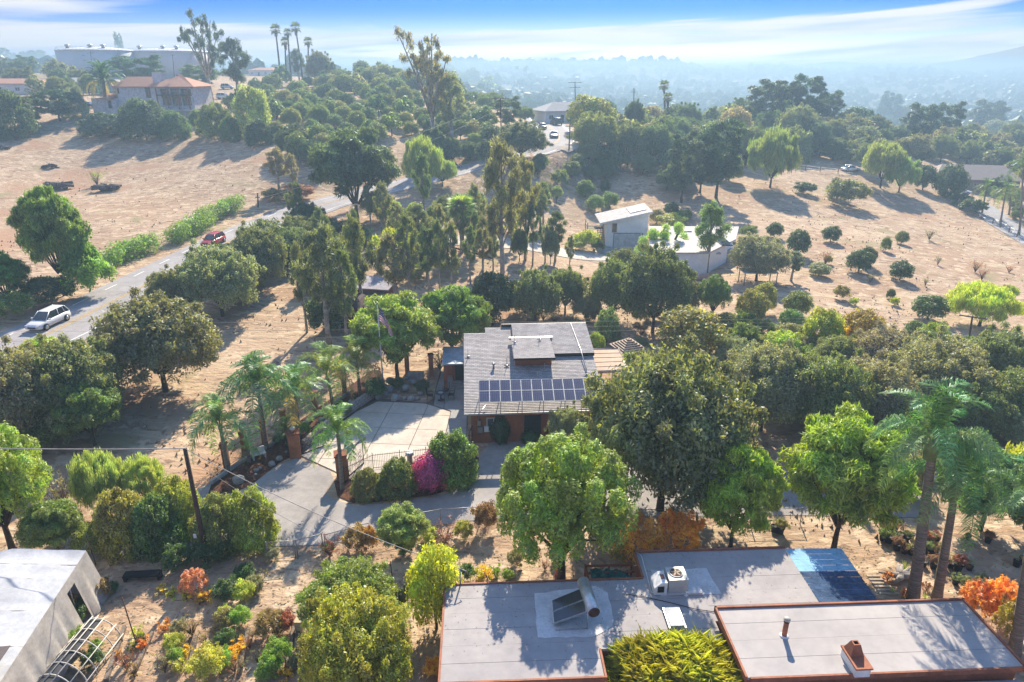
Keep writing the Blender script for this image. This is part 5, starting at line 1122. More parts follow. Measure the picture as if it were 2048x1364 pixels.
# ------------------------------------------------------------------ vehicles
TYRE = mat('tyre', (0.02, 0.02, 0.022), 0.8); HEADL = mat('headlight_lens', (0.6, 0.62, 0.65), 0.15); TAIL = mat('tail_light', (0.4, 0.02, 0.02), 0.3)
def car(name, label, paint, loc, rz, kind='suv', L_=4.6, group=None):
    r = T(name, label, 'car' if kind != 'pickup' else 'pickup truck', loc, rz, group); W = 0.9; h = 1.66 if kind == 'suv' else 1.5 if kind == 'sedan' else 1.75
    if kind == 'van': h = 1.95; W = 0.95
    hb = h * 0.57; l = L_ / 2
    st = [(-l, 0.42, hb * 0.82, 0.80), (-l + 0.12, 0.3, hb * 0.98, 0.96), (-l + 0.9, 0.25, hb, 1), (0, 0.25, hb, 1), (l - 1.25, 0.25, hb * 0.98, 1), (l - 0.35, 0.27, hb * 0.83, 0.95), (l - 0.03, 0.33, hb * 0.70, 0.82), (l, 0.4, hb * 0.55, 0.76)]
    V = []; n = 8
    for x, z0, z1, k in st:
        w_ = W * k; zm = z0 + (z1 - z0) * 0.55
        V += [(x, -w_ * 0.9, z0), (x, -w_, z0 + .12), (x, -w_, zm), (x, -w_ * 0.93, z1 - .03), (x, -w_ * 0.8, z1), (x, w_ * 0.8, z1), (x, w_ * 0.93, z1 - .03), (x, w_, zm), (x, w_, z0 + .12), (x, w_ * 0.9, z0)]
    n = 10; Fs = [(i * n + k, i * n + (k + 1) % n, (i + 1) * n + (k + 1) % n, (i + 1) * n + k) for i in range(len(st) - 1) for k in range(n)] + [tuple(range(n))[::-1], tuple((len(st) - 1) * n + k for k in range(n))]
    MB().add(V, Fs, True).build('body', paint, r)
    c0, c1, t0, t1 = (-l + 0.12, l - 1.15, -l + 0.55, l - 2.0) if kind in ('suv', 'van') else (-l + 0.7, l - 1.3, -l + 1.5, l - 2.1)
    if kind == 'pickup': c0, c1, t0, t1 = (-0.5, l - 1.2, -0.3, l - 1.9)
    g = MB(); g.add([(c0, -W * .86, hb), (c1, -W * .86, hb), (c1, W * .86, hb), (c0, W * .86, hb), (t0, -W * .68, h - .05), (t1, -W * .68, h - .05), (t1, W * .68, h - .05), (t0, W * .68, h - .05)], [(0, 1, 5, 4), (1, 2, 6, 5), (2, 3, 7, 6), (3, 0, 4, 7), (4, 5, 6, 7)]); g.build('window_glass', GLASS, r)
    MB().add([(t0 - .08, -W * .70, h - .06), (t1 + .05, -W * .70, h - .06), (t1 + .05, W * .70, h - .06), (t0 - .08, W * .70, h - .06), (t0 + .1, -W * .6, h), (t1 - .2, -W * .6, h), (t1 - .2, W * .6, h), (t0 + .1, W * .6, h)], [(0, 1, 5, 4), (1, 2, 6, 5), (2, 3, 7, 6), (3, 0, 4, 7), (4, 5, 6, 7)], True).build('roof', paint, r)
    for s in (-1, 1):
        for xa, xb in ((c0, t0), (c1, t1), ((c0 + c1) / 2 - .1, (t0 + t1) / 2), (c0 + (c1 - c0) * .2, t0 + (t1 - t0) * .15)): MB().tube([(xa, s * W * .87, hb), (xb, s * W * .69, h - .04)], 0.04, 4).build('roof_post', paint, r)
    wm = CARW['t']; rim = CARW['r']
    for sx in (-1, 1):
        for sy in (-1, 1):
            q = inst('wheel', wm, r, (sx * (l - 0.85), sy * (W - 0.1), 0.35), (0, 0, 0 if sy > 0 else math.pi)); inst('rim', rim, q)
    for s in (-1, 1): MB().box(l - 0.22, l - 0.04, s * 0.62 - .15, s * 0.62 + .15, hb * .62, hb * .76).build('headlight', HEADL, r); MB().box(-l + 0.0, -l + .1, s * 0.62 - .13, s * 0.62 + .13, hb * .6, hb * .85).build('tail_light', TAIL, r); MB().box(c1 - .35, c1 - .2, s * (W + .08) - .08, s * (W + .08) + .08, hb, hb + .14).build('mirror', paint, r)
    MB().box(l - .06, l + .012, -.42, .42, hb * .42, hb * .62).build('grille', DARK, r)
    if kind == 'pickup': MB().box(-l + .25, -.65, -W * .7, W * .7, hb - .01, hb + .004).build('cargo_bed', DARK, r)
    return r
CARW = {}
wm_ = MB(); wm_.tube([(0, 0.0, 0), (0, 0.2, 0)], 0.35, 16); CARW['t'] = wm_.mesh('wheel', TYRE); wm_ = MB(); wm_.tube([(0, 0.19, 0), (0, 0.215, 0)], 0.22, 10); CARW['r'] = wm_.mesh('rim', METAL)
def onroad(u, v, off):
    x, y, z = G(u, v); i = min(range(1, len(RP) - 1), key=lambda k: (RP[k].x - x) ** 2 + (RP[k].y - y) ** 2); d = (RP[i + 1] - RP[i - 1]).xy.normalized(); n = Vector((-d.y, d.x)); p = RP[i].xy + n * off
    p = p + d * ((Vector((x, y)) - p).dot(d)); return (p.x, p.y, H(p.x, p.y) + 0.08), math.atan2(d.y, d.x)
PW = mat('car_paint_white', (0.72, 0.73, 0.74), 0.25, var=0.02, spec=0.6); PR_ = mat('car_paint_red', (0.42, 0.03, 0.035), 0.25, var=0.05, spec=0.6); PK = mat('car_paint_black', (0.03, 0.035, 0.045), 0.25, spec=0.6); PS = mat('car_paint_silver', (0.4, 0.42, 0.45), 0.3, 0.4)
l, a = onroad(112, 652, 1.7); car('parked_car' if 0 else 'car', 'white SUV driving down the road towards the white verge line', PW, l, a + math.pi)
l, a = onroad(440, 490, 1.5); car('car', 'red SUV driving on the road between hedge and oaks', PR_, l, a + math.pi)
l, a = onroad(1103, 250, -2.2); car('car', 'dark van at the top of the far road bend', PK, l, a + 0.3, 'van', 4.8)
l, a = onroad(1090, 258, 2.6); car('car', 'small dark sedan beside the dark van on the far road', PK, l, a, 'sedan')
l, a = onroad(1098, 275, 1.2); car('car', 'silver sedan lowest of three cars on the far road bend', PS, l, a + math.pi, 'sedan')
for u, v, rz, k, lb, p in ((455, 178, 0.2, 'van', 'white van parked uphill beside the tiled mansion, upper of two', PW), (448, 198, 0.1, 'van', 'white van parked closer to the mansion gate, lower of two', PW), (180, 215, 0, 'sedan', 'black sedan parked in tree shade beside the mansion garage', PK), (1921, 388, -0.5, 'suv', 'white SUV parked beside the tan-roofed house', PW), (1700, 342, 0.2, 'sedan', 'white car behind the lime-green pepper trees', PW), (1880, 350, 0.4, 'pickup', 'silver pickup half hidden by the dark round tree', PS), (905, 338, 0.6, 'sedan', 'blue-grey sedan parked by the roadside trees', PS)):
    car('car', lb, p, tuple(Vector(G(u, v)) + Vector((0, 0, 0.03))), rz, k)
# ------------------------------------------------------------------ poles and wires
WIRE = mat('wire', (0.35, 0.33, 0.31), 0.6)
def upole(label, base, top, cross=((0.06, 1.2), ), r=0.14, rz=0.0, lean=None, ins=True):
    x, y, z = G(*base); h = ztop(y, top[1]) - z; zc = depth(x, y, z + h); dx = (top[0] - 1024) * zc / F - x
    o = T('utility_pole', label, 'utility pole', (x, y, z), 0, 'wooden utility poles'); MB().tube([(0, 0, -0.3), (dx, 0, h)], [r, r * 0.7], 7).build('pole', POLEW, o); ends = []
    for f_, w_ in cross:
        zz = h * (1 - f_); cx = dx * (1 - f_); c, s = math.cos(rz), math.sin(rz); a, b = (cx - w_ * c, -w_ * s - .12, zz), (cx + w_ * c, w_ * s - .12, zz); MB().tube([a, b], 0.07, 4, sm=False).build('crossarm', POLEW, o); ends += [a, b]
        if ins:
            for t in (0.02, 0.3, 0.7, 0.98): p = Vector(a).lerp(Vector(b), t); MB().lathe([(0.05, 0), (0.07, 0.08), (0.03, 0.18)], p, 6).build('insulator', WHITE, o)
    return Vector((x, y, z)) + Vector((dx, 0, h)), [Vector((x, y, z)) + Vector(e) for e in ends]
def wire(label, a, b, sag=0.6, r=0.014):
    n = 24; a, b = Vector(a), Vector(b); m = MB(); m.tube([a.lerp(b, k / n) - Vector((0, 0, sag * 4 * (k / n) * (1 - k / n))) for k in range(n + 1)], r, 4, cap=False); tag(m.build('power_line', WIRE), label, 'wire')
t1, _ = upole('leaning brown utility pole rising among the shrubs by the driveway', (416, 1126), (370, 897), (), 0.16)
MB
tg = MB().box(-0.09, 0.09, -0.17, -0.155, 1.9, 2.2); x, y, z = G(416, 1126); tag(tg.build('pole_sign', WHITE, None, (x - .35, y, z)), 'small white tag nailed on leaning brown utility pole', 'sign')
wire('pale service wire running from the leaning pole to the sheet edge above white canopy', t1, PX(-160, 893, t1.z - 0.3), 0.1, 0.03)
mast = Matrix.Rotation(FA, 4, 'Z') @ (L2(921, 1170, 3.3) + Vector((0, 0, 1.0)))
wire('pale service wire from the leaning pole to flat roof mast', t1, mast, 0.5, 0.022); wire('thin dark wire from the leaning pole down to the yard gate', t1 - Vector((0, 0, .5)), PX(700, 1100, 1.2), 0.4, 0.012)
t2, e2 = upole('utility pole with one white crossarm standing below the lime weeping tree', (1935, 702), (1945, 632), ((0.02, 1.25),), 0.13, -0.5)
for k, lb in enumerate(('upper thin wire crossing above the shingled house', 'middle thin wire crossing above the shingled house', 'lowest thin wire crossing above the shingled house')):
    wire(lb, e2[0] + Vector((0.2 * k, 0, -0.2 * k)), PX(-200, 640 + 22 * k, 7), 0.5, 0.010)
P_ = [('tall utility pole with two crossarms standing in roadside trees', (1003, 305), (1001, 196), ((0.01, 2.0), (0.09, 1.7))), ('tall dark utility pole with double crossarms beyond the road bend', (1151, 245), (1150, 164), ((0.01, 1.9), (0.13, 1.6))),
      ('distant utility pole with short stacked crossarms beside the fan palm', (1196, 200), (1195, 166), ((0.05, 1.5), (0.3, 1.5))), ('slim pale utility pole among trees near the twin palms', (1267, 252), (1268, 176), ((0.1, 0.6),)),
      ('utility pole with crossarm on the hazy slope behind twin palms', (1391, 215), (1393, 165), ((0.03, 1.4), (0.14, 1.4))), ('utility pole with street lamp beside the far road', (1138, 300), (1140, 247), ((0.1, 0.9),)),
      ('utility pole seen against the storage tank, lower of two', (172, 160), (163, 108), ((0.05, 1.6), (0.25, 1.5))), ('utility pole seen against the storage tank, taller of two', (187, 160), (181, 103), ((0.05, 1.5), (0.4, 0.3))), ('leaning street lamp pole behind the tiled mansion', (350, 170), (345, 109), ((0.02, 0.9),)),
      ('distant utility pole above the orchard crest', (968, 200), (968, 162), ((0.05, 1.4), (0.2, 1.2))), ('short dark roadside post beside the long hedge', (516, 415), (515, 386), ((0.3, 0.4),)), ('dark utility pole behind the garden fence of brown posts', (1912, 700), (1912, 640), ()) ]
tp = [upole(l_, b_, t_, c_, 0.16)[0] for l_, b_, t_, c_ in P_[:-1]]
wire('upper power line climbing past the dark umbrella pine', tp[0], G(330, 540)[:2] + (11,), 2, 0.02); wire('lower power line climbing past the dark umbrella pine', tp[0] - Vector((0, 0, 2)), G(335, 560)[:2] + (9.5,), 2, 0.02)
# ------------------------------------------------------------------ storage tanks
def tank(label, u, dist, wpx, vtop, m):
    rr = ray(u, 150); x = rr[0] / rr[1] * dist; zc = dist * c_; rad = wpx * zc / F / 2; zt = ztop(dist - rad, vtop); z0 = H(x, dist) - 3
    r = T('storage_tank', label, 'storage tank', (x, dist, 0)); MB().lathe([(rad, z0), (rad, zt)], n=72).build('tank_wall', m, r)
    MB().lathe([(rad + .25, zt - 0.0), (rad + .25, zt + 0.35), (rad - .4, zt + 0.6), (rad * 0.5, zt + 1.6), (0.4, zt + 2.2)], n=72).build('tank_roof', mat('tank_roof_white', (0.75, 0.75, 0.73), 0.6), r)
    rl = MB()
    for k in range(26):
        a = R(-150 + k * 6); p = (math.cos(a) * (rad - .5), math.sin(a) * (rad - .5)); rl.tube([(p[0], p[1], zt + .5), (p[0], p[1], zt + 1.7)], 0.05, 3)
        if k: rl.tube([(q0[0], q0[1], zt + 1.65), (p[0], p[1], zt + 1.65)], 0.05, 3)
        q0 = p
    rl.build('guard_rail', METAL, r)
    for dx in (-0.5, 0.1, 0.45): MB().lathe([(0.8, 0), (0.8, 1.0), (1.2, 1.1), (1.2, 1.6), (0.2, 1.9)], (rad * dx, -rad * 0.5, zt + 1), 8).build('roof_vent', METAL, r)
    st = MB()
    for k in range(16): a = R(-62 + k * 2.0); st.box(math.cos(a) * (rad + .5) - .5, math.cos(a) * (rad + .5) + .5, math.sin(a) * (rad + .5) - .5, math.sin(a) * (rad + .5) + .5, zt - 14 + k * 0.9, zt - 13.7 + k * .9)
    st.build('spiral_stair', METAL, r)
tank('huge pale blue-grey cylindrical storage tank with white domed roof', 205, 345, 145, 101, mat('tank_paint', (0.56, 0.62, 0.62), 0.7, var=0.04, scale=0.2)); tank('second storage tank, beige, half hidden by tall eucalyptus', 345, 360, 150, 103, mat('tank_paint_beige', (0.60, 0.55, 0.50), 0.7, var=0.04, scale=0.2))
# ------------------------------------------------------------------ other houses
def tilemat(name, c1, c2):
    m = bpy.data.materials.new(name); nt, N, L = nodes(m); b = N.new('ShaderNodeBsdfPrincipled'); o = N.new('ShaderNodeOutputMaterial'); L.new(b.outputs[0], o.inputs[0]); tc = N.new('ShaderNodeTexCoord'); wv = N.new('ShaderNodeTexWave'); wv.bands_direction = 'X'; wv.inputs['Scale'].default_value = 1.2; wv.inputs['Distortion'].default_value = 0.4
    L.new(tc.outputs['Object'], wv.inputs['Vector']); n = N.new('ShaderNodeTexNoise'); n.inputs['Scale'].default_value = 1.0; n.inputs['Detail'].default_value = 8; L.new(tc.outputs['Object'], n.inputs['Vector']); mx = N.new('ShaderNodeMix'); mx.data_type = 'RGBA'; L.new(n.outputs[0], mx.inputs[0]); mx.inputs[6].default_value = (*c1, 1); mx.inputs[7].default_value = (*c2, 1)
    L.new(mx.outputs[2], b.inputs['Base Color']); bp = N.new('ShaderNodeBump'); bp.inputs['Strength'].default_value = 0.8; bp.inputs['Distance'].default_value = 0.1; L.new(wv.outputs[0], bp.inputs['Height']); L.new(bp.outputs[0], b.inputs['Normal']); b.inputs['Roughness'].default_value = 0.85; return m
TILE = tilemat('clay_tiles', (0.42, 0.17, 0.10), (0.58, 0.30, 0.19)); TANR = tilemat('tan_roof', (0.40, 0.30, 0.23), (0.5, 0.4, 0.32)); GREYR = tilemat('grey_roof', (0.3, 0.3, 0.3), (0.42, 0.42, 0.42))
def hip(mb, x0, x1, y0, y1, z, h, ov=0.5, hipx=None):
    x0 -= ov; x1 += ov; y0 -= ov; y1 += ov; hx = (y1 - y0) / 2 if hipx is None else hipx; ym = (y0 + y1) / 2
    vs = [(x0, y0, z), (x1, y0, z), (x1, y1, z), (x0, y1, z), (x0 + hx, ym, z + h), (x1 - hx, ym, z + h), (x0, y0, z - .15), (x1, y0, z - .15), (x1, y1, z - .15), (x0, y1, z - .15)]
    mb.add(vs, [(0, 1, 5, 4), (1, 2, 5), (2, 3, 4, 5), (3, 0, 4), (6, 9, 8, 7), (0, 6, 7, 1), (1, 7, 8, 2), (2, 8, 9, 3), (3, 9, 6, 0)]); return mb
def simple_house(label, u, v, w_, d_, h_, roof, wall=STUCCO, rz=0, rh=1.6, wins=4, name='house', chim=False, hipx=None):
    x, y, z = G(u, v); r = T(name, label, 'house', (x, y, z), rz)
    MB().box(-w_ / 2, w_ / 2, 0, d_, -1.5, h_ - .16).build('wall', wall, r); hip(MB(), -w_ / 2, w_ / 2, 0, d_, h_, rh, 0.6, hipx).build('roof', roof, r)
    for k in range(wins):
        xx = -w_ / 2 + w_ * (k + 0.5) / wins
        if k == 1: dd = MB().box(xx - .5, xx + .5, -.06, -0.003, 0, 2.1).build('door', DARK, r)
        else: window(r, xx - 0.7, xx + 0.7, 1.0, 2.1, 0, WHITE)
    if chim: MB().box(w_ * .2, w_ * .2 + .9, d_ * .4, d_ * .4 + .9, h_ - .1, h_ + rh + 0.7).build('chimney', wall, r)
    return r
def mansion():
    x, y, z = G(330, 224); y = 200; z = H(-100, 200) - 0.3; r = T('hillside_mansion', 'two-storey white hillside mansion with terracotta tile roofs and stacked balconies', 'house', (0, 0, 0)); S_ = mat('mansion_stucco', (0.82, 0.76, 0.73), 0.9)
    def X(u, yy=200): return (u - 1024) * depth(0, yy, z + 3) / F
    zt = ztop(200, 173); ze = ztop(200, 193) if 0 else zt
    x0, x1, x2, x3 = X(238), X(316), X(332), X(398); zb = z - 2
    MB().box(x0, x1, 200, 209, zb, zt - .16).build('wall', S_, r); MB().box(x1 + .01, x3, 197, 209.5, zb, zt - .16).build('wall', S_, r)
    MB().box(X(190), x0 - .01, 198.5, 207, zb, ztop(200, 196)).build('wall', S_, r)
    hip(MB(), x0, x1 + .6, 200, 209, zt, 2.5, 0.7, 2.2).build('roof', TILE, r); hip(MB(), x2 - 2, x3, 197, 209.5, zt + 0.05, 3.0, 0.9).build('roof', TILE, r)
    hip(MB(), X(206), x0 - .7, 198, 207, ztop(200, 196), 1.0, .5).build('roof', TILE, r)
    MB().box(x1 - 0.8, x1 + 1.8, 201, 203, zb, zt + 3.6).build('chimney', S_, r)
    h2 = (zt - zb) / 2; zm = ztop(197, 189) 
    for k in range(3):
        xa = x2 + .5 + k * 2.7; window(r, xa, xa + 2.3, zt - 2.6, zt - .5, 197, BRN, 2, fr=.12); window(r, xa + 0.2, xa + 2.5, zm - 2.8, zm - .5, 197, BRN, 2, fr=.12)
    b = MB().box(x2, x2 + 8.6, 195.2, 196.99, zm - .25, zm).build('balcony', mat('balcony_brown', (0.12, 0.07, 0.06), 0.8), r)
    for zz, nm in ((zm + .95, 'balcony_rail'), (zm - 2.9, 'balcony_rail')):
        m = MB(); m.tube([(x2, 195.3, zz), (x2 + 8.6, 195.3, zz)], 0.06, 4)
        for k in range(30): m.tube([(x2 + 8.6 * k / 29, 195.3, zz - .9), (x2 + 8.6 * k / 29, 195.3, zz)], 0.03, 3)
        m.build(nm, METAL, r)
    MB().box(x2 + .2, x2 + 8.8, 195.0, 196.99, zm - 4.1, zm - 3.8).build('balcony', S_, r)
    for k in range(4): xx = x2 + 0.05 + k * 2.83; MB().box(xx - .15, xx + .15, 195.3, 195.6, zm - 3.8, zt - .3).build('balcony_post', BRN, r)
    window(r, X(388), X(396), zt - 2.4, zt - .5, 197, WHITE, 1); window(r, X(386), X(391), zm - 2.4, zm - 1.0, 197, WHITE, 1); window(r, X(295), X(313), zt - 2.9, zt - .2, 200, BRN, 3); window(r, X(222), X(229), zt - 5.6, zt - 3.6, 198.5, BRN, 1); window(r, X(239.5), X(243), zt - 1.8, zt - .5, 200, BRN, 1)
mansion()
def garage_house():
    LB = mat('pale_blue_siding', (0.84, 0.87, 0.87), 0.8, var=0.05); r = T('garage_house', 'pale two-storey house with slanting roof over a wide garage door', 'house'); z0 = -0.5
    x0, x1, y0, y1 = 15.6, 22.4, 111.5, 118.2; zr = lambda x, y=0: 4.0 + (x - x0) * 0.225
    z0 = min(H(19, 111), -0.3) - .2
    MB().prism([(x0, y0), (x1, y0), (x1, y1), (x0, y1)], z0, lambda x, y: zr(x) - .2).build('wall', LB, r)
    MB().prism([(x0 - 1.2, y0 - .6), (x1 + .5, y0 - .6), (x1 + .5, y1 + .4), (x0 - 1.2, y1 + .4)], lambda x, y: zr(x) - .199, lambda x, y: zr(x)).build('roof', mat('pale_grey_roof', (0.46, 0.44, 0.42), 0.8), r)
    MB().prism([(x0 - 1.22, y0 - .68), (x1 + .5, y0 - .68), (x1 + .5, y0 - .603), (x0 - 1.22, y0 - .603)], lambda x, y: zr(x) - .3, lambda x, y: zr(x) + .02).build('fascia', WHITE, r)
    for k in range(3):
        ya = y0 + 1.4 + k * 1.5; MB().prism([(x1 - 2.8, ya), (x1 - .2, ya), (x1 - .2, ya + 1.45), (x1 - 2.8, ya + 1.45)], lambda x, y: zr(x) + .06, lambda x, y: zr(x) + .12).build('solar_panel', mat('glaring_panel', (0.75, 0.72, 0.68), 0.3), r)
    gz = -0.35; gm = mat('garage_door', (0.62, 0.68, 0.69), 0.6)
    for k in range(4): MB().box(x0 + 1.3, x0 + 5.5, y0 - .05, y0 - .003, gz + k * .55, gz + k * .55 + .53).build('garage_door_panel', gm, r)
    for q in ((x0 + 1.18, x0 + 1.29, gz, gz + 2.3), (x0 + 5.51, x0 + 5.62, gz, gz + 2.3), (x0 + 1.18, x0 + 5.62, gz + 2.2, gz + 2.32)): MB().box(q[0], q[1], y0 - .09, y0 - .003, q[2], q[3]).build('door_trim', mat('slate_trim', (0.2, 0.26, 0.3), 0.7), r)
    window(r, x0 + .85, x0 + 1.75, 2.0, 3.6, y0, WHITE, 1); MB().box(x0 + 5.9, x0 + 6.05, y0 - .15, y0 - .003, 1.6, 1.9).build('wall_lamp', BLACK, r)
    # wing
    WR = mat('wing_roof', (0.50, 0.47, 0.45), 0.8, var=0.08); zw = 2.7; pl = [PX(*p, zw)[:2] for p in ((1300, 512), (1352, 505), (1418, 505), (1472, 478), (1478, 453), (1297, 452))]
    MB().prism(pl, zw - .2, zw).build('wing_roof', WR, r)
    cx = sum(p[0] for p in pl) / 6; cy_ = sum(p[1] for p in pl) / 6; pi = [(cx + (p[0] - cx) * .965, cy_ + (p[1] - cy_) * .965) for p in pl]; MB().prism(pi, z0 - 1.5, zw - .205).build('wing_wall', LB, r)
    for u, v in ((1332, 463), (1373, 460)):
        a = PX(u - 8, v + 4, zw); MB().box(a[0], a[0] + 1.5, a[1], a[1] + 1.1, zw, zw + .25).build('skylight', WHITE, r)
    for u, v, w2, d2, m in ((1444, 492, 1.6, 5.5, GLASS), ): a = PX(u, v, zw); MB().box(a[0], a[0] + w2, a[1], a[1] + d2, zw + .01, zw + .2).build('solar_panel', m, r)
    # lower extension with blue-white wall
    a, b = PX(1358, 541, z0), PX(1423, 541, z0); ze = ztop(a[1], 505); MB().box(a[0], b[0], a[1], a[1] + 4, z0 - 1, ze - .15).build('wall', LB, r); MB().box(a[0] - .5, b[0] + 1.0, a[1] - .5, a[1] + 4.2, ze - .15, ze).build('roof', WR, r)
    window(r, b[0] - 2.2, b[0] - 1.3, ze - 1.7, ze - .7, a[1], WHITE, 1); MB().box(a[0] + .6, a[0] + 2.4, a[1] - .05, a[1] - .003, z0, z0 + .9).build('vent_panel', WHITE, r)
    a, b = PX(1425, 530, z0), PX(1462, 528, z0); ze = ztop(a[1], 500); MB().box(a[0], b[0], a[1], a[1] + 3, z0 - 1, ze).build('wall', mat('blue_grey_wall', (0.34, 0.42, 0.46), 0.8), r)
    # picket railing
    a, b = PX(1288, 515, 0.2), PX(1302, 515, 0.2); m = MB()
    for k in range(7): m.box(a[0] + k * .22, a[0] + k * .22 + .1, a[1], a[1] + .05, -.5, 0.9)
    m.build('picket_rail', WHITE, r)
    # deck and stairs
    d = T('wooden_deck', 'raised timber deck with stairs on the field side of the garage house', 'deck'); dx0, dx1, dy0, dy1, dz = x0 - 2.9, x0 - .05, y0 + 3, y0 + 6.5, 1.9
    for k in range(10): MB().box(dx0, dx1, dy0 + k * .35, dy0 + k * .35 + .33, dz, dz + .06).build('plank', WOOD, d)
    for xx in (dx0 + .05, dx1 - .2):
        for yy in (dy0, dy1 - .12): MB().box(xx, xx + .12, yy - .001, yy + .12, z0, dz + 1.1).build('post', WOOD, d)
    for zz in (dz + .5, dz + 1.05): MB().box(dx0 + .18, dx1 - .21, dy0 - .03, dy0 + .03, zz, zz + .08).build('rail', WOOD, d); MB().box(dx0 - .01, dx0 + .045, dy0 + .13, dy1 - .13, zz, zz + .08).build('rail', WOOD, d)
    for k in range(9): MB().box(dx1 - 1.0, dx1 - .1, dy0 - .3 - k * .3, dy0 - .02 - k * .3, dz - (k + 1) * .23, dz - (k + 1) * .23 + .05).build('stair_tread', WOOD, d)
    for xx in (dx1 - 1.08, dx1 - .09): MB().tube([(xx, dy0, dz - .1), (xx, dy0 - 2.8, dz - 2.2)], .06, 4).build('stringer', WOOD, d)
garage_house()
simple_house('tan-roofed bungalow with broad gable at the end of the palm drive', 1950, 383, 19, 11, 3.0, TANR, mat('tan_wall', (0.38, 0.30, 0.25), 0.9), -0.25, 3.0, 5, hipx=3)
simple_house('brown bungalow with pale garage on the hazy hill edge', 2035, 285, 18, 10, 3.0, GREYR, mat('brown_wall', (0.25, 0.18, 0.16), 0.9), 0.1, 1.2, 4)
for u, v, w_, l, ro in ((20, 188, 22, 'pink tile-roofed house among hedges near the frame corner', TILE), (160, 185, 22, 'grey-roofed house behind the date palm', GREYR), (525, 152, 16, 'pale house with tile roof by the tall fan palms', TILE), (1055, 218, 22, 'white-roofed bungalow beyond the road bend', GREYR), (540, 150, 10, 'small pink stucco house behind tall fan palm trunks', TILE)):
    simple_house(l, u, v, w_, 10, 3.2, ro, STUCCO, 0.05, 1.5)
gb = simple_house('low grey gabled house right beside the far road'.replace('right ', ''), 1135, 245, 14, 9, 3.2, GREYR, STUCCO, 0.4, 2.2)
# sheds in the eucalyptus grove
RDW = mat('barn_red', (0.20, 0.05, 0.045), 0.85, var=0.2)
x, y, z = G(747, 612); r = T('red_shed', 'dark red shed with grey lean-to roof among the eucalyptus', 'shed', (x, y, z - .2), R(-12)); MB().box(-1.9, 1.9, 0, 3, 0, 2.3).build('wall', RDW, r); MB().prism([(-2.1, -.3), (2.1, -.3), (2.1, 3.3), (-2.1, 3.3)], lambda a, b: 2.31 + .12 * b, lambda a, b: 2.42 + .12 * b).build('roof', mat('shed_roof', (0.34, 0.32, 0.36), 0.8), r); MB().box(-1.7, 1.5, -.05, -.003, .9, 2.0).build('door', mat('shed_door', (0.06, 0.10, 0.11), 0.7), r)
def barn():
    x, y, z = G(690, 657); r = T('barn', 'small dark red barn with white cross-braced doors behind the white-barked trunk', 'barn', (x, y, z - .1), R(-8)); MB().box(-1.9, 1.9, 0, 3.2, 0, 2.2).build('wall', RDW, r)
    pr = [(-2.2, 2.05), (-1.3, 2.9), (0, 3.3), (1.3, 2.9), (2.2, 2.05)]; n = 5; m = MB(); m.add([(a, yy, b) for yy in (-.3, 3.5) for a, b in pr] + [(a, yy, b - .12) for yy in (-.3, 3.5) for a, b in pr], [(i, i + 1, n + i + 1, n + i) for i in range(4)] + [(2 * n + i + 1, 2 * n + i, 3 * n + i, 3 * n + i + 1) for i in range(4)] + [(i, 2 * n + i, 2 * n + i + 1, i + 1) for i in range(4)]); m.build('roof', mat('barn_roof', (0.09, 0.06, 0.05), 0.9), r)
    MB().add([(a, yy, b - .13) for yy in (0, .02) for a, b in pr[1:4]] + [(-1.9, 0, 2.2), (1.9, 0, 2.2)], [(0, 1, 2), (6, 0, 2), (6, 2, 7)]).build('gable', RDW, r)
    for k, x0 in enumerate((-1.75, -0.35, 1.9)):
        w_ = 1.3; d = MB(); 
        for q in ((x0, x0 + .09, .1, 2.1), (x0 + w_ - .09, x0 + w_, .1, 2.1), (x0, x0 + w_, .02, .1), (x0, x0 + w_, 2.1, 2.2), (x0 + .09, x0 + w_ - .09, 1.05, 1.14)): d.box(q[0], q[1], -.08, -.01, q[2], q[3])
        for a, b in (((x0 + .1, .1), (x0 + w_ - .1, 2.1)), ((x0 + .1, 2.1), (x0 + w_ - .1, .1))): d.tube([(a[0], -.05, a[1]), (b[0], -.05, b[1])], .04, 4, sm=False)
        if k != 1: d.build('braced_door', WHITE, r)
barn()
x, y, z = G(810, 605); tag(MB().box(-.9, .9, -.5, .5, 0, .5).add([(-1.1, -.6, .5), (1.1, -.6, .5), (1.1, .6, .55), (-1.1, .6, .55), (0, 0, 0.75)], [(0, 1, 4), (1, 2, 4), (2, 3, 4), (3, 0, 4)]).build('covered_cart', mat('white_tarp', (0.7, 0.7, 0.68), 0.6), None, (x, y, z)), 'white tarp-covered heap behind the feathery tree', 'cover')
x, y, z = G(730, 640); tag(MB().box(-.5, .5, -.35, .35, 0, 1.2).box(-.55, .55, -.4, .4, 1.201, 1.3).build('utility_cabinet', mat('cabinet_beige', (0.45, 0.42, 0.34), 0.7), None, (x, y, z)), 'beige box cabinet beside barn', 'cabinet')
x, y, z = G(1520, 572); r = T('lean_to_roof', 'white sheet roof on posts below the grey olive tree', 'shelter', (x, y, z)); MB().box(-2.3, 2.3, 0, 2.6, 1.7, 1.78).build('roof_sheet', mat('white_sheet', (0.66, 0.7, 0.72), 0.5), r)
for a in (-2.2, 2.1):
    for b in (0.05, 2.4): MB().box(a, a + .1, b, b + .1, -.2, 1.699).build('post', WOOD, r)
x, y, z = G(1403, 560); tag(MB().tube([(-1, 0, .5), (1, 0.1, .5)], 0.5, 14).build('water_barrel', mat('pink_barrel', (0.5, 0.36, 0.3), 0.6), None, (x, y, z)), 'pinkish barrel lying below the pale wing of garage house', 'barrel')
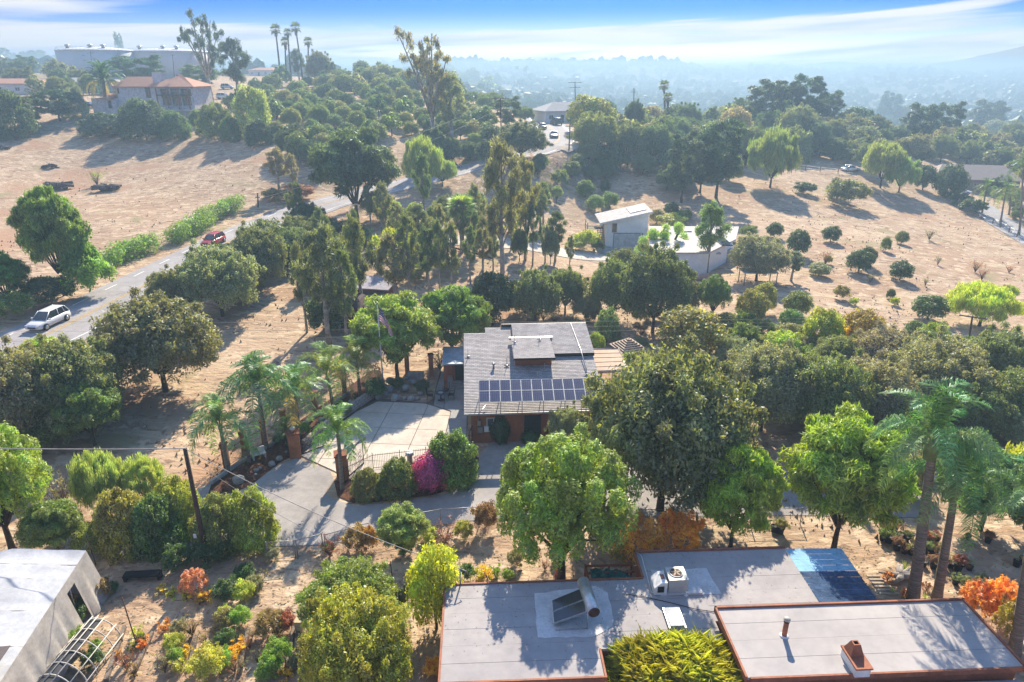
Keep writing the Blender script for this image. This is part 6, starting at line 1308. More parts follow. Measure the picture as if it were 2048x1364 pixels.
# wooden wall along the road
wl = T('board_fence', 'pale board fence dropping along the lower road edge', 'fence'); pa = wpath([(195, 708), (222, 688), (250, 672), (290, 652)], step=1.2)
for a, b in zip(pa[:-1], pa[1:]):
    d = (b - a).normalized(); n = Vector((-d.y, d.x, 0)) * .03; q = [a - n, b - n - d * .03, b + n - d * .03, a + n]; MB().prism([(p.x, p.y) for p in q], a.z - .3, a.z + 1.35).build('fence_panel', mat('cream_board', (0.40, 0.36, 0.29), 0.8), wl); MB().box(b.x - .06, b.x + .06, b.y - .06, b.y + .06, b.z - .3, b.z + 1.5).build('post', WOOD, wl)
x = None
tag(MB().add(*(lambda P_: ([(p.x, p.y, p.z + h) for p in P_ for h in (.1, .35)], [(2 * i, 2 * i + 2, 2 * i + 3, 2 * i + 1) for i in range(len(P_) - 1)]))(wpath([(880, 492), (925, 503), (985, 520)], step=1))).build('timber_edging', POLEW), 'dark timber edging beam below the fan palm', 'edging')
# log piles in the ploughed field
def logpile(label, u, v, wpx, n, seed, stump=True):
    x, y, z = G(u, v); s = wpx * depth(x, y, z) / F / 4.0; r = T('log_pile', label, 'log pile', (x, y, z), 0, None); g = random.Random(seed); BK = mat('grey_log', (0.16, 0.13, 0.12), 0.95, var=0.35, bump=0.5); CUT = mat('log_end', (0.42, 0.33, 0.25), 0.9)
    for k in range(n):
        a = g.uniform(-.5, .5) + (k % 2) * 0.9; L_ = g.uniform(.7, 1.9) * s; rr = g.uniform(.13, .3) * s; p = Vector((g.uniform(-1.3, 1.3) * s, g.uniform(-.7, .7) * s, rr * .8 + g.uniform(0, .5) * s)); d = Vector((math.cos(a), math.sin(a), g.uniform(-.25, .25)))
        o = MB().tube([p - d * L_ / 2, p, p + d * L_ / 2], [rr, rr * .9, rr * .8], 8).build('log', BK, r); MB().tube([p - d * (L_ / 2 + .005), p - d * (L_ / 2 + .02)], rr * .92, 8).build('cut_end', CUT, o)
    for k in range(8): a = g.random() * 6.28; MB().tube([(0.4 * s, 0, .3 * s), (.4 * s + math.cos(a) * s * .8, math.sin(a) * .6 * s, g.uniform(.4, 1.4) * s)], [.1 * s, .02 * s], 4).build('branch', BK, r)
logpile('dark log pile furthest up the dry field'.replace('furthest', 'highest'), 99, 336, 36, 12, 1); logpile('long log pile with a protruding branch, middle of the dry field', 118, 378, 62, 18, 2); logpile('spiky pile of roots and stumps below the sapling', 212, 382, 60, 20, 3); logpile('small pile of logs at the field edge', 6, 298, 30, 9, 4)
# ------------------------------------------------------------------ nursery corner
def canopy():
    r = T('canopy_tent', 'long white shade-cloth canopy tent with sagging side walls', 'tent'); CV = mat('white_canvas', (0.50, 0.51, 0.53), 0.8, var=0.10, scale=0.7, bump=0.5, bscale=2.2)
    ridge = lambda t: Vector((-23.35 + 0.9 * t, 30.0 - 10.5 * t, 3.25)); eave = Vector
    A = [Vector(PX(*p)) for p in ((172, 1101, 3.0), (0, 1364, 3.0))]; d = (A[1] - A[0]).normalized(); A1 = A[0] + d * 11; n = Vector((d.y, -d.x, 0)); n = -n if n.x > 0 else n
    m = MB(); nx, ny = 24, 20; W = 7.0
    vs = []
    for j in range(ny + 1):
        for i in range(nx + 1):
            p = A[0] + d * 11 * i / nx + n * W * j / ny; t = j / ny; sag = 0.16 * math.sin(i / nx * math.pi * 10) ** 2; vs.append((p.x, p.y, 3.0 + 0.55 * (1 - abs(2 * t - 1)) - sag + 0.02 * math.sin(i * 1.3 + j)))
    m.add(vs, [(j * (nx + 1) + i, (j + 1) * (nx + 1) + i, (j + 1) * (nx + 1) + i + 1, j * (nx + 1) + i + 1) for j in range(ny) for i in range(nx)], True); m.build('roof_cloth', CV, r)
    def wall(a, b, name, holes=(), nn=40, mt=CV, flare=0.25, o=Vector((0, 0, 0))):
        m = MB(); V = []; q = (b - a); qn = Vector((q.y, -q.x, 0)).normalized()
        if qn.dot(-n) < 0 and name == 'side_wall': qn = -qn
        for i in range(nn + 1):
            for k in range(7):
                t = k / 6; f_ = 0.09 * math.sin(i * 1.7) * t + 0.05 * math.sin(i * 3.9 + 1) * t; p = a + q * i / nn + qn * (flare * t + f_); V.append((p.x, p.y, 2.98 * (1 - t) + 0.01))
        fs = [(i * 7 + k, i * 7 + k + 1, (i + 1) * 7 + k + 1, (i + 1) * 7 + k) for i in range(nn) for k in range(6) if not any(h0 <= i < h1 and k >= 1 for h0, h1 in holes)]
        m.add(V, fs, True); m.build(name, mt, r)
    W2 = mat('side_cloth', (0.50, 0.46, 0.41), 0.85, var=0.12, scale=1)
    wall(A[0], A[0] + d * 11, 'side_wall', ((7, 10),), mt=W2, flare=0.55); wall(A[0], A[0] + n * W, 'end_wall', (), 24, W2)
    MB().prism([tuple((A[0] + d * 7.2 + n * .1).xy), tuple((A[0] + d * 10.9 + n * .1).xy), tuple((A[0] + d * 10.9 + n * 6.5).xy), tuple((A[0] + d * 7.2 + n * 6.5).xy)], lambda x, y: 3.62, lambda x, y: 3.64).build('brown_tarp', mat('brown_tarp', (0.16, 0.13, 0.12), 0.7), r)
    for i in range(1, 10):
        p = A[0] + d * 11 * i / 10; m = MB(); m.tube([(p + n * W * t / 12).to_tuple()[:2] + (3.0 + 0.55 * (1 - abs(2 * t / 12 - 1)) - .075 + .02 * math.sin(t * 2.1 + i),) for t in range(13)], .03, 4); m.build('seam', W2, r)
    for i in range(6):
        p = A[0] + d * 11 * i / 5 + n * .05; MB().tube([(p.x, p.y, 0), (p.x, p.y, 2.9)], .03, 5).build('frame_pole', METAL, r)
canopy()
def hoop():
    r = T('hoop_tunnel', 'bare white hoop frame of a small growing tunnel', 'hoop frame'); PV = mat('white_pipe', (0.68, 0.64, 0.56), 0.5); a, b = Vector(PX(206, 1280, 0)), Vector(PX(95, 1420, 0)); d = (b - a).normalized(); n = Vector((-d.y, d.x, 0)); L_ = (b - a).length; rad = 1.05; c0 = a - n * 0.0
    for k in range(7):
        p = c0 + d * L_ * k / 6; m = MB(); m.tube([p + n * rad * math.cos(t) + Vector((0, 0, rad * 1.35 * math.sin(t))) for t in [math.pi * j / 14 for j in range(15)]], .03, 5); m.build('hoop', PV, r)
    for t in (0.0, .22, .4, .5, .6, .78): 
        q = n * rad * math.cos(math.pi * t) + Vector((0, 0, rad * 1.35 * math.sin(math.pi * t) + .04 + .3 * (t == 0))); MB().tube([c0 + q - d * .15, c0 + d * (L_ + .1) + q], .03, 5).build('purlin', PV, r)
    m = MB(); V = []
    for i in range(13):
        for j in range(8): t = math.pi * (.42 + .07 * j); p = c0 + d * L_ * (i / 12) + n * (rad * .97) * math.cos(t) + Vector((0, 0, rad * 1.3 * math.sin(t) - .05 * math.sin(i * 1.9 + j))); V.append(p)
    m.add(V, [(i * 8 + j, i * 8 + j + 1, (i + 1) * 8 + j + 1, (i + 1) * 8 + j) for i in range(12) for j in range(7)], True); m.build('shade_cloth', mat('dark_shade_cloth', (0.06, 0.06, 0.065), 0.8), r)
hoop()
def bits():
    x, y, z = PX(176, 1202, 0); r = T('propane_tank', 'white gas bottle with orange collar at the tent door', 'gas bottle', (x, y, 0)); MB().lathe([(.2, 0), (.22, .06), (.22, .45), (.12, .56), (.03, .6)], n=14).build('bottle', WHITE, r); MB().lathe([(.13, .56), (.14, .57), (.14, .68), (.12, .68)], n=12).build('collar', BRN2, r)
    for (u0, v0), (u1, v1), l in (((250, 1256), (213, 1364), 'pale board edging the first nursery bed'), ((305, 1268), (268, 1350), 'weathered board between the first nursery beds'), ((393, 1275), (380, 1340), 'board edging the second nursery bed'), ((497, 1262), (480, 1350), 'board edging beside the yellow succulents'), ((588, 1255), (575, 1340), 'pale board beside the orange-spotted shrub'), ((597, 1262), (600, 1330), 'narrow plank on edge near the twin bushes')):
        a, b = Vector(PX(u0, v0, 0)), Vector(PX(u1, v1, 0)); d = (b - a).normalized(); n = Vector((-d.y, d.x, 0)) * .09; tag(MB().prism([(p.x, p.y) for p in (a - n, a + n, b + n, b - n)], 0, .2).build('bed_board', WOOD), l, 'board')
    for k, (u, v) in enumerate(((700, 1115), (708, 1122), (716, 1128), (704, 1130), (722, 1135))):
        a, b = Vector(PX(u - 14, v - 4, .1 + .06 * k)), Vector(PX(u + 34, v + 14, .1 + .06 * k)); d = (b - a).normalized(); n = Vector((-d.y, d.x, 0)) * .1
        if k == 0: P0 = T('plank_stack', 'loose stack of grey planks lying behind the twin bushes', 'planks')
        MB().prism([(p.x, p.y) for p in (a - n, a + n, b + n, b - n)], .05 + .05 * k, .09 + .05 * k).build('plank', mat('grey_plank', (0.4, 0.39, 0.4), 0.85, var=.15), P0)
    for k in range(6):
        a, b = Vector(PX(1733 + k * 5, 1152 + k * 7, .02)), Vector(PX(1752 + k * 7, 1152 + k * 6.4, .02))
        if k == 0: P1 = T('plank_path', 'short path of pale timber treads beside the navy roof sheets', 'planks')
        MB().box(a.x, b.x + .2, a.y - .07, a.y + .07, .0, .06).build('tread', mat('pale_timber', (0.5, 0.42, 0.33), .9), P1)
    for u, v, t, l in ((272, 1285, 1195, 'thin metal stake at the head of the first nursery bed'), (790, 1195, 1122, 'rusty stake beside the tall cactus'), (192, 1130, 1070, 'thin post behind the tent'), (470, 1240, 1225, 'short post in the grassy nursery bed'), (370, 1262, 1245, 'short post in the grey nursery bed'), (1392, 1058, 1023, 'rusty post in the chain-link line')):
        x, y, z = PX(u, v, 0); h = ztop(y, t); tag(MB().tube([(x, y, 0), (x - .1, y, h)], .03, 5).build('stake', DRY), l, 'stake')
    x, y, z = PX(287, 1158, 0); r = T('old_bench', 'dark low bench or box in the shade under hedge trees', 'bench', (x, y, 0), R(5)); MB().box(-1, 1, -.25, .25, .3, .42).build('seat', BLACK, r); MB().box(-1, -.85, -.2, .2, 0, .3).build('leg', BLACK, r); MB().box(.85, 1, -.2, .2, 0, .3).build('leg', BLACK, r)
    x, y, z = PX(601, 1262, 0); tag(MB().box(-.2, .2, -.2, .2, 0, .75).build('white_crate', mat('cream_box', (0.6, 0.5, 0.3), .8), None, (x, y, 0)), 'cream upright box next to the orange-spotted shrub', 'box')
    # driftwood and cactus
    x, y, z = PX(1800, 1160, 0); g = random.Random(8); r = T('driftwood', 'grey driftwood stump with twisted roots beside the palm trunks', 'stump', (x, y, 0)); DW = mat('driftwood', (0.36, 0.32, 0.29), .9, var=.2)
    for k in range(9): a = g.random() * 6.28; MB().tube([(0, 0, .25), (math.cos(a) * .5, math.sin(a) * .4, .3), (math.cos(a) * 1.2, math.sin(a) * .8, .15 + .4 * g.random())], [.24, .15, .04], 6).build('root', DW, r)
    x, y, z = PX(800, 1205, 0); r = T('column_cactus', 'tall grey-green column cactus in front of the yellow-green bush', 'cactus', (x, y, 0)); CG = mat('cactus_green', (0.10, 0.13, 0.05), .8, var=.2)
    for k in range(7): a = k * .9; dx = (k - 3) * .17; MB().tube([(dx * .3, .1 * math.sin(a), 0), (dx, .2 * math.sin(a), .5), (dx, .2 * math.sin(a), 1.3 + .4 * math.cos(k))], [.07, .08, .06], 6).build('arm', CG, r)
bits()
# ------------------------------------------------------------------ plants
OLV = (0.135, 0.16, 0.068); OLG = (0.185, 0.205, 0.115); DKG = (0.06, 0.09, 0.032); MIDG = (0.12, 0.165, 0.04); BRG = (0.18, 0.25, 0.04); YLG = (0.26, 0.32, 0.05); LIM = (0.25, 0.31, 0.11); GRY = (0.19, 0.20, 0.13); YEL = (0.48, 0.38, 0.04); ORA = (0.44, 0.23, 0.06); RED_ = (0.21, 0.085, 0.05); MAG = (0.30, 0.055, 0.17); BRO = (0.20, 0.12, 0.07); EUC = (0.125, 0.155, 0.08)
TREES = [
 # kind, u, vbase, vtop, width, colour, label
 ('oak', 1320, 1020, 724, 338, OLV, 'great spreading oak beside the shingled house, over the driveway'),
 ('oak', 1130, 905, 818, 70, GRY, 'pale large-leaved shrub tree against terracotta wall under roof eave'),
 ('oak', 55, 885, 708, 195, OLG, 'grey-green oak at the frame edge below the road'),
 ('oak', 165, 862, 690, 185, OLV, 'olive oak next to the road verge, second in the bank'),
 ('pist', 190, 890, 770, 130, MIDG, 'glossy green tree low in the oak bank with bright leaves'),
 ('bush', 80, 900, 840, 110, MIDG, 'dark green shrub at the shady foot of the oak bank'),
 ('oak', 332, 782, 605, 235, OLV, 'broad oak standing apart on the dry slope below the road fence'),
 ('oak', 15, 790, 715, 110, OLG, 'small grey oak cut by the frame edge under the road'),
 ('pist', 88, 722, 676, 70, YLG, 'yellow-green shrub at the road verge above the oak bank'),
 ('cyp', 217, 700, 645, 28, DKG, 'dark little conifer in front of the pale board fence'),
 ('oak', 445, 632, 502, 155, OLG, 'round oak on the lower road edge beside the red SUV'),
 ('oak', 352, 640, 545, 100, OLV, 'low oak filling the road edge between broad oak and round oak'),
 ('twig', 272, 660, 590, 45, OLV, 'sparse small oak leaning over the pale road edge'),
 ('oak', 525, 575, 462, 110, OLV, 'oak behind the round road-edge oak, uphill side'),
 ('oak', 592, 530, 458, 88, OLV, 'dark green oak along the road between pale eucalyptus and verge'),
 ('oak', 480, 600, 520, 90, OLV, 'shadowed oak below the road in the middle of the row'),
 ('round', 650, 520, 448, 62, DKG, 'dark rounded tree beside the tall slender willow-leaved trees'),
 ('bush', 662, 482, 446, 60, DKG, 'dark clipped hedge patch at the lower road shoulder'),
 ('euc', 662, 708, 455, 135, EUC, 'tall eucalyptus with long white trunk on the dry slope'),
 ('euc', 697, 700, 500, 78, EUC, 'brown-trunked eucalyptus just uphill of the barn doors'),
 ('euc', 614, 665, 490, 60, EUC, 'slim young eucalyptus standing at the slope edge with bare stem'),
 ('euc', 725, 632, 438, 90, (0.12, 0.15, 0.06), 'tall willow-leaved eucalyptus with dense drooping crown'),
 ('euc', 792, 625, 470, 95, (0.165, 0.165, 0.095), 'brownish wispy eucalyptus behind the red shed'),
 ('euc', 820, 608, 432, 60, EUC, 'slim eucalyptus with forked pale stem near the white tarp'),
 ('euc', 858, 592, 455, 62, (0.10, 0.14, 0.06), 'green eucalyptus with white-barked lower trunks'),
 ('euc', 880, 590, 440, 48, EUC, 'narrow eucalyptus between the green one and the leaning trunk'),
 ('euc', 905, 585, 448, 52, EUC, 'leaning thick-trunked eucalyptus above the feathery tree'),
 ('euc', 941, 570, 452, 40, EUC, 'slender curving eucalyptus next to the fan palm trunk'),
 ('euc', 800, 520, 412, 55, (0.155, 0.16, 0.095), 'light brown eucalyptus top in the middle grove'),
 ('euc', 840, 500, 410, 60, EUC, 'pale eucalyptus uphill in the middle grove'),
 ('euc', 885, 450, 395, 40, EUC, 'small pale tree uphill of the fan palm'),
 ('bush', 790, 560, 462, 75, YLG, 'bright green leafy bush behind the willow-leaved eucalyptus'),
 ('euc', 1003, 585, 288, 118, (0.16, 0.18, 0.095), 'tallest eucalyptus of the grove with several white trunks'),
 ('euc', 1050, 520, 318, 70, (0.17, 0.19, 0.08), 'tall eucalyptus behind the many-trunked one'),
 ('euc', 1065, 530, 412, 42, (0.06, 0.10, 0.035), 'dark green upright tree beside the tallest eucalyptus'),
 ('euc', 1110, 522, 425, 56, (0.08, 0.11, 0.05), 'dark oval-crowned tree on the drive to garage house'),
 ('euc', 1139, 545, 472, 26, EUC, 'very slim small tree by the pale drive'),
 ('euc', 1090, 525, 450, 38, OLG, 'thin yellow-green tree beside the dark oval-crowned tree'),
 ('euc', 560, 385, 298, 62, (0.20, 0.17, 0.11), 'sparse eucalyptus on the bank above the road'),
 ('euc', 590, 395, 310, 40, (0.20, 0.18, 0.11), 'small grey sapling eucalyptus on the road bank'),
 ('pist', 795, 757, 600, 168, BRG, 'bright green feathery tree around the flagpole'),
 ('pist', 908, 722, 577, 145, (0.12, 0.18, 0.03), 'deep green feathery tree beside the annex roof'),
 ('round', 655, 668, 585, 82, DKG, 'dark round tree behind the white trunk and beside barn'),
 ('round', 985, 650, 545, 92, DKG, 'dark round tree below the tallest eucalyptus'),
 ('oak', 1070, 652, 545, 105, OLV, 'sunlit oak directly behind the ridge of shingled house'),
 ('round', 1050, 625, 560, 80, DKG, 'dark tree tucked between two oaks behind the house ridge'),
 ('oak', 1130, 628, 540, 82, OLV, 'oak behind the shingled house, second from the ridge'),
 ('oak', 1172, 640, 590, 60, OLG, 'thin grey oak with visible limbs behind shingled house'),
 ('round', 1180, 645, 610, 30, OLV, 'little brown-green tree under the row of oaks'),
 ('oak', 1225, 640, 528, 100, OLV, 'oak with two bare brown trunks on the orange soil'),
 ('oak', 1305, 665, 505, 150, (0.11, 0.125, 0.055), 'largest dark oak of the row above shingled house'),
 ('oak', 1245, 560, 500, 60, OLV, 'small oak rising behind the row near the garage apron'),
 ('round', 1362, 632, 550, 80, OLV, 'oak tree ending the row behind the olive-yellow tree'),
 ('tuft', 1424, 640, 558, 62, (0.13, 0.19, 0.05), 'pointed green tree with sunlit tips above the olive-yellow tree'),
 ('round', 1212, 690, 618, 50, (0.12, 0.18, 0.08), 'green shrub tree touching the rear corner of shingled house'),
 ('round', 1190, 720, 665, 40, BRG, 'small bright bush beside the back roof edge'),
 ('round', 1375, 735, 618, 142, (0.20, 0.22, 0.07), 'big olive-yellow domed tree behind the great oak'),
 ('round', 1500, 655, 578, 66, (0.18, 0.20, 0.06), 'yellowish orchard tree below the lean-to roof'),
 ('round', 1525, 625, 565, 50, (0.18, 0.21, 0.06), 'orchard tree just under the white sheet roof'),
 ('round', 1592, 632, 583, 58, (0.14, 0.18, 0.05), 'round orchard tree at the edge of bare ground'),
 ('round', 1580, 662, 618, 50, (0.10, 0.18, 0.06), 'bluish round orchard bush below another at the bare ground edge'),
 ('bush', 1640, 702, 622, 78, (0.24, 0.26, 0.05), 'yellowish green tall shrub at the lower edge of the field'),
 ('round', 1716, 705, 620, 92, (0.24, 0.20, 0.05), 'orange-tinged fruit tree at the lower edge of the field'),
 ('bush', 1706, 712, 652, 52, YEL, 'golden yellow bush in front of the orange-tinged fruit tree'),
 ('oak', 1470, 760, 680, 90, GRY, 'grey shrub tree between the olive-yellow dome and the oak thicket'),
 ('bush', 1500, 705, 682, 40, MIDG, 'small green bush on the path below orchard'),
 ('bush', 1560, 705, 665, 70, YLG, 'light green shrub along the orchard path'),
 ('round', 1825, 680, 642, 42, (0.10, 0.15, 0.05), 'little dark round tree below the big lime tree'),
 ('bush', 1858, 705, 650, 66, BRG, 'bright green shrub near the crossarm pole'),
 ('oak', 1520, 860, 702, 190, OLG, 'grey oak in the thicket beside the great oak'),
 ('oak', 1625, 870, 715, 180, OLV, 'broad oak in the middle of the thicket'),
 ('oak', 1735, 860, 730, 165, OLG, 'oak with lighter crown above the bright pistache'),
 ('oak', 1760, 780, 662, 140, GRY, 'pale oak at the top of the thicket near the golden bush'),
 ('oak', 1860, 830, 690, 190, OLG, 'wide pale oak in the thicket under the crossarm pole'),
 ('oak', 1985, 800, 668, 150, OLV, 'oak against the frame edge below the lime tree'),
 ('oak', 2030, 870, 745, 130, OLV, 'darker oak against the frame edge beside the palms'),
 ('oak', 1930, 870, 770, 130, OLV, 'shadowed oak behind the palm crown'),
 ('round', 1800, 905, 815, 92, (0.13, 0.17, 0.05), 'rounded green shrub just beside the tall palm crown'),
 ('oak', 2040, 900, 830, 90, GRY, 'grey shrub at the frame edge above the palm fronds'),
 ('oak', 1420, 900, 790, 120, OLV, 'low oak crown filling the gap beside the great oak'),
 ('bush', 1790, 975, 900, 110, OLG, 'grey-green shrub between pistache and palm trunk'),
 ('pist', 1460, 1098, 898, 165, (0.22, 0.28, 0.035), 'bright lime-green round tree behind the flat roof'),
 ('pist', 1667, 1100, 848, 240, (0.18, 0.25, 0.04), 'large bright feathery tree behind the blue roof panels'),
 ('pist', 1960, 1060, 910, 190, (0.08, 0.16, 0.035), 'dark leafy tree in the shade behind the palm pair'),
 ('bush', 2035, 1050, 880, 120, YLG, 'yellow-green leafy shrub at the frame edge by the palms'),
 ('tuft', 1122, 1160, 893, 262, (0.19, 0.28, 0.035), 'dense bright tree of upright leafy tufts beside the flat roof'),
 ('round', 873, 1258, 1096, 112, (0.33, 0.40, 0.04), 'bright yellow-green citrus bush at the flat roof corner'),
 ('oak', 704, 1268, 1148, 192, (0.15, 0.19, 0.035), 'upper of two rounded feathery olive-green trees in yard'),
 ('oak', 722, 1396, 1216, 222, (0.22, 0.25, 0.04), 'lower of two rounded feathery olive-green trees in yard'),
 ('bush', 905, 1250, 1180, 60, MIDG, 'dark green bush against the flat roof wall'),
 ('pist', 808, 1108, 1022, 100, (0.20, 0.26, 0.07), 'sparse light-green small tree at chain-link fence'),
 ('bush', 972, 1062, 1010, 52, BRO, 'brown twiggy shrub at the fence end beside tufted tree'),
 ('tuft', 25, 1100, 868, 190, (0.21, 0.29, 0.045), 'bright green soft tree at the frame edge behind the tent'),
 ('twig', 125, 1030, 950, 70, GRY, 'grey leafless brush between soft green tree and palo verde'),
 ('weep', 215, 1030, 912, 100, LIM, 'wispy pale palo verde tree at the edge of the dry slope'),
 ('weep', 292, 1015, 925, 85, LIM, 'hazy lime palo verde shrub next to the wispy one'),
 ('pist', 120, 1112, 1010, 110, (0.14, 0.20, 0.05), 'leafy olive tree overhanging the tent roof corner'),
 ('mound', 258, 1096, 970, 107, (0.20, 0.21, 0.05), 'yellowish hedge tree first in the row beyond the tent'),
 ('mound', 322, 1096, 985, 107, (0.10, 0.15, 0.04), 'dark green hedge tree second in the row beyond the tent'),
 ('mound', 365, 1064, 945, 97, (0.24, 0.25, 0.05), 'yellow-green hedge tree beside the leaning utility pole'),
 ('mound', 444, 1094, 985, 107, (0.15, 0.19, 0.045), 'green hedge tree just past the leaning utility pole'),
 ('mound', 508, 1090, 972, 104, (0.19, 0.23, 0.045), 'last hedge tree of the row at the driveway edge'),
 ('bush', 190, 1105, 1050, 70, (0.16, 0.20, 0.06), 'low open shrub by the thin post behind tent'),
 ('mound', 905, 962, 858, 106, (0.09, 0.15, 0.025), 'large glossy dark green bush at the courtyard corner'),
 ('mound', 735, 992, 935, 66, (0.14, 0.17, 0.05), 'green shrub beneath the front iron fence, nearest the leaning palm'.replace('nearest', 'next to')),
 ('mound', 796, 988, 912, 74, (0.11, 0.15, 0.04), 'green shrub beneath the front iron fence, beside the purple bush'),
 ('ball', 863, 978, 910, 70, MAG, 'round purple bougainvillea bush beside the driveway'),
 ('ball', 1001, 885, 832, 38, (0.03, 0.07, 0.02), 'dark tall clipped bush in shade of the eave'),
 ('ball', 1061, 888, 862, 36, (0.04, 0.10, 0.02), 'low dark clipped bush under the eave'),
 ('bush', 752, 797, 758, 45, (0.06, 0.13, 0.03), 'dark green fern clump at rock garden edge'),
 ('bush', 795, 780, 755, 30, (0.08, 0.13, 0.04), 'small green plant among rock garden stones'),
 ('bush', 845, 785, 762, 30, (0.08, 0.12, 0.05), 'low green plant beside the round white rock'),
 ('bush', 608, 872, 846, 32, BRG, 'bright green small shrub behind the urn pillar'),
 ('bush', 565, 888, 870, 36, DKG, 'dark low shrub in the mulch by the urn pillar'),
 ('bush', 690, 830, 812, 30, (0.15, 0.16, 0.07), 'dull green groundcover clump above the retaining wall'),
 ('twig', 880, 740, 700, 45, DKG, 'dark leafy shrub beside annex roof'),
 # yard edge by the fence
 ('twig', 660, 1112, 1072, 50, RED_, 'reddish dry shrub next to the galvanised gate'), ('bush', 715, 1100, 1058, 60, (0.22, 0.15, 0.06), 'rust and green hedge shrub behind the chain-link fence'), ('bush', 740, 1100, 1055, 36, (0.24, 0.15, 0.05), 'brown-tipped shrub ending the hedge behind fence'),
 ('twig', 890, 1082, 1052, 75, RED_, 'purplish dry shrub mass along the chain-link fence'), ('bush', 928, 1078, 1045, 40, (0.25, 0.25, 0.06), 'yellowish grassy clump by chain-link fence'), ('bush', 860, 1080, 1058, 40, YLG, 'small light green clump by chain-link fence'),
 ('bush', 812, 1108, 1078, 40, (0.06, 0.14, 0.03), 'dark green lower foliage under the sparse light tree'),
 ('spire', 1275, 1128, 1048, 88, (0.58, 0.36, 0.06), 'orange-tipped flowering shrub beside tufted tree'), ('spire', 1352, 1108, 1035, 92, (0.58, 0.36, 0.06), 'orange-tipped flowering shrub closer to the lime tree'), ('spire', 1245, 1128, 1085, 50, (0.27, 0.26, 0.06), 'yellow-green part-grown shrub next to the first orange-tipped one'),
 ('spire', 1955, 1235, 1172, 70, (0.46, 0.22, 0.04), 'orange and red flowering shrub beyond the roof edge'), ('spire', 1990, 1250, 1168, 66, (0.58, 0.36, 0.06), 'golden flowering shrub next to the orange-red one'), ('spire', 2015, 1290, 1205, 66, (0.33, 0.30, 0.06), 'yellow-green spiky shrub along the roof edge by the dark trunk'),
 # right field
 ('round', 1660, 484, 452, 37, DKG, 'dark round tree with visible trunk high in the field'), ('round', 1770, 502, 474, 21, MIDG, 'smallest leafy tree in the middle of the field'), ('round', 1802, 488, 462, 27, MIDG, 'small green tree uphill of the smallest one'), ('twig', 1858, 480, 455, 22, GRY, 'thin grey tree alone at the top of the field'),
 ('round', 1733, 532, 494, 34, DKG, 'dark bushy tree behind its twin in the field'), ('round', 1716, 545, 500, 52, DKG, 'large dark bushy tree, front one of a touching pair'), ('round', 1799, 560, 522, 47, DKG, 'dark dome-shaped tree alone in the middle of the field'),
 ('round', 1594, 512, 460, 47, DKG, 'dark leafy tree at the field corner below the scrub'), ('round', 1548, 475, 445, 34, DKG, 'small dark tree near the flat wing roof'), ('round', 1637, 552, 526, 44, OLG, 'low olive tree with short trunk at the field edge'), ('round', 1780, 598, 578, 18, DKG, 'tiny dark bush on the bare ground'), ('bush', 1788, 610, 595, 18, YLG, 'tiny lime bush touching the tiny dark one'),
 ('round', 1855, 638, 590, 66, (0.07, 0.11, 0.035), 'dark domed tree beside the big lime tree'), ('weep', 1958, 652, 575, 128, (0.30, 0.36, 0.06), 'big lime-green weeping tree behind the crossarm pole'), ('bush', 2015, 600, 572, 34, YLG, 'small light shrub past the lime weeping tree'), ('bush', 2012, 598, 572, 22, BRO, 'dark brown shrub at the field edge by the frame'),
 ('twig', 1950, 545, 518, 22, (0.25, 0.14, 0.10), 'reddish bare bush high in the field'), ('twig', 1963, 560, 533, 20, (0.25, 0.14, 0.10), 'reddish bare bush just below another'), ('twig', 2018, 545, 530, 18, (0.25, 0.14, 0.10), 'reddish bare bush alone by the frame'), ('twig', 1875, 530, 510, 14, GRY, 'faint bare sapling in the open field'), ('twig', 1740, 565, 545, 18, GRY, 'bare sapling below the dark tree pair'), ('twig', 1850, 572, 553, 14, GRY, 'faint bare sapling below the dome tree'),
 ('twig', 1650, 530, 500, 22, BRO, 'brown bare bush above the low olive tree'), ('bush', 1656, 528, 512, 16, BRG, 'small green shrub under the brown bare bush'), ('bush', 1680, 598, 572, 32, (0.2, 0.2, 0.09), 'patchy yellow-grey shrub on the slope'), ('bush', 1706, 610, 596, 18, YLG, 'small yellow-green plant on the slope'),
 ('round', 1190, 422, 390, 38, (0.15, 0.22, 0.06), 'round green bush, front one of three above the garage roof'), ('round', 1220, 416, 383, 36, (0.13, 0.20, 0.06), 'round green bush touching the front one above garage roof'), ('round', 1170, 395, 360, 38, MIDG, 'round green tree uphill of the paired bushes'), ('round', 1210, 388, 358, 22, DKG, 'dark small tree in shade behind the paired bushes'), ('pist', 1113, 406, 372, 24, LIM, 'small lime sapling on the open slope'),
 ('round', 1313, 447, 418, 32, (0.17, 0.17, 0.08), 'brownish round bush behind the slanting roof'), ('round', 1342, 432, 404, 32, DKG, 'dark round bush on the slope behind the wing'), ('round', 1368, 440, 418, 30, MIDG, 'green bush behind the wing roof'), ('bush', 1340, 450, 428, 62, YLG, 'sunlit lime shrub bank behind the wing roof'), ('bush', 1495, 475, 452, 34, MIDG, 'green shrub at the far end of the flat wing'), ('bush', 1175, 500, 462, 50, YLG, 'lime-yellow shrub by the deck stairs'), ('bush', 1196, 505, 480, 26, DKG, 'dark shrub at the foot of the deck stairs'), ('bush', 1150, 500, 478, 40, (0.2, 0.25, 0.07), 'low grassy bank shrub beside the pale drive'),
 ('euc', 1412, 545, 410, 96, (0.13, 0.19, 0.06), 'tall airy green tree rising in front of wing roof'), ('oak', 1512, 562, 475, 112, GRY, 'grey-green olive-like tree beside the wing'), ('euc', 1582, 562, 505, 60, (0.10, 0.12, 0.06), 'ragged dark eucalyptus beside the lean-to'), ('bush', 1430, 580, 550, 34, (0.3, 0.22, 0.1), 'brown shrub in shade under the wing wall'),
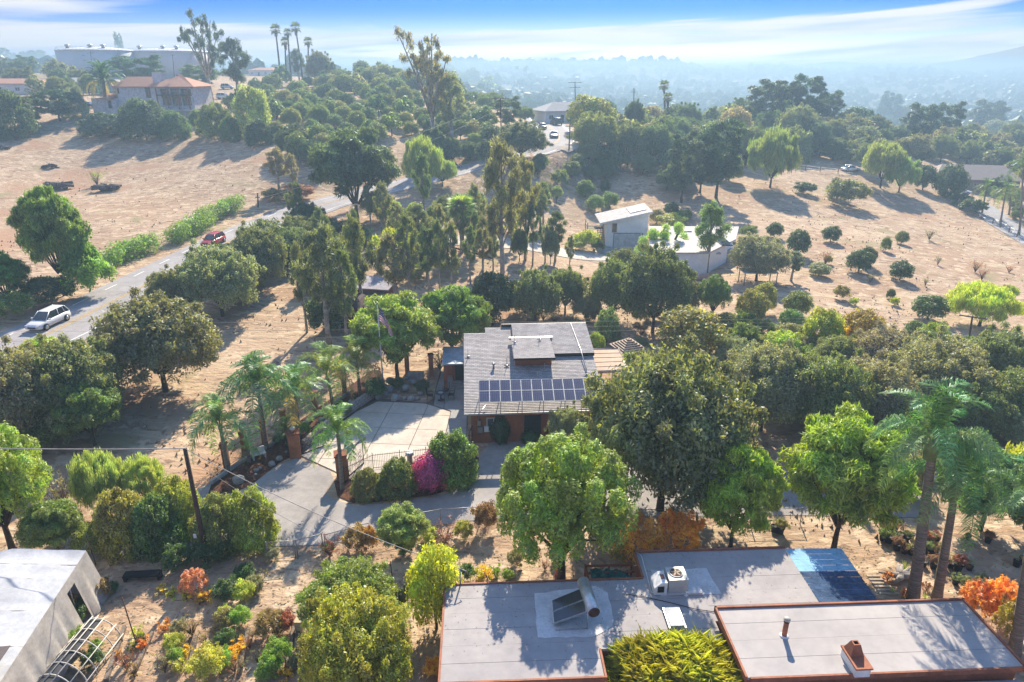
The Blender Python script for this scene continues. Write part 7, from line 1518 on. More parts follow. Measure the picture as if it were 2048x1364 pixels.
 ('bush', 1690, 412, 362, 78, (0.12, 0.15, 0.06), 'scrubby shrub mass on the terrace edge'), ('bush', 1670, 395, 362, 40, OLV, 'dark shrub on terrace edge'), ('bush', 1610, 388, 366, 44, DKG, 'dark shrub under the dark trees at the terrace'),
 # road side and field
 ('pist', 132, 590, 380, 118, (0.14, 0.20, 0.035), 'tall vine-covered tree at the lower edge of the ploughed field'), ('bush', 175, 588, 455, 66, (0.10, 0.20, 0.035), 'leafy shoulder of vines beside the tall covered tree'), ('bush', 188, 590, 505, 90, (0.15, 0.25, 0.04), 'sunny vine mound between tall covered tree and hedge'),
 ('pist', 18, 612, 512, 95, (0.11, 0.19, 0.045), 'green tree cut by the frame edge at field corner'), ('bush', 30, 640, 588, 80, (0.13, 0.2, 0.05), 'low vine shrub at the road verge by the frame edge'), ('bush', 100, 605, 558, 110, DKG, 'dark bramble bank below the vine-covered tree'),
 ('twig', 195, 372, 338, 24, BRG, 'spindly green sapling between log piles'), ('bush', 600, 400, 370, 60, BRO, 'brown brush on the road bank'), ('bush', 550, 400, 378, 50, (0.15, 0.14, 0.07), 'dull scrub at the foot of the sparse eucalyptus'),
 ('pist', 715, 445, 265, 172, (0.075, 0.115, 0.045), 'wide dark umbrella pine over the road'), ('weep', 848, 385, 283, 78, (0.22, 0.29, 0.10), 'bright lime pepper tree beside umbrella pine'), ('weep', 885, 372, 322, 60, (0.20, 0.27, 0.10), 'lower bright pepper tree near the roadside'), ('round', 780, 445, 400, 55, YLG, 'yellow-green round tree below umbrella pine'), ('round', 830, 440, 405, 35, YLG, 'small yellow-green tree below pepper trees'), ('round', 878, 440, 402, 36, (0.2, 0.26, 0.08), 'small pale round tree near the fan palm'), ('round', 953, 425, 382, 44, (0.13, 0.2, 0.07), 'green tree uphill of the fan palm'), ('round', 943, 462, 440, 26, RED_, 'dark red round shrub beside fan palm'),
 ('bush', 760, 440, 385, 70, (0.16, 0.15, 0.09), 'greyish bank shrub under the umbrella pine'),
 ('bigeuc', 868, 300, 56, 158, (0.17, 0.17, 0.10), 'giant open-crowned eucalyptus rising above the skyline'), ('euc', 905, 300, 150, 90, (0.17, 0.18, 0.10), 'pale eucalyptus mass under the giant one'),
 ('bigeuc', 425, 205, 22, 120, (0.05, 0.075, 0.05), 'tall dark eucalyptus beside the storage tanks'), ('euc', 480, 215, 78, 78, (0.05, 0.075, 0.045), 'dark eucalyptus just behind the white vans'), ('pine', 283, 180, 112, 92, (0.05, 0.10, 0.04), 'dark round-topped tree behind the mansion roof'), ('pine', 405, 185, 128, 72, (0.08, 0.13, 0.06), 'grey-green tree in front of beige tank'), ('cyp', 246, 130, 68, 16, (0.06, 0.10, 0.06), 'pointed tree poking above the storage tank roofs'),
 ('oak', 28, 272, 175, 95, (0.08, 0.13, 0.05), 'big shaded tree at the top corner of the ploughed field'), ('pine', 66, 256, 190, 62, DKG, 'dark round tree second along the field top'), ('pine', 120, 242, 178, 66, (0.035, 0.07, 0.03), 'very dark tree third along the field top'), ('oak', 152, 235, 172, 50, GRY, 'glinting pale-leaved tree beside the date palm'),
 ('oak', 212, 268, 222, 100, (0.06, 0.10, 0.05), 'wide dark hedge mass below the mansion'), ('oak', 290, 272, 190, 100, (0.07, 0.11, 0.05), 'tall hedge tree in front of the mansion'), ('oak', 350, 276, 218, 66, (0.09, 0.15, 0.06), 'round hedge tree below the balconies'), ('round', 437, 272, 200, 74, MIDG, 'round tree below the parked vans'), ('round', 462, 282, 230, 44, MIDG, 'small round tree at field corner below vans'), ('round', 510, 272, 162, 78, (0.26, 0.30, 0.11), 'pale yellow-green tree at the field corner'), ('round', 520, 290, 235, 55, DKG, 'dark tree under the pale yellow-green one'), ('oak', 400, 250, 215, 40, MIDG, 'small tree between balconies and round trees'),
 ('euc', 600, 170, 100, 45, (0.07, 0.10, 0.06), 'dark tree among the tall fan palms'), ('oak', 642, 172, 105, 52, (0.15, 0.14, 0.10), 'brownish tree beside the shortest fan palm'), ('pine', 665, 178, 122, 22, (0.10, 0.14, 0.10), 'small tree on the crest past the fan palms'),
 # centre far
 ('oak', 1042, 322, 248, 105, (0.10, 0.13, 0.06), 'dark roadside oak leaning over the far road'), ('oak', 1092, 225, 198, 60, (0.06, 0.10, 0.05), 'dark round tree beyond the far road bend'), ('pine', 1015, 262, 195, 52, (0.07, 0.11, 0.05), 'tree behind the tall two-arm pole'), ('oak', 1050, 245, 215, 40, MIDG, 'green shrub tree beside the far road'),
 ('round', 1180, 272, 190, 92, (0.20, 0.23, 0.07), 'yellow-tinged round tree beyond the far road'), ('round', 1205, 262, 200, 60, (0.05, 0.10, 0.04), 'dark tree inside the yellow-tinged clump'), ('oak', 1190, 310, 230, 95, (0.16, 0.20, 0.07), 'wide green tree at the far road edge'), ('oak', 1265, 280, 205, 44, DKG, 'dark tree beside the slim pale pole'), ('round', 1300, 262, 212, 60, (0.22, 0.22, 0.10), 'sandy-green tree before the twin palms'), ('oak', 1255, 330, 248, 82, (0.12, 0.16, 0.07), 'big soft green tree above the shaded slope'), ('round', 1215, 345, 285, 60, (0.07, 0.11, 0.05), 'dark tree with two bare trunks on the slope'), ('oak', 1305, 330, 250, 80, (0.10, 0.15, 0.07), 'green tree in the centre of the far band'),
 ('pine', 1362, 405, 268, 70, (0.05, 0.08, 0.04), 'tall dark tree on the shaded slope'), ('pine', 1432, 395, 240, 92, (0.045, 0.08, 0.04), 'tallest dark tree of the shaded slope group'), ('pine', 1400, 385, 300, 60, (0.05, 0.08, 0.04), 'lower dark tree between the two tall ones'), ('round', 1465, 300, 215, 70, (0.24, 0.24, 0.12), 'pale tan-green tree behind the tallest dark tree'), ('weep', 1540, 375, 268, 95, (0.17, 0.24, 0.09), 'bright green pepper tree at the terrace end'), ('oak', 1490, 330, 255, 70, (0.13, 0.17, 0.08), 'soft green tree left of the pepper tree'.replace('left of', 'beside')),
 ('pine', 1530, 250, 162, 88, (0.05, 0.085, 0.045), 'broad dark pine in the hazy ridge group'), ('pine', 1602, 248, 150, 74, (0.04, 0.075, 0.04), 'ragged top dark pine in the hazy ridge group'), ('pine', 1566, 250, 165, 60, (0.05, 0.08, 0.045), 'dark pine between the two biggest ridge pines'), ('pine', 1650, 250, 182, 50, (0.05, 0.08, 0.045), 'smaller dark pine at the end of the ridge group'), ('oak', 1632, 255, 200, 44, (0.07, 0.10, 0.06), 'dark oak under the ridge pines'), ('round', 1708, 258, 214, 74, (0.05, 0.10, 0.05), 'flat-topped clipped dark tree block'), ('pine', 1770, 262, 185, 44, (0.04, 0.08, 0.04), 'single dark pointed pine past the clipped block'), ('pine', 1832, 302, 207, 62, (0.05, 0.08, 0.045), 'dark tall tree with visible trunk above the lime pepper trees'), ('pine', 1885, 292, 206, 54, (0.05, 0.08, 0.045), 'dark tall tree beside its near twin'), ('pine', 1965, 285, 200, 62, (0.045, 0.075, 0.04), 'dark tall tree beside the bare dirt strip'), ('oak', 1800, 265, 215, 40, (0.14, 0.13, 0.09), 'brownish tree between dark pines'),
 ('weep', 1760, 375, 288, 80, (0.18, 0.25, 0.09), 'bright lime pepper tree at the top of the field'), ('weep', 1797, 385, 320, 66, (0.17, 0.23, 0.09), 'lower lime pepper tree at top of the field'), ('ball', 1895, 395, 330, 56, DKG, 'dark ball-shaped tree beside the white SUV drive'), ('round', 1845, 380, 330, 44, (0.06, 0.10, 0.05), 'dark round tree beside the ball-shaped one'), ('oak', 1730, 340, 290, 50, (0.15, 0.18, 0.09), 'soft green tree behind the pepper trees'), ('oak', 1880, 325, 272, 55, (0.14, 0.17, 0.09), 'soft grey-green tree above the drive'), ('oak', 1780, 300, 255, 60, (0.07, 0.11, 0.06), 'dark bushy tree on the far terrace'), ('oak', 1660, 300, 242, 60, (0.16, 0.17, 0.10), 'dusty green tree at the far terrace fence'), ('oak', 1590, 300, 215, 80, (0.18, 0.18, 0.11), 'dusty tan-green tree below the ridge pines'), ('oak', 1620, 310, 245, 70, (0.08, 0.12, 0.07), 'dark dusty tree below ridge pines'), ('bush', 1945, 425, 400, 50, DKG, 'dark shrub bank along the palm drive'), ('bush', 1920, 410, 388, 40, DKG, 'dark shrub at the start of palm drive'),
]
# the farthest dozen are cheaper, all others use their own kind
for t in TREES:
    k, u, vb, vt, w_, c, lb = t
    if u > 1480 and vb < 264: vb = 266
    if u < 540 and 200 < vb < 292 and k in ('oak', 'round') and 'mansion' not in k: k = 'mound'
    plant(k, u, vb, vt, w_, c, lb)
# pollarded tree with thick limbs in front of the wing
def pollard():
    x, y, z = G(1322, 522); s = depth(x, y, z) / F; r = T('pollarded_tree', 'pollarded tree with thick bare limbs and lime tufts', 'tree', (x, y, z)); m = MB(); cs = []
    m.tube([(0, 0, -.3), (0, 0, 0.9)], [.45, .38], 8)
    for dx, dz, w_ in ((-40, 30, .2), (-18, 48, .25), (2, 46, .24), (30, 56, .24), (46, 34, .18)): e = Vector((dx * s, 0.2 * math.sin(dx), dz * s * 1.07)); m.tube([(0, 0, .7), (e.x * .6, 0, e.z * .45), e], [.3, w_, w_ * .6], 7); cs.append(e + Vector((0, 0, .2)))
    m.build('trunk', BARK, r); g = np.random.default_rng(9); c = np.concatenate([np.array([tuple(q) for q in cs])] + [np.array([tuple(q) for q in cs]) + g.normal(size=(5, 3)) * .5 for _ in range(3)]); V, Q_ = leaves(g, c, np.full((len(c), 3), .75), 260, .11, 2, .6, .3, shell=.4); inst('crown', npmesh('crown', V, Q_, LEAF), r, col=(.22, .32, .08))
pollard()
# hedges of ivy along the field
def hedge(label, px, wd, ht, col):
    P_ = wpath(px, step=0.6); g = np.random.default_rng(int(px[0][0])); c = []; 
    for p in P_:
        for k in range(3): c.append((p.x + g.normal() * wd * .25, p.y + g.normal() * wd * .25, p.z + ht * (0.25 + .25 * k)))
    c = np.array(c) - np.array(P_[0]); r = np.stack([np.full(len(c), wd * .42) * (.8 + .4 * g.random(len(c)))] * 2 + [np.full(len(c), ht * .36)], -1); V, Q_ = leaves(g, c, r, 130, .10, 1.5, .6, .3, shell=.6); o = inst('hedge', npmesh('hedge', V, Q_, LEAF), None, tuple(P_[0]), col=col); tag(o, label, 'hedge')
hedge('ivy-covered hedge beside the ploughed field, upper of two', [(350, 488), (385, 470), (425, 442), (475, 420)], 2.5, 2.5, (.13, .21, .04)); hedge('ivy-covered hedge beside the ploughed field, lower of two', [(215, 540), (240, 525), (280, 508), (315, 500)], 2.5, 2.3, (.12, .21, .035))
hedge('tall clipped dark hedge by the asphalt near umbrella pine', [(655, 470), (690, 478), (735, 488)], 1.6, 2.6, (.04, .09, .04))
# fence lines far away
for lb, px, h in (('pale ranch fence along the sunlit dirt terrace', [(1590, 338), (1640, 344), (1705, 350)], 1.3), ('thin wire fence along the palm drive', [(1935, 425), (1985, 448), (2045, 480)], 1.2)):
    P_ = wpath(px, step=3); r = T('rail_fence', lb, 'fence')
    for a, b in zip(P_[:-1], P_[1:]):
        MB().box(a.x - .07, a.x + .07, a.y - .07, a.y + .07, a.z - .2, a.z + h).build('post', WOOD, r)
        for zz in (.5, 1.1): MB().tube([a + Vector((0, 0, zz)), b + Vector((0, 0, zz))], .05, 4).build('rail', WHITE if 'pale' in lb else METAL, r)
# palms
QP = (0.15, 0.23, 0.085)
palm('tallest feathery queen palm inside the iron fence', (533, 897), (515, 775), 66, 'mid', 20, (.11, .19, .08), seed=1)
palm('queen palm drooping over the fence, lowest one by the footing wall end', (456, 945), (440, 852), 60, 'mid', 15, QP, seed=2)
palm('queen palm behind the terracotta pillars, middle of the fence row', (598, 872), (592, 792), 60, 'mid', 16, QP, seed=3, old=1)
palm('queen palm with yellowing fronds by the retaining wall end', (667, 818), (654, 752), 60, 'mid', 14, (.19, .25, .08), seed=4, old=1)
palm('queen palm with yellow-tipped fronds at the rear by rock garden', (720, 790), (714, 730), 50, 'mid', 14, (.2, .26, .07), seed=5, old=1)
palm('leaning queen palm in front of the gate pillar', (685, 980), (676, 868), 54, 'mid', 15, (.14, .25, .06), seed=6)
palm('young bushy palm between pillars', (577, 890), (572, 862), 30, 'mid', 12, (.09, .17, .06), seed=7)
palm('small young palm beside white bench', (498, 925), (496, 900), 22, 'mid', 9, (.12, .2, .07), seed=8)
palm('tall queen palm with glossy crown, near one of the trunk pair'.replace('near', 'lower'), (1826, 1198), (1868, 880), 105, 'near', 20, (.10, .19, .07), tr=.24, seed=11)
palm('tall queen palm with drooping crown, second of the trunk pair', (1874, 1198), (1915, 962), 95, 'near', 17, (.09, .17, .06), tr=.2, seed=12)
palm('palm trunk crossing the frame corner by the roof edge', (2028, 1310), (2072, 1020), 95, 'near', 12, (.09, .17, .06), tr=.22, seed=13)
palm('stocky fan palm by the pale drive', (925, 502), (922, 418), 34, 'fan', 16, (.22, .3, .10), tr=.28, seed=14)
palm('big canary date palm beside the mansion', (214, 224), (206, 160), 35, 'date', 44, (.06, .12, .06), tr=.45, seed=15, old=1)
for k, (b, c, r_, o, l) in enumerate((((563, 172), (551, 60), 13, 1.6, 'tall lone fan palm against the sky, bare trunk'), ((606, 165), (591, 56), 13, 1.9, 'tallest fan palm of the skyline clump'), ((583, 165), (575, 66), 10, 1.2, 'thin fan palm of skyline clump beside the tallest'), ((573, 165), (570, 84), 11, 2.0, 'shorter shaggy fan palm of skyline clump'), ((618, 165), (616, 84), 11, 1.4, 'shortest fan palm at the end of skyline clump'),
     ((1330, 250), (1328, 172), 13, 1.0, 'taller of twin fan palms in the valley haze'), ((1335, 262), (1336, 196), 12, 1.0, 'shorter of twin fan palms in the valley haze'), ((1278, 222), (1278, 198), 12, .6, 'small bushy fan palm before the hazy valley'), ((1172, 205), (1172, 178), 11, .6, 'squat fan palm behind the two-arm pole'),
     ((1034, 178), (1034, 136), 5, .5, 'tiny distant fan palm on the hazy horizon, lone one'), ((1050, 178), (1050, 140), 5, .5, 'tiny distant fan palm on the hazy horizon, one of close pair'), ((1053, 178), (1053, 136), 5, .5, 'tiny distant fan palm, taller of the horizon close pair'))):
    palm(l, b, c, r_, 'far', 9, (.06, .09, .05), tr=.3, old=o, seed=20 + k)
for k, (b, c, r_, l) in enumerate((((1964, 427), (1972, 382), 22, 'slim palm at the bend of the palm drive, first'), ((2000, 452), (2010, 392), 26, 'palm leaning on the drive edge, second'), ((2018, 430), (2022, 388), 20, 'small palm behind the second drive palm'), ((2038, 470), (2046, 340), 30, 'tallest drive palm at the frame edge'), ((1300, 222), (1372, 205), 1, '') )):
    if l: palm(l, b, c, r_, 'mid', 12, (.13, .19, .09), tr=.16, seed=40 + k)
# ------------------------------------------------------------------ nursery plants
rg = random.Random(12)
NC = {'y': YEL, 'o': ORA, 'g': (.16, .26, .05), 'l': (.33, .36, .07), 'b': (.2, .16, .07), 'r': RED_, 'w': GRY, 'd': (.07, .13, .04)}
NUR = [(285, 1295, 34, 'o', 'succ'), (306, 1268, 0, '', ''), (330, 1262, 32, 'o', 'succ'), (312, 1275, 0, '', ''), (275, 1278, 36, 'l', 'succ'), (282, 1290, 22, 'r', 'succ'), (240, 1312, 18, 'o', 'succ'), (262, 1302, 18, 'd', 'succ'), (322, 1185, 24, 'y', 'succ'), (343, 1192, 26, 'l', 'succ'), (372, 1200, 36, 'l', 'succ'), (392, 1190, 50, 'o', 'spire'), (405, 1205, 40, 'y', 'succ'), (455, 1200, 52, 'd', 'bush'), (440, 1195, 40, 'g', 'succ'),
 (490, 1200, 46, 'l', 'bush'), (510, 1185, 40, 'w', 'bush'), (520, 1175, 36, 'b', 'twig'), (205, 1192, 44, 'b', 'bush'), (225, 1185, 26, 'd', 'bush'), (150, 1215, 28, 'y', 'succ'), (360, 1268, 34, 'w', 'bush'), (385, 1272, 44, 'b', 'twig'), (350, 1300, 40, 'l', 'bush'), (375, 1310, 36, 'y', 'succ'), (352, 1325, 34, 'g', 'bush'), (365, 1340, 40, 'l', 'succ'), (395, 1345, 30, 'w', 'twig'), (330, 1345, 44, 'w', 'twig'), (340, 1285, 26, 'r', 'twig'), (408, 1290, 30, 'b', 'twig'),
 (455, 1255, 44, 'b', 'bush'), (482, 1250, 46, 'g', 'bush'), (450, 1240, 34, 'l', 'bush'), (455, 1290, 40, 'd', 'bush'), (478, 1300, 34, 'y', 'succ'), (466, 1316, 40, 'y', 'succ'), (430, 1315, 40, 'l', 'succ'), (445, 1335, 44, 'g', 'bush'), (420, 1355, 70, 'l', 'bush'), (470, 1345, 34, 'r', 'twig'), (440, 1305, 30, 'b', 'twig'), (500, 1296, 24, 'r', 'twig'), (505, 1275, 20, 'b', 'twig'),
 (545, 1270, 60, 'b', 'bush'), (570, 1262, 46, 'r', 'bush'), (548, 1285, 34, 'r', 'twig'), (560, 1325, 56, 'g', 'bush'), (545, 1345, 50, 'g', 'bush'), (575, 1355, 30, 'y', 'succ'), (530, 1360, 34, 'g', 'bush'), (590, 1335, 28, 'w', 'bush'), (485, 1338, 26, 'w', 'twig'), (400, 1210, 20, 'b', 'twig'), (515, 1325, 26, 'w', 'twig'), (255, 1340, 40, 'r', 'twig'), (270, 1355, 40, 'b', 'twig'),
 (150, 1250, 56, 'd', 'bush'), (160, 1290, 44, 'g', 'bush'), (195, 1300, 26, 'g', 'bush'), (190, 1330, 40, 'd', 'bush'), (870, 1350, 40, 'y', 'bush'), (655, 1102, 24, 'g', 'succ'), (545, 1120, 30, 'w', 'bush'), (490, 1160, 40, 'd', 'bush'), (420, 1125, 60, 'd', 'bush'), (360, 1140, 60, 'd', 'bush')]
words = {'y': 'yellow', 'o': 'orange', 'g': 'green', 'l': 'lime-green', 'b': 'brownish', 'r': 'reddish', 'w': 'grey-green', 'd': 'dark green'}
for i, (u, v, w_, c, k) in enumerate(NUR):
    if not w_: continue
    row = 'beside the tent' if u < 240 else 'in bed one' if u < 320 and v > 1240 else 'under hedge trees' if v < 1225 else 'in bed two' if u < 415 else 'in bed three' if u < 515 else 'in the twin-bush bed' if u < 620 else 'by the roof corner'
    end = 'upper end' if v < 1280 else 'middle' if v < 1325 else 'lower end'
    if v < 1225: end = ('tent end', 'middle', 'gate end')[min(2, int((u - 140) / 140))] if u < 620 else 'by the gate'
    kind = {'succ': 'succulent clump', 'bush': 'leafy shrub', 'twig': 'twiggy dry plant', 'spire': 'spiky tall plant'}[k]
    hpx = w_ * {'succ': .75, 'bush': .8, 'twig': 1.0, 'spire': 1.0}[k]
    plant(k, u, v, v - hpx * 0.9, w_, (.42, .27, .13) if k == 'spire' else NC[c], '%s %s %s, %s' % (words[c], kind, row, end), 'nursery plants in the sandy beds', 'plant', {'succ': 'succulent', 'bush': 'nursery_shrub', 'twig': 'dry_plant', 'spire': 'tall_succulent'}[k], split=False)
# low succulents along the flat roof and fence
for i, (u, v, w_, c, k) in enumerate([(935, 1158, 34, 'd', 'bush'), (958, 1158, 34, 'l', 'succ'), (975, 1158, 36, 'y', 'succ'), (993, 1158, 34, 'g', 'succ'), (1015, 1160, 24, 'g', 'bush'), (1030, 1130, 34, 'w', 'bush'), (1120, 1150, 26, 'r', 'succ'), (1090, 1140, 26, 'r', 'twig')]):
    plant(k, u, v, v - w_ * .8, w_, NC[c], '%s plant against the flat roof edge, %s from the citrus bush' % (words[c], ('first', 'second', 'third', 'fourth', 'fifth', 'sixth', 'seventh', 'eighth')[i]), 'plants along the flat roof edge', 'plant', 'edge_plant', split=False)
# black nursery pots on the bare ground by the palms
potm = MB().lathe([(.17, 0), (.21, .34), (.23, .36), (.23, .40), (.19, .40), (.18, .36)], n=12).mesh('plant_pot', mat('black_pot', (.025, .022, .022), .6))
POTS = [(1768, 1068), (1782, 1062), (1790, 1060), (1764, 1080), (1776, 1084), (1788, 1080), (1800, 1078), (1812, 1082), (1822, 1076), (1796, 1092), (1808, 1106), (1820, 1108), (1833, 1104), (1793, 1100), (1846, 1090), (1858, 1088), (1870, 1086), (1852, 1108), (1862, 1112), (1874, 1114), (1880, 1106), (1846, 1132), (1866, 1136), (1886, 1136), (1900, 1135), (1915, 1140), (1925, 1130), (1938, 1140), (1910, 1168), (1930, 1182), (1948, 1182), (1960, 1178), (2032, 1132), (2045, 1128), (1560, 1066), (1548, 1062), (1975, 1085), (1935, 1078)]
for i, (u, v) in enumerate(POTS):
    x, y, z = G(u, v); s = rg.uniform(.8, 1.15); reg_ = 'uphill of the palm trunks' if v < 1100 else 'between the palm trunks and the driftwood' if u < 1895 else 'on the bare ground past the palm trunks'
    r = T('potted_plant', 'black pot with a small dry plant', 'potted plant', (x, y, z), rg.random() * 6, 'black nursery pots ' + reg_)
    inst('plant_pot', potm, r, (0, 0, 0), scale=s); pr = PR[rg.choice(('succ', 'twig', 'bush'))][0]; q = s * .75 / pr.W; inst('foliage', pr.crown, r, (0, 0, .33 * s), scale=q, col=rg.choice((BRO, (.14, .2, .06), RED_, (.2, .2, .08), OLV)))
for u, v, w_, l in ((1808, 1142, 40, 'spiky yellow-green agave by the driftwood'), (1960, 1168, 40, 'tall grey-green agave in a pot cluster'), (1785, 1185, 26, 'pale agave at the plank path'), (1850, 1196, 22, 'green tuft at the second palm trunk')):
    x, y, z = G(u, v); s = w_ * depth(x, y, z) / F / 2; m = MB(); g = random.Random(u)
    for k in range(26): a = k * 2.4; e = .4 + .9 * g.random(); d = Vector((math.cos(a) * math.cos(e), math.sin(a) * math.cos(e), math.sin(e))); b = Vector((-math.sin(a), math.cos(a), 0)) * .06 * s; m.add([b * -1, b, d * s * .6 + b * .8, d * s * 1.1, d * s * .6 - b * .8], [(0, 1, 2, 3, 4)])
    o = m.build('agave', GLOSSY_LEAF, None, (x, y, z)); o.color = (.25, .3, .12, 1); tag(o, l, 'agave')
for u, v, w_, c, l in ((1775, 1160, 20, ORA, 'orange flowering clump beside driftwood'), (1808, 1195, 18, ORA, 'low orange clump by the plank path end'), (1853, 1180, 18, RED_, 'red spiky flower stalk between the palm trunks')): plant('succ', u, v, v - w_ * 1.1, w_, c, l, None, 'plant', 'succulent', split=False)
# ------------------------------------------------------------------ orchard hill, scrub bands, far woods
rg = random.Random(77)
def inpoly(p, poly):
    c = False; n = len(poly)
    for i in range(n):
        (x1, y1), (x2, y2) = poly[i], poly[i - 1]
        if (y1 > p[1]) != (y2 > p[1]) and p[0] < (x2 - x1) * (p[1] - y1) / (y2 - y1) + x1: c = not c
    return c
def fill(poly, n, kinds, cols, wr, hr, label, group, name='orchard_tree', sep=14):
    us = [p[0] for p in poly]; vs = [p[1] for p in poly]; got = []; k = 0; tries = 0
    while k < n and tries < n * 60:
        tries += 1; u, v = rg.uniform(min(us), max(us)), rg.uniform(min(vs), max(vs))
        if not inpoly((u, v), poly) or any(abs(a - u) < sep and abs(b - v) < sep * .55 for a, b in got): continue
        got.append((u, v)); w_ = rg.uniform(*wr); plant(rg.choice(kinds), u, v, v - w_ * rg.uniform(*hr), w_, rg.choice(cols), label, group, 'tree', name, split=False); k += 1
fill([(450, 225), (520, 175), (640, 165), (760, 160), (950, 170), (1000, 230), (960, 300), (800, 280), (640, 310), (560, 300), (520, 250)], 150, ['round', 'round', 'round', 'far', 'oak'], [MIDG, (.12, .17, .06), (.15, .19, .07), (.19, .21, .08), (.08, .13, .05)], (26, 44), (.8, 1.1), 'rounded avocado tree on the orchard hill', 'avocado trees of the hillside orchard')
fill([(640, 172), (940, 165), (940, 190), (640, 190)], 34, ['far', 'round', 'oak'], [(.12, .15, .06), (.16, .17, .08), (.09, .13, .06)], (24, 40), (.8, 1.2), 'tree along the orchard hill crest', 'crest trees of the orchard hill', 'crest_tree', 10)
fill([(560, 300), (640, 290), (660, 330), (600, 335)], 6, ['round', 'oak'], [DKG, MIDG], (40, 60), (.9, 1.1), 'dark tree at the orchard foot', 'orchard foot trees')
fill([(800, 300), (980, 290), (1000, 330), (900, 345), (800, 340)], 12, ['round', 'oak'], [DKG, MIDG, (.1, .14, .06)], (36, 60), (.9, 1.1), 'shaded tree at the far roadside', 'roadside trees below the orchard', 'roadside_tree')
fill([(1150, 262), (1500, 250), (1600, 262), (1620, 320), (1480, 330), (1330, 320), (1200, 300)], 46, ['oak', 'round', 'far'], [(.13, .17, .07), (.09, .13, .06), (.18, .2, .09), (.07, .11, .05)], (36, 66), (.8, 1.15), 'bushy tree in the band beyond the road', 'trees in the band beyond the far road', 'bushy_tree', 18)
fill([(1600, 270), (2060, 262), (2060, 355), (1940, 340), (1900, 330), (1830, 335), (1720, 328), (1600, 328)], 84, ['oak', 'round', 'far', 'bush'], [(.13, .15, .08), (.09, .12, .06), (.17, .18, .10)], (32, 60), (.7, 1.0), 'scrubby tree above the dry field', 'scrubby trees above the dry field', 'scrub_tree', 16)
fill([(0, 128), (150, 135), (200, 190), (190, 215), (60, 200), (0, 190)], 26, ['oak', 'far', 'round', 'pine'], [(.08, .12, .06), (.12, .15, .08), (.15, .17, .09)], (24, 46), (.8, 1.2), 'garden tree below the storage tanks', 'garden trees below the storage tanks', 'garden_tree', 14)
fill([(1960, 340), (2060, 335), (2060, 470), (2030, 440), (1990, 400)], 10, ['round', 'bush'], [(.12, .16, .08), DKG], (22, 40), (.8, 1.0), 'garden shrub by the bungalow drive', 'shrubs by the tan-roofed bungalow', 'garden_shrub')
fill([(1060, 330), (1200, 320), (1330, 350), (1250, 365), (1080, 400)], 12, ['round', 'bush', 'oak'], [(.08, .12, .05), (.13, .16, .07)], (28, 50), (.8, 1.0), 'small tree on the shaded slope', 'small trees on the shaded slope', 'slope_tree', 20)
fill([(1420, 660), (1600, 670), (1680, 690), (1700, 730), (1480, 720)], 16, ['bush', 'round'], [(.16, .19, .06), MIDG, (.2, .2, .08)], (34, 56), (.7, .9), 'small shrub below the citrus plot', 'shrubs below the orchard trees', 'path_shrub', 20)
fill([(1040, 640), (1340, 640), (1300, 700), (1200, 690), (1190, 660)], 10, ['twig', 'bush'], [BRO, OLG], (20, 40), (.6, .9), 'low dry shrub in shade', 'dry shrubs behind the house', 'dry_shrub', 20)
fill([(700, 470), (900, 450), (1000, 420), (1010, 480), (880, 470), (740, 520)], 14, ['bush', 'round', 'twig'], [OLG, (.15, .18, .07), MIDG], (20, 44), (.7, 1.0), 'small shrub in the grove clearing', 'shrubs in the grove clearing', 'clearing_shrub', 18)
fill([(440, 560), (560, 500), (640, 470), (650, 500), (560, 560), (470, 620)], 14, ['oak', 'bush'], [OLV, DKG], (50, 84), (.8, 1.0), 'scrub oak along the road edge', 'scrub oaks along the road edge', 'scrub_oak', 24)
fill([(1480, 760), (2040, 740), (2040, 900), (1820, 900), (1780, 860), (1520, 860)], 26, ['oak', 'oak', 'bush'], [OLG, OLV, GRY, (.10, .12, .05)], (70, 130), (.6, .8), 'low scrub oak in the thicket', 'scrub oaks of the thicket', 'scrub_oak', 36)
fill([(0, 800), (230, 790), (240, 860), (80, 910), (0, 910)], 12, ['oak', 'bush'], [OLG, OLV, (.09, .14, .05)], (70, 120), (.7, .9), 'low scrub oak in the road bank', 'scrub oaks of the road bank', 'scrub_oak', 30)
fill([(1330, 290), (1600, 300), (1600, 332), (1500, 342), (1440, 372), (1330, 380)], 26, ['oak', 'round', 'bush'], [(.08, .12, .05), (.12, .16, .07), (.16, .18, .09)], (36, 62), (.8, 1.1), 'dusky tree below the hazy ridge', 'dusky trees below the hazy ridge', 'dusky_tree', 18)
fill([(570, 470), (650, 455), (760, 450), (1000, 430), (1010, 560), (860, 575), (700, 600), (640, 600)], 24, ['euc'], [EUC, (.15, .16, .09), (.10, .14, .06)], (34, 56), (1.9, 2.6), 'slender eucalyptus in the middle grove', 'slender eucalyptus of the middle grove', 'eucalyptus', 20)
fill([(1020, 430), (1090, 440), (1105, 540), (1030, 560)], 7, ['euc', 'oak'], [EUC, (.08, .12, .05)], (34, 50), (1.5, 2.2), 'dark slender tree beside the pale drive', 'slender trees beside the pale drive', 'grove_tree', 18)
fill([(600, 440), (700, 500), (900, 500), (900, 560), (650, 600), (590, 560)], 16, ['bush', 'oak'], [OLG, (.10, .14, .06)], (36, 60), (.6, .8), 'grey-green undergrowth shrub in the grove', 'undergrowth shrubs of the grove', 'undergrowth_shrub', 22)
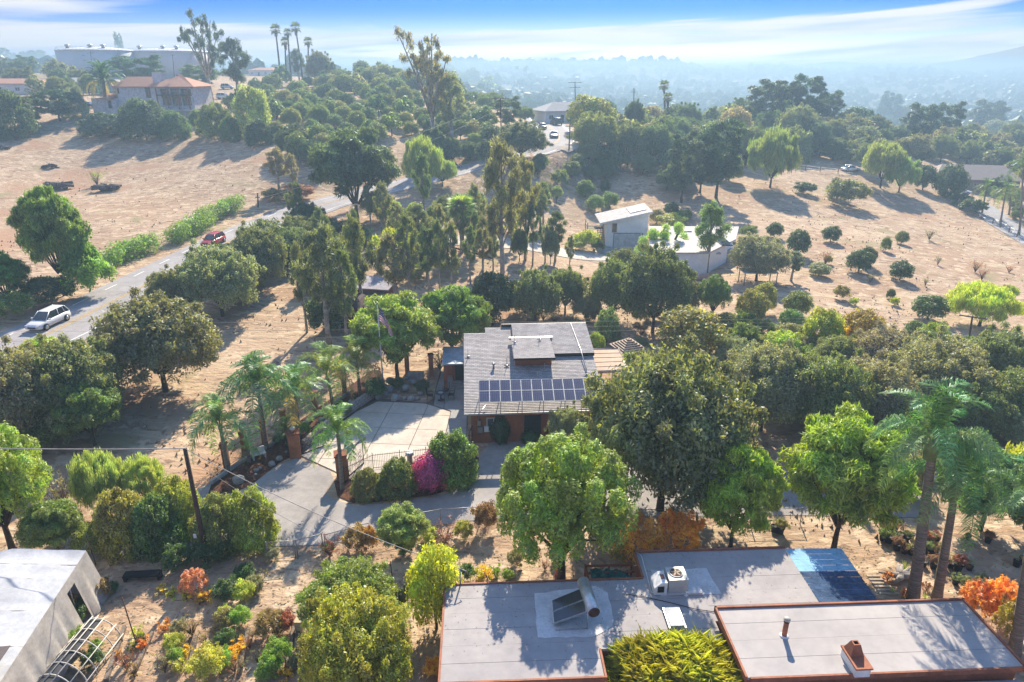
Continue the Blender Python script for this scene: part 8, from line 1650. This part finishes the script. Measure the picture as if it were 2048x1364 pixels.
# individual far trees and houses in the valley
def at(az_u, dist): x = (az_u - 1024) / F * dist * 1.0; return (x / 1.0, dist, H(x, dist))
def farfill(n, u0, u1, d0, d1, label, group, w_=(7, 13), kinds=('far',), cols=((.08, .11, .06), (.11, .14, .08), (.14, .15, .09)), name='valley_tree'):
    for k in range(n):
        u = rg.uniform(u0, u1); d = d0 * (d1 / d0) ** rg.random(); x = (u - 1024) / (F * c_) * d; z = H(x, d); p = rg.choice(PR[rg.choice(kinds)]); s = rg.uniform(*w_) / p.W
        o = inst(name, p.one if p.trunk else p.crown, None, (x, d, z - .3), (0, 0, rg.random() * 6), (s, s, s * rg.uniform(.7, 1.3)), rg.choice(cols)); tag(o, label, 'tree', group)
farfill(70, 1020, 2080, 420, 900, 'hazy tree among valley houses', 'valley trees in the haze'.replace('near side', 'closer side'))
def farwood(name, label, n, a0, a1, r0, r1, s0, s1, seed):
    g = np.random.default_rng(seed); a = np.radians(a0 + (a1 - a0) * g.random(n)); r = r0 * (r1 / r0) ** g.random(n); x, y = r * np.sin(a), r * np.cos(a); z = Hn(x, y); s = s0 + (s1 - s0) * g.random(n) ** 2 ; s *= (r / r0) ** .25
    ico = np.array([(0, 0, 1), (.89, 0, .45), (.28, .85, .45), (-.72, .53, .45), (-.72, -.53, .45), (.28, -.85, .45), (.72, .53, -.45), (-.28, .85, -.45), (-.89, 0, -.45), (-.28, -.85, -.45), (.72, -.53, -.45)])
    tri = np.array([(0, 1, 2), (0, 2, 3), (0, 3, 4), (0, 4, 5), (0, 5, 1), (1, 6, 2), (2, 7, 3), (3, 8, 4), (4, 9, 5), (5, 10, 1), (6, 7, 2), (7, 8, 3), (8, 9, 4), (9, 10, 5), (10, 6, 1)])
    nb = 4; off = g.normal(size=(n, nb, 3)) * [.55, .55, .35]; rr = .55 + .4 * g.random((n, nb)); C = np.stack([x, y, z + s * .9], -1)[:, None] + off * s[:, None, None]
    V = (C[:, :, None] + ico[None, None] * (rr * s[:, None])[..., None, None] * (1 + .2 * g.normal(size=(n, nb, 11, 1)))).reshape(-1, 3); Fq = (tri[None] + (np.arange(n * nb) * 11)[:, None, None]).reshape(-1, 3)
    o = inst(name, npmesh(name, V, Fq, LEAF), None, col=(.09, .12, .07)); o['kind'] = 'stuff'; return o
farwood('far_woods', '', 5200, -42, 44, 560, 2400, 3.0, 7.5, 1); farwood('far_woods', '', 3200, -42, 46, 2300, 3800, 7, 16, 2)
for k, (u, d, l) in enumerate([(1450, 700, 'pale flat house deep in the hazy valley beyond twin palms'), (1390, 620, 'white house roof glinting in the valley behind the palms'), (1600, 760, 'long pale house in the valley behind the ridge pines'), (1735, 640, 'pink-roofed house in the valley past the ridge pines'), (1840, 900, 'white-roofed house high in the hazy valley'), (1700, 950, 'far pale house under the hazy horizon'), (1950, 560, 'pale house in the valley behind the dark tall tree'), (1310, 1000, 'tiny white house near the hazy horizon centre'), (1260, 900, 'tiny pale house low in the distant haze'), (1520, 1100, 'distant white roof on the hazy hillside'), (2000, 1000, 'distant house at the edge of haze'), (1640, 600, 'cream house in front of the valley trees')]):
    x = (u - 1024) / (F * c_) * d; z = H(x, d); r = T('valley_house', l, 'house', (x, d, z), 0.1 * k); w2 = 9 + (k % 3) * 3; MB().box(-w2, w2, 0, 10, -1, 3.3).build('wall', STUCCO, r); hip(MB(), -w2, w2, 0, 10, 3.45, 2.2, .6).build('roof', [GREYR, TANR, mat('pale_roof', (.6, .58, .56), .7)][k % 3], r)
    for q in range(4): MB().box(-w2 + 2 + q * 4, -w2 + 3.6 + q * 4, -.06, -.003, 1, 2.4).build('window', GLASS, r)
# dry litter and weeds on the yard soil
def litter():
    g = np.random.default_rng(6); n = 9000; u = g.random(n); V = []; x = g.uniform(-26, 30, n); y = g.uniform(20, 34, n)
    ok = ~((x > -4) & (x < 24) & (y < 31)); x, y = x[ok], y[ok]; n = len(x); a = g.random(n) * 6.28; s = .03 + .07 * g.random(n) ** 2; d = np.stack([np.cos(a), np.sin(a), .4 * g.random(n)], -1) * s[:, None] * 1.4; e = np.stack([-np.sin(a), np.cos(a), .3 * g.normal(size=n)], -1) * s[:, None] * .6; p = np.stack([x, y, np.full(n, .03)], -1)
    V = np.stack([p - d, p + e, p + d, p - e], 1).reshape(-1, 3); o = inst('leaf_litter', npmesh('leaf_litter', V, np.arange(len(V)).reshape(-1, 4), mat('dry_straw', (0.40, 0.31, 0.19), 1)), None, col=(.30, .22, .12)); o['kind'] = 'stuff'
    n = 26000; r = 40 * (190 / 40) ** g.random(n); a = np.radians(g.uniform(-42, 42, n)); x, y = r * np.sin(a), r * np.cos(a); pat = np.sin(x * .21 + np.sin(y * .13) * 2) * np.sin(y * .17 + 1) + .5 * g.normal(size=n) > .35; x, y = x[pat], y[pat]
    near = ((x > -21) & (x < 10) & (y < 60)) ; 
    for p in RP[::2]: near |= (np.abs(y - p.y) < 4) & (np.abs(x - p.x) < 6.5)
    x, y = x[~near], y[~near]; n = len(x); z = Hn(x, y); a = g.random(n) * 6.28; s = .12 + .22 * g.random(n) ** 2
    d = np.stack([np.cos(a), np.sin(a), 0 * a], -1) * (s * .45)[:, None]; up = np.stack([.3 * g.normal(size=n), .3 * g.normal(size=n), np.ones(n)], -1) * s[:, None]; p = np.stack([x, y, z], -1)
    V = np.stack([p - d, p + d, p + up], 1).reshape(-1, 3); o = inst('dry_weeds', npmesh('dry_weeds', V, np.arange(len(V)).reshape(-1, 3), mat('dry_straw', (0.40, 0.31, 0.19), 1, var=0.3, scale=0.3)), None, col=(.34, .26, .15)); o['kind'] = 'stuff'
litter()

# ------------------------------------------------------------------ labels that single out each of the look-alikes
def singles():
    LM = [(712, 400, 'umbrella pine'), (868, 240, 'giant open eucalyptus'), (585, 170, 'tall fan palms'), (510, 240, 'pale yellow-green tree'), (848, 350, 'lime pepper tree'), (1003, 250, 'two-arm pole'), (1100, 260, 'far road bend'), (1332, 240, 'twin palms'), (1432, 330, 'tallest dark tree'), (1570, 230, 'ridge pines'), (1708, 245, 'clipped tree block'),
     (1925, 280, 'bare dirt strip'), (1780, 345, 'field-top pepper trees'), (1895, 370, 'ball-shaped tree'), (320, 210, 'tiled mansion'), (206, 190, 'date palm'), (90, 190, 'corner tile house'), (1250, 460, 'garage house'), (925, 440, 'stocky fan palm'), (1080, 660, 'shingled house'), (660, 600, 'long white trunk'), (1310, 850, 'great oak'), (1706, 690, 'golden bush'), (1870, 880, 'tall palm crown'),
     (1940, 680, 'crossarm pole'), (332, 700, 'slope oak'), (115, 640, 'white SUV'), (440, 560, 'red SUV'), (1950, 350, 'tan bungalow'), (1540, 300, 'terrace pepper tree'), (1845, 1120, 'palm trunks'), (1800, 1150, 'driftwood'), (1660, 960, 'feathery tree'), (2040, 1140, 'frame edge'), (1500, 620, 'lean-to roof'), (780, 170, 'crest dip'), (640, 300, 'orchard foot'), (1960, 520, 'reddish bare bushes'), (1480, 180, 'pale valley house'), (1840, 190, 'high white roof'), (1200, 210, 'squat fan palm'), (410, 1180, 'leaning pole'), (60, 1200, 'white tent'), (1830, 245, 'twin dark pines')]
    OR = 'first second third fourth fifth sixth seventh eighth ninth tenth eleventh twelfth thirteenth fourteenth fifteenth sixteenth seventeenth eighteenth nineteenth twentieth'.split() + ['next %d' % k for k in range(21, 60)]
    by = {}
    for o in COL.objects:
        if o.parent is None and 'label' in o: by.setdefault(o['label'], []).append(o)
    for lb, os_ in by.items():
        if len(os_) < 2: continue
        sub = {}
        for o in os_:
            x, y, z = o.location; zc = depth(x, y, z); u = 1024 + F * x / zc; v = 682 + F * (-(y * s_ + (z - CZ) * c_)) / zc
            i = min(range(len(LM)), key=lambda k: (LM[k][0] - u) ** 2 + (1.6 * (LM[k][1] - v)) ** 2); du, dv = u - LM[i][0], v - LM[i][1]
            side = 'uphill' if dv < -abs(du) * .6 else 'downhill' if dv > abs(du) * .6 else 'west' if du < 0 else 'east'
            sub.setdefault((i, side), []).append((du * du + dv * dv, o))
        for (i, side), L_ in sub.items():
            for k, (_, o) in enumerate(sorted(L_, key=lambda t: t[0])): o['label'] = '%s, %s %s of the %s' % (lb, OR[k], side, LM[i][2])
singles()
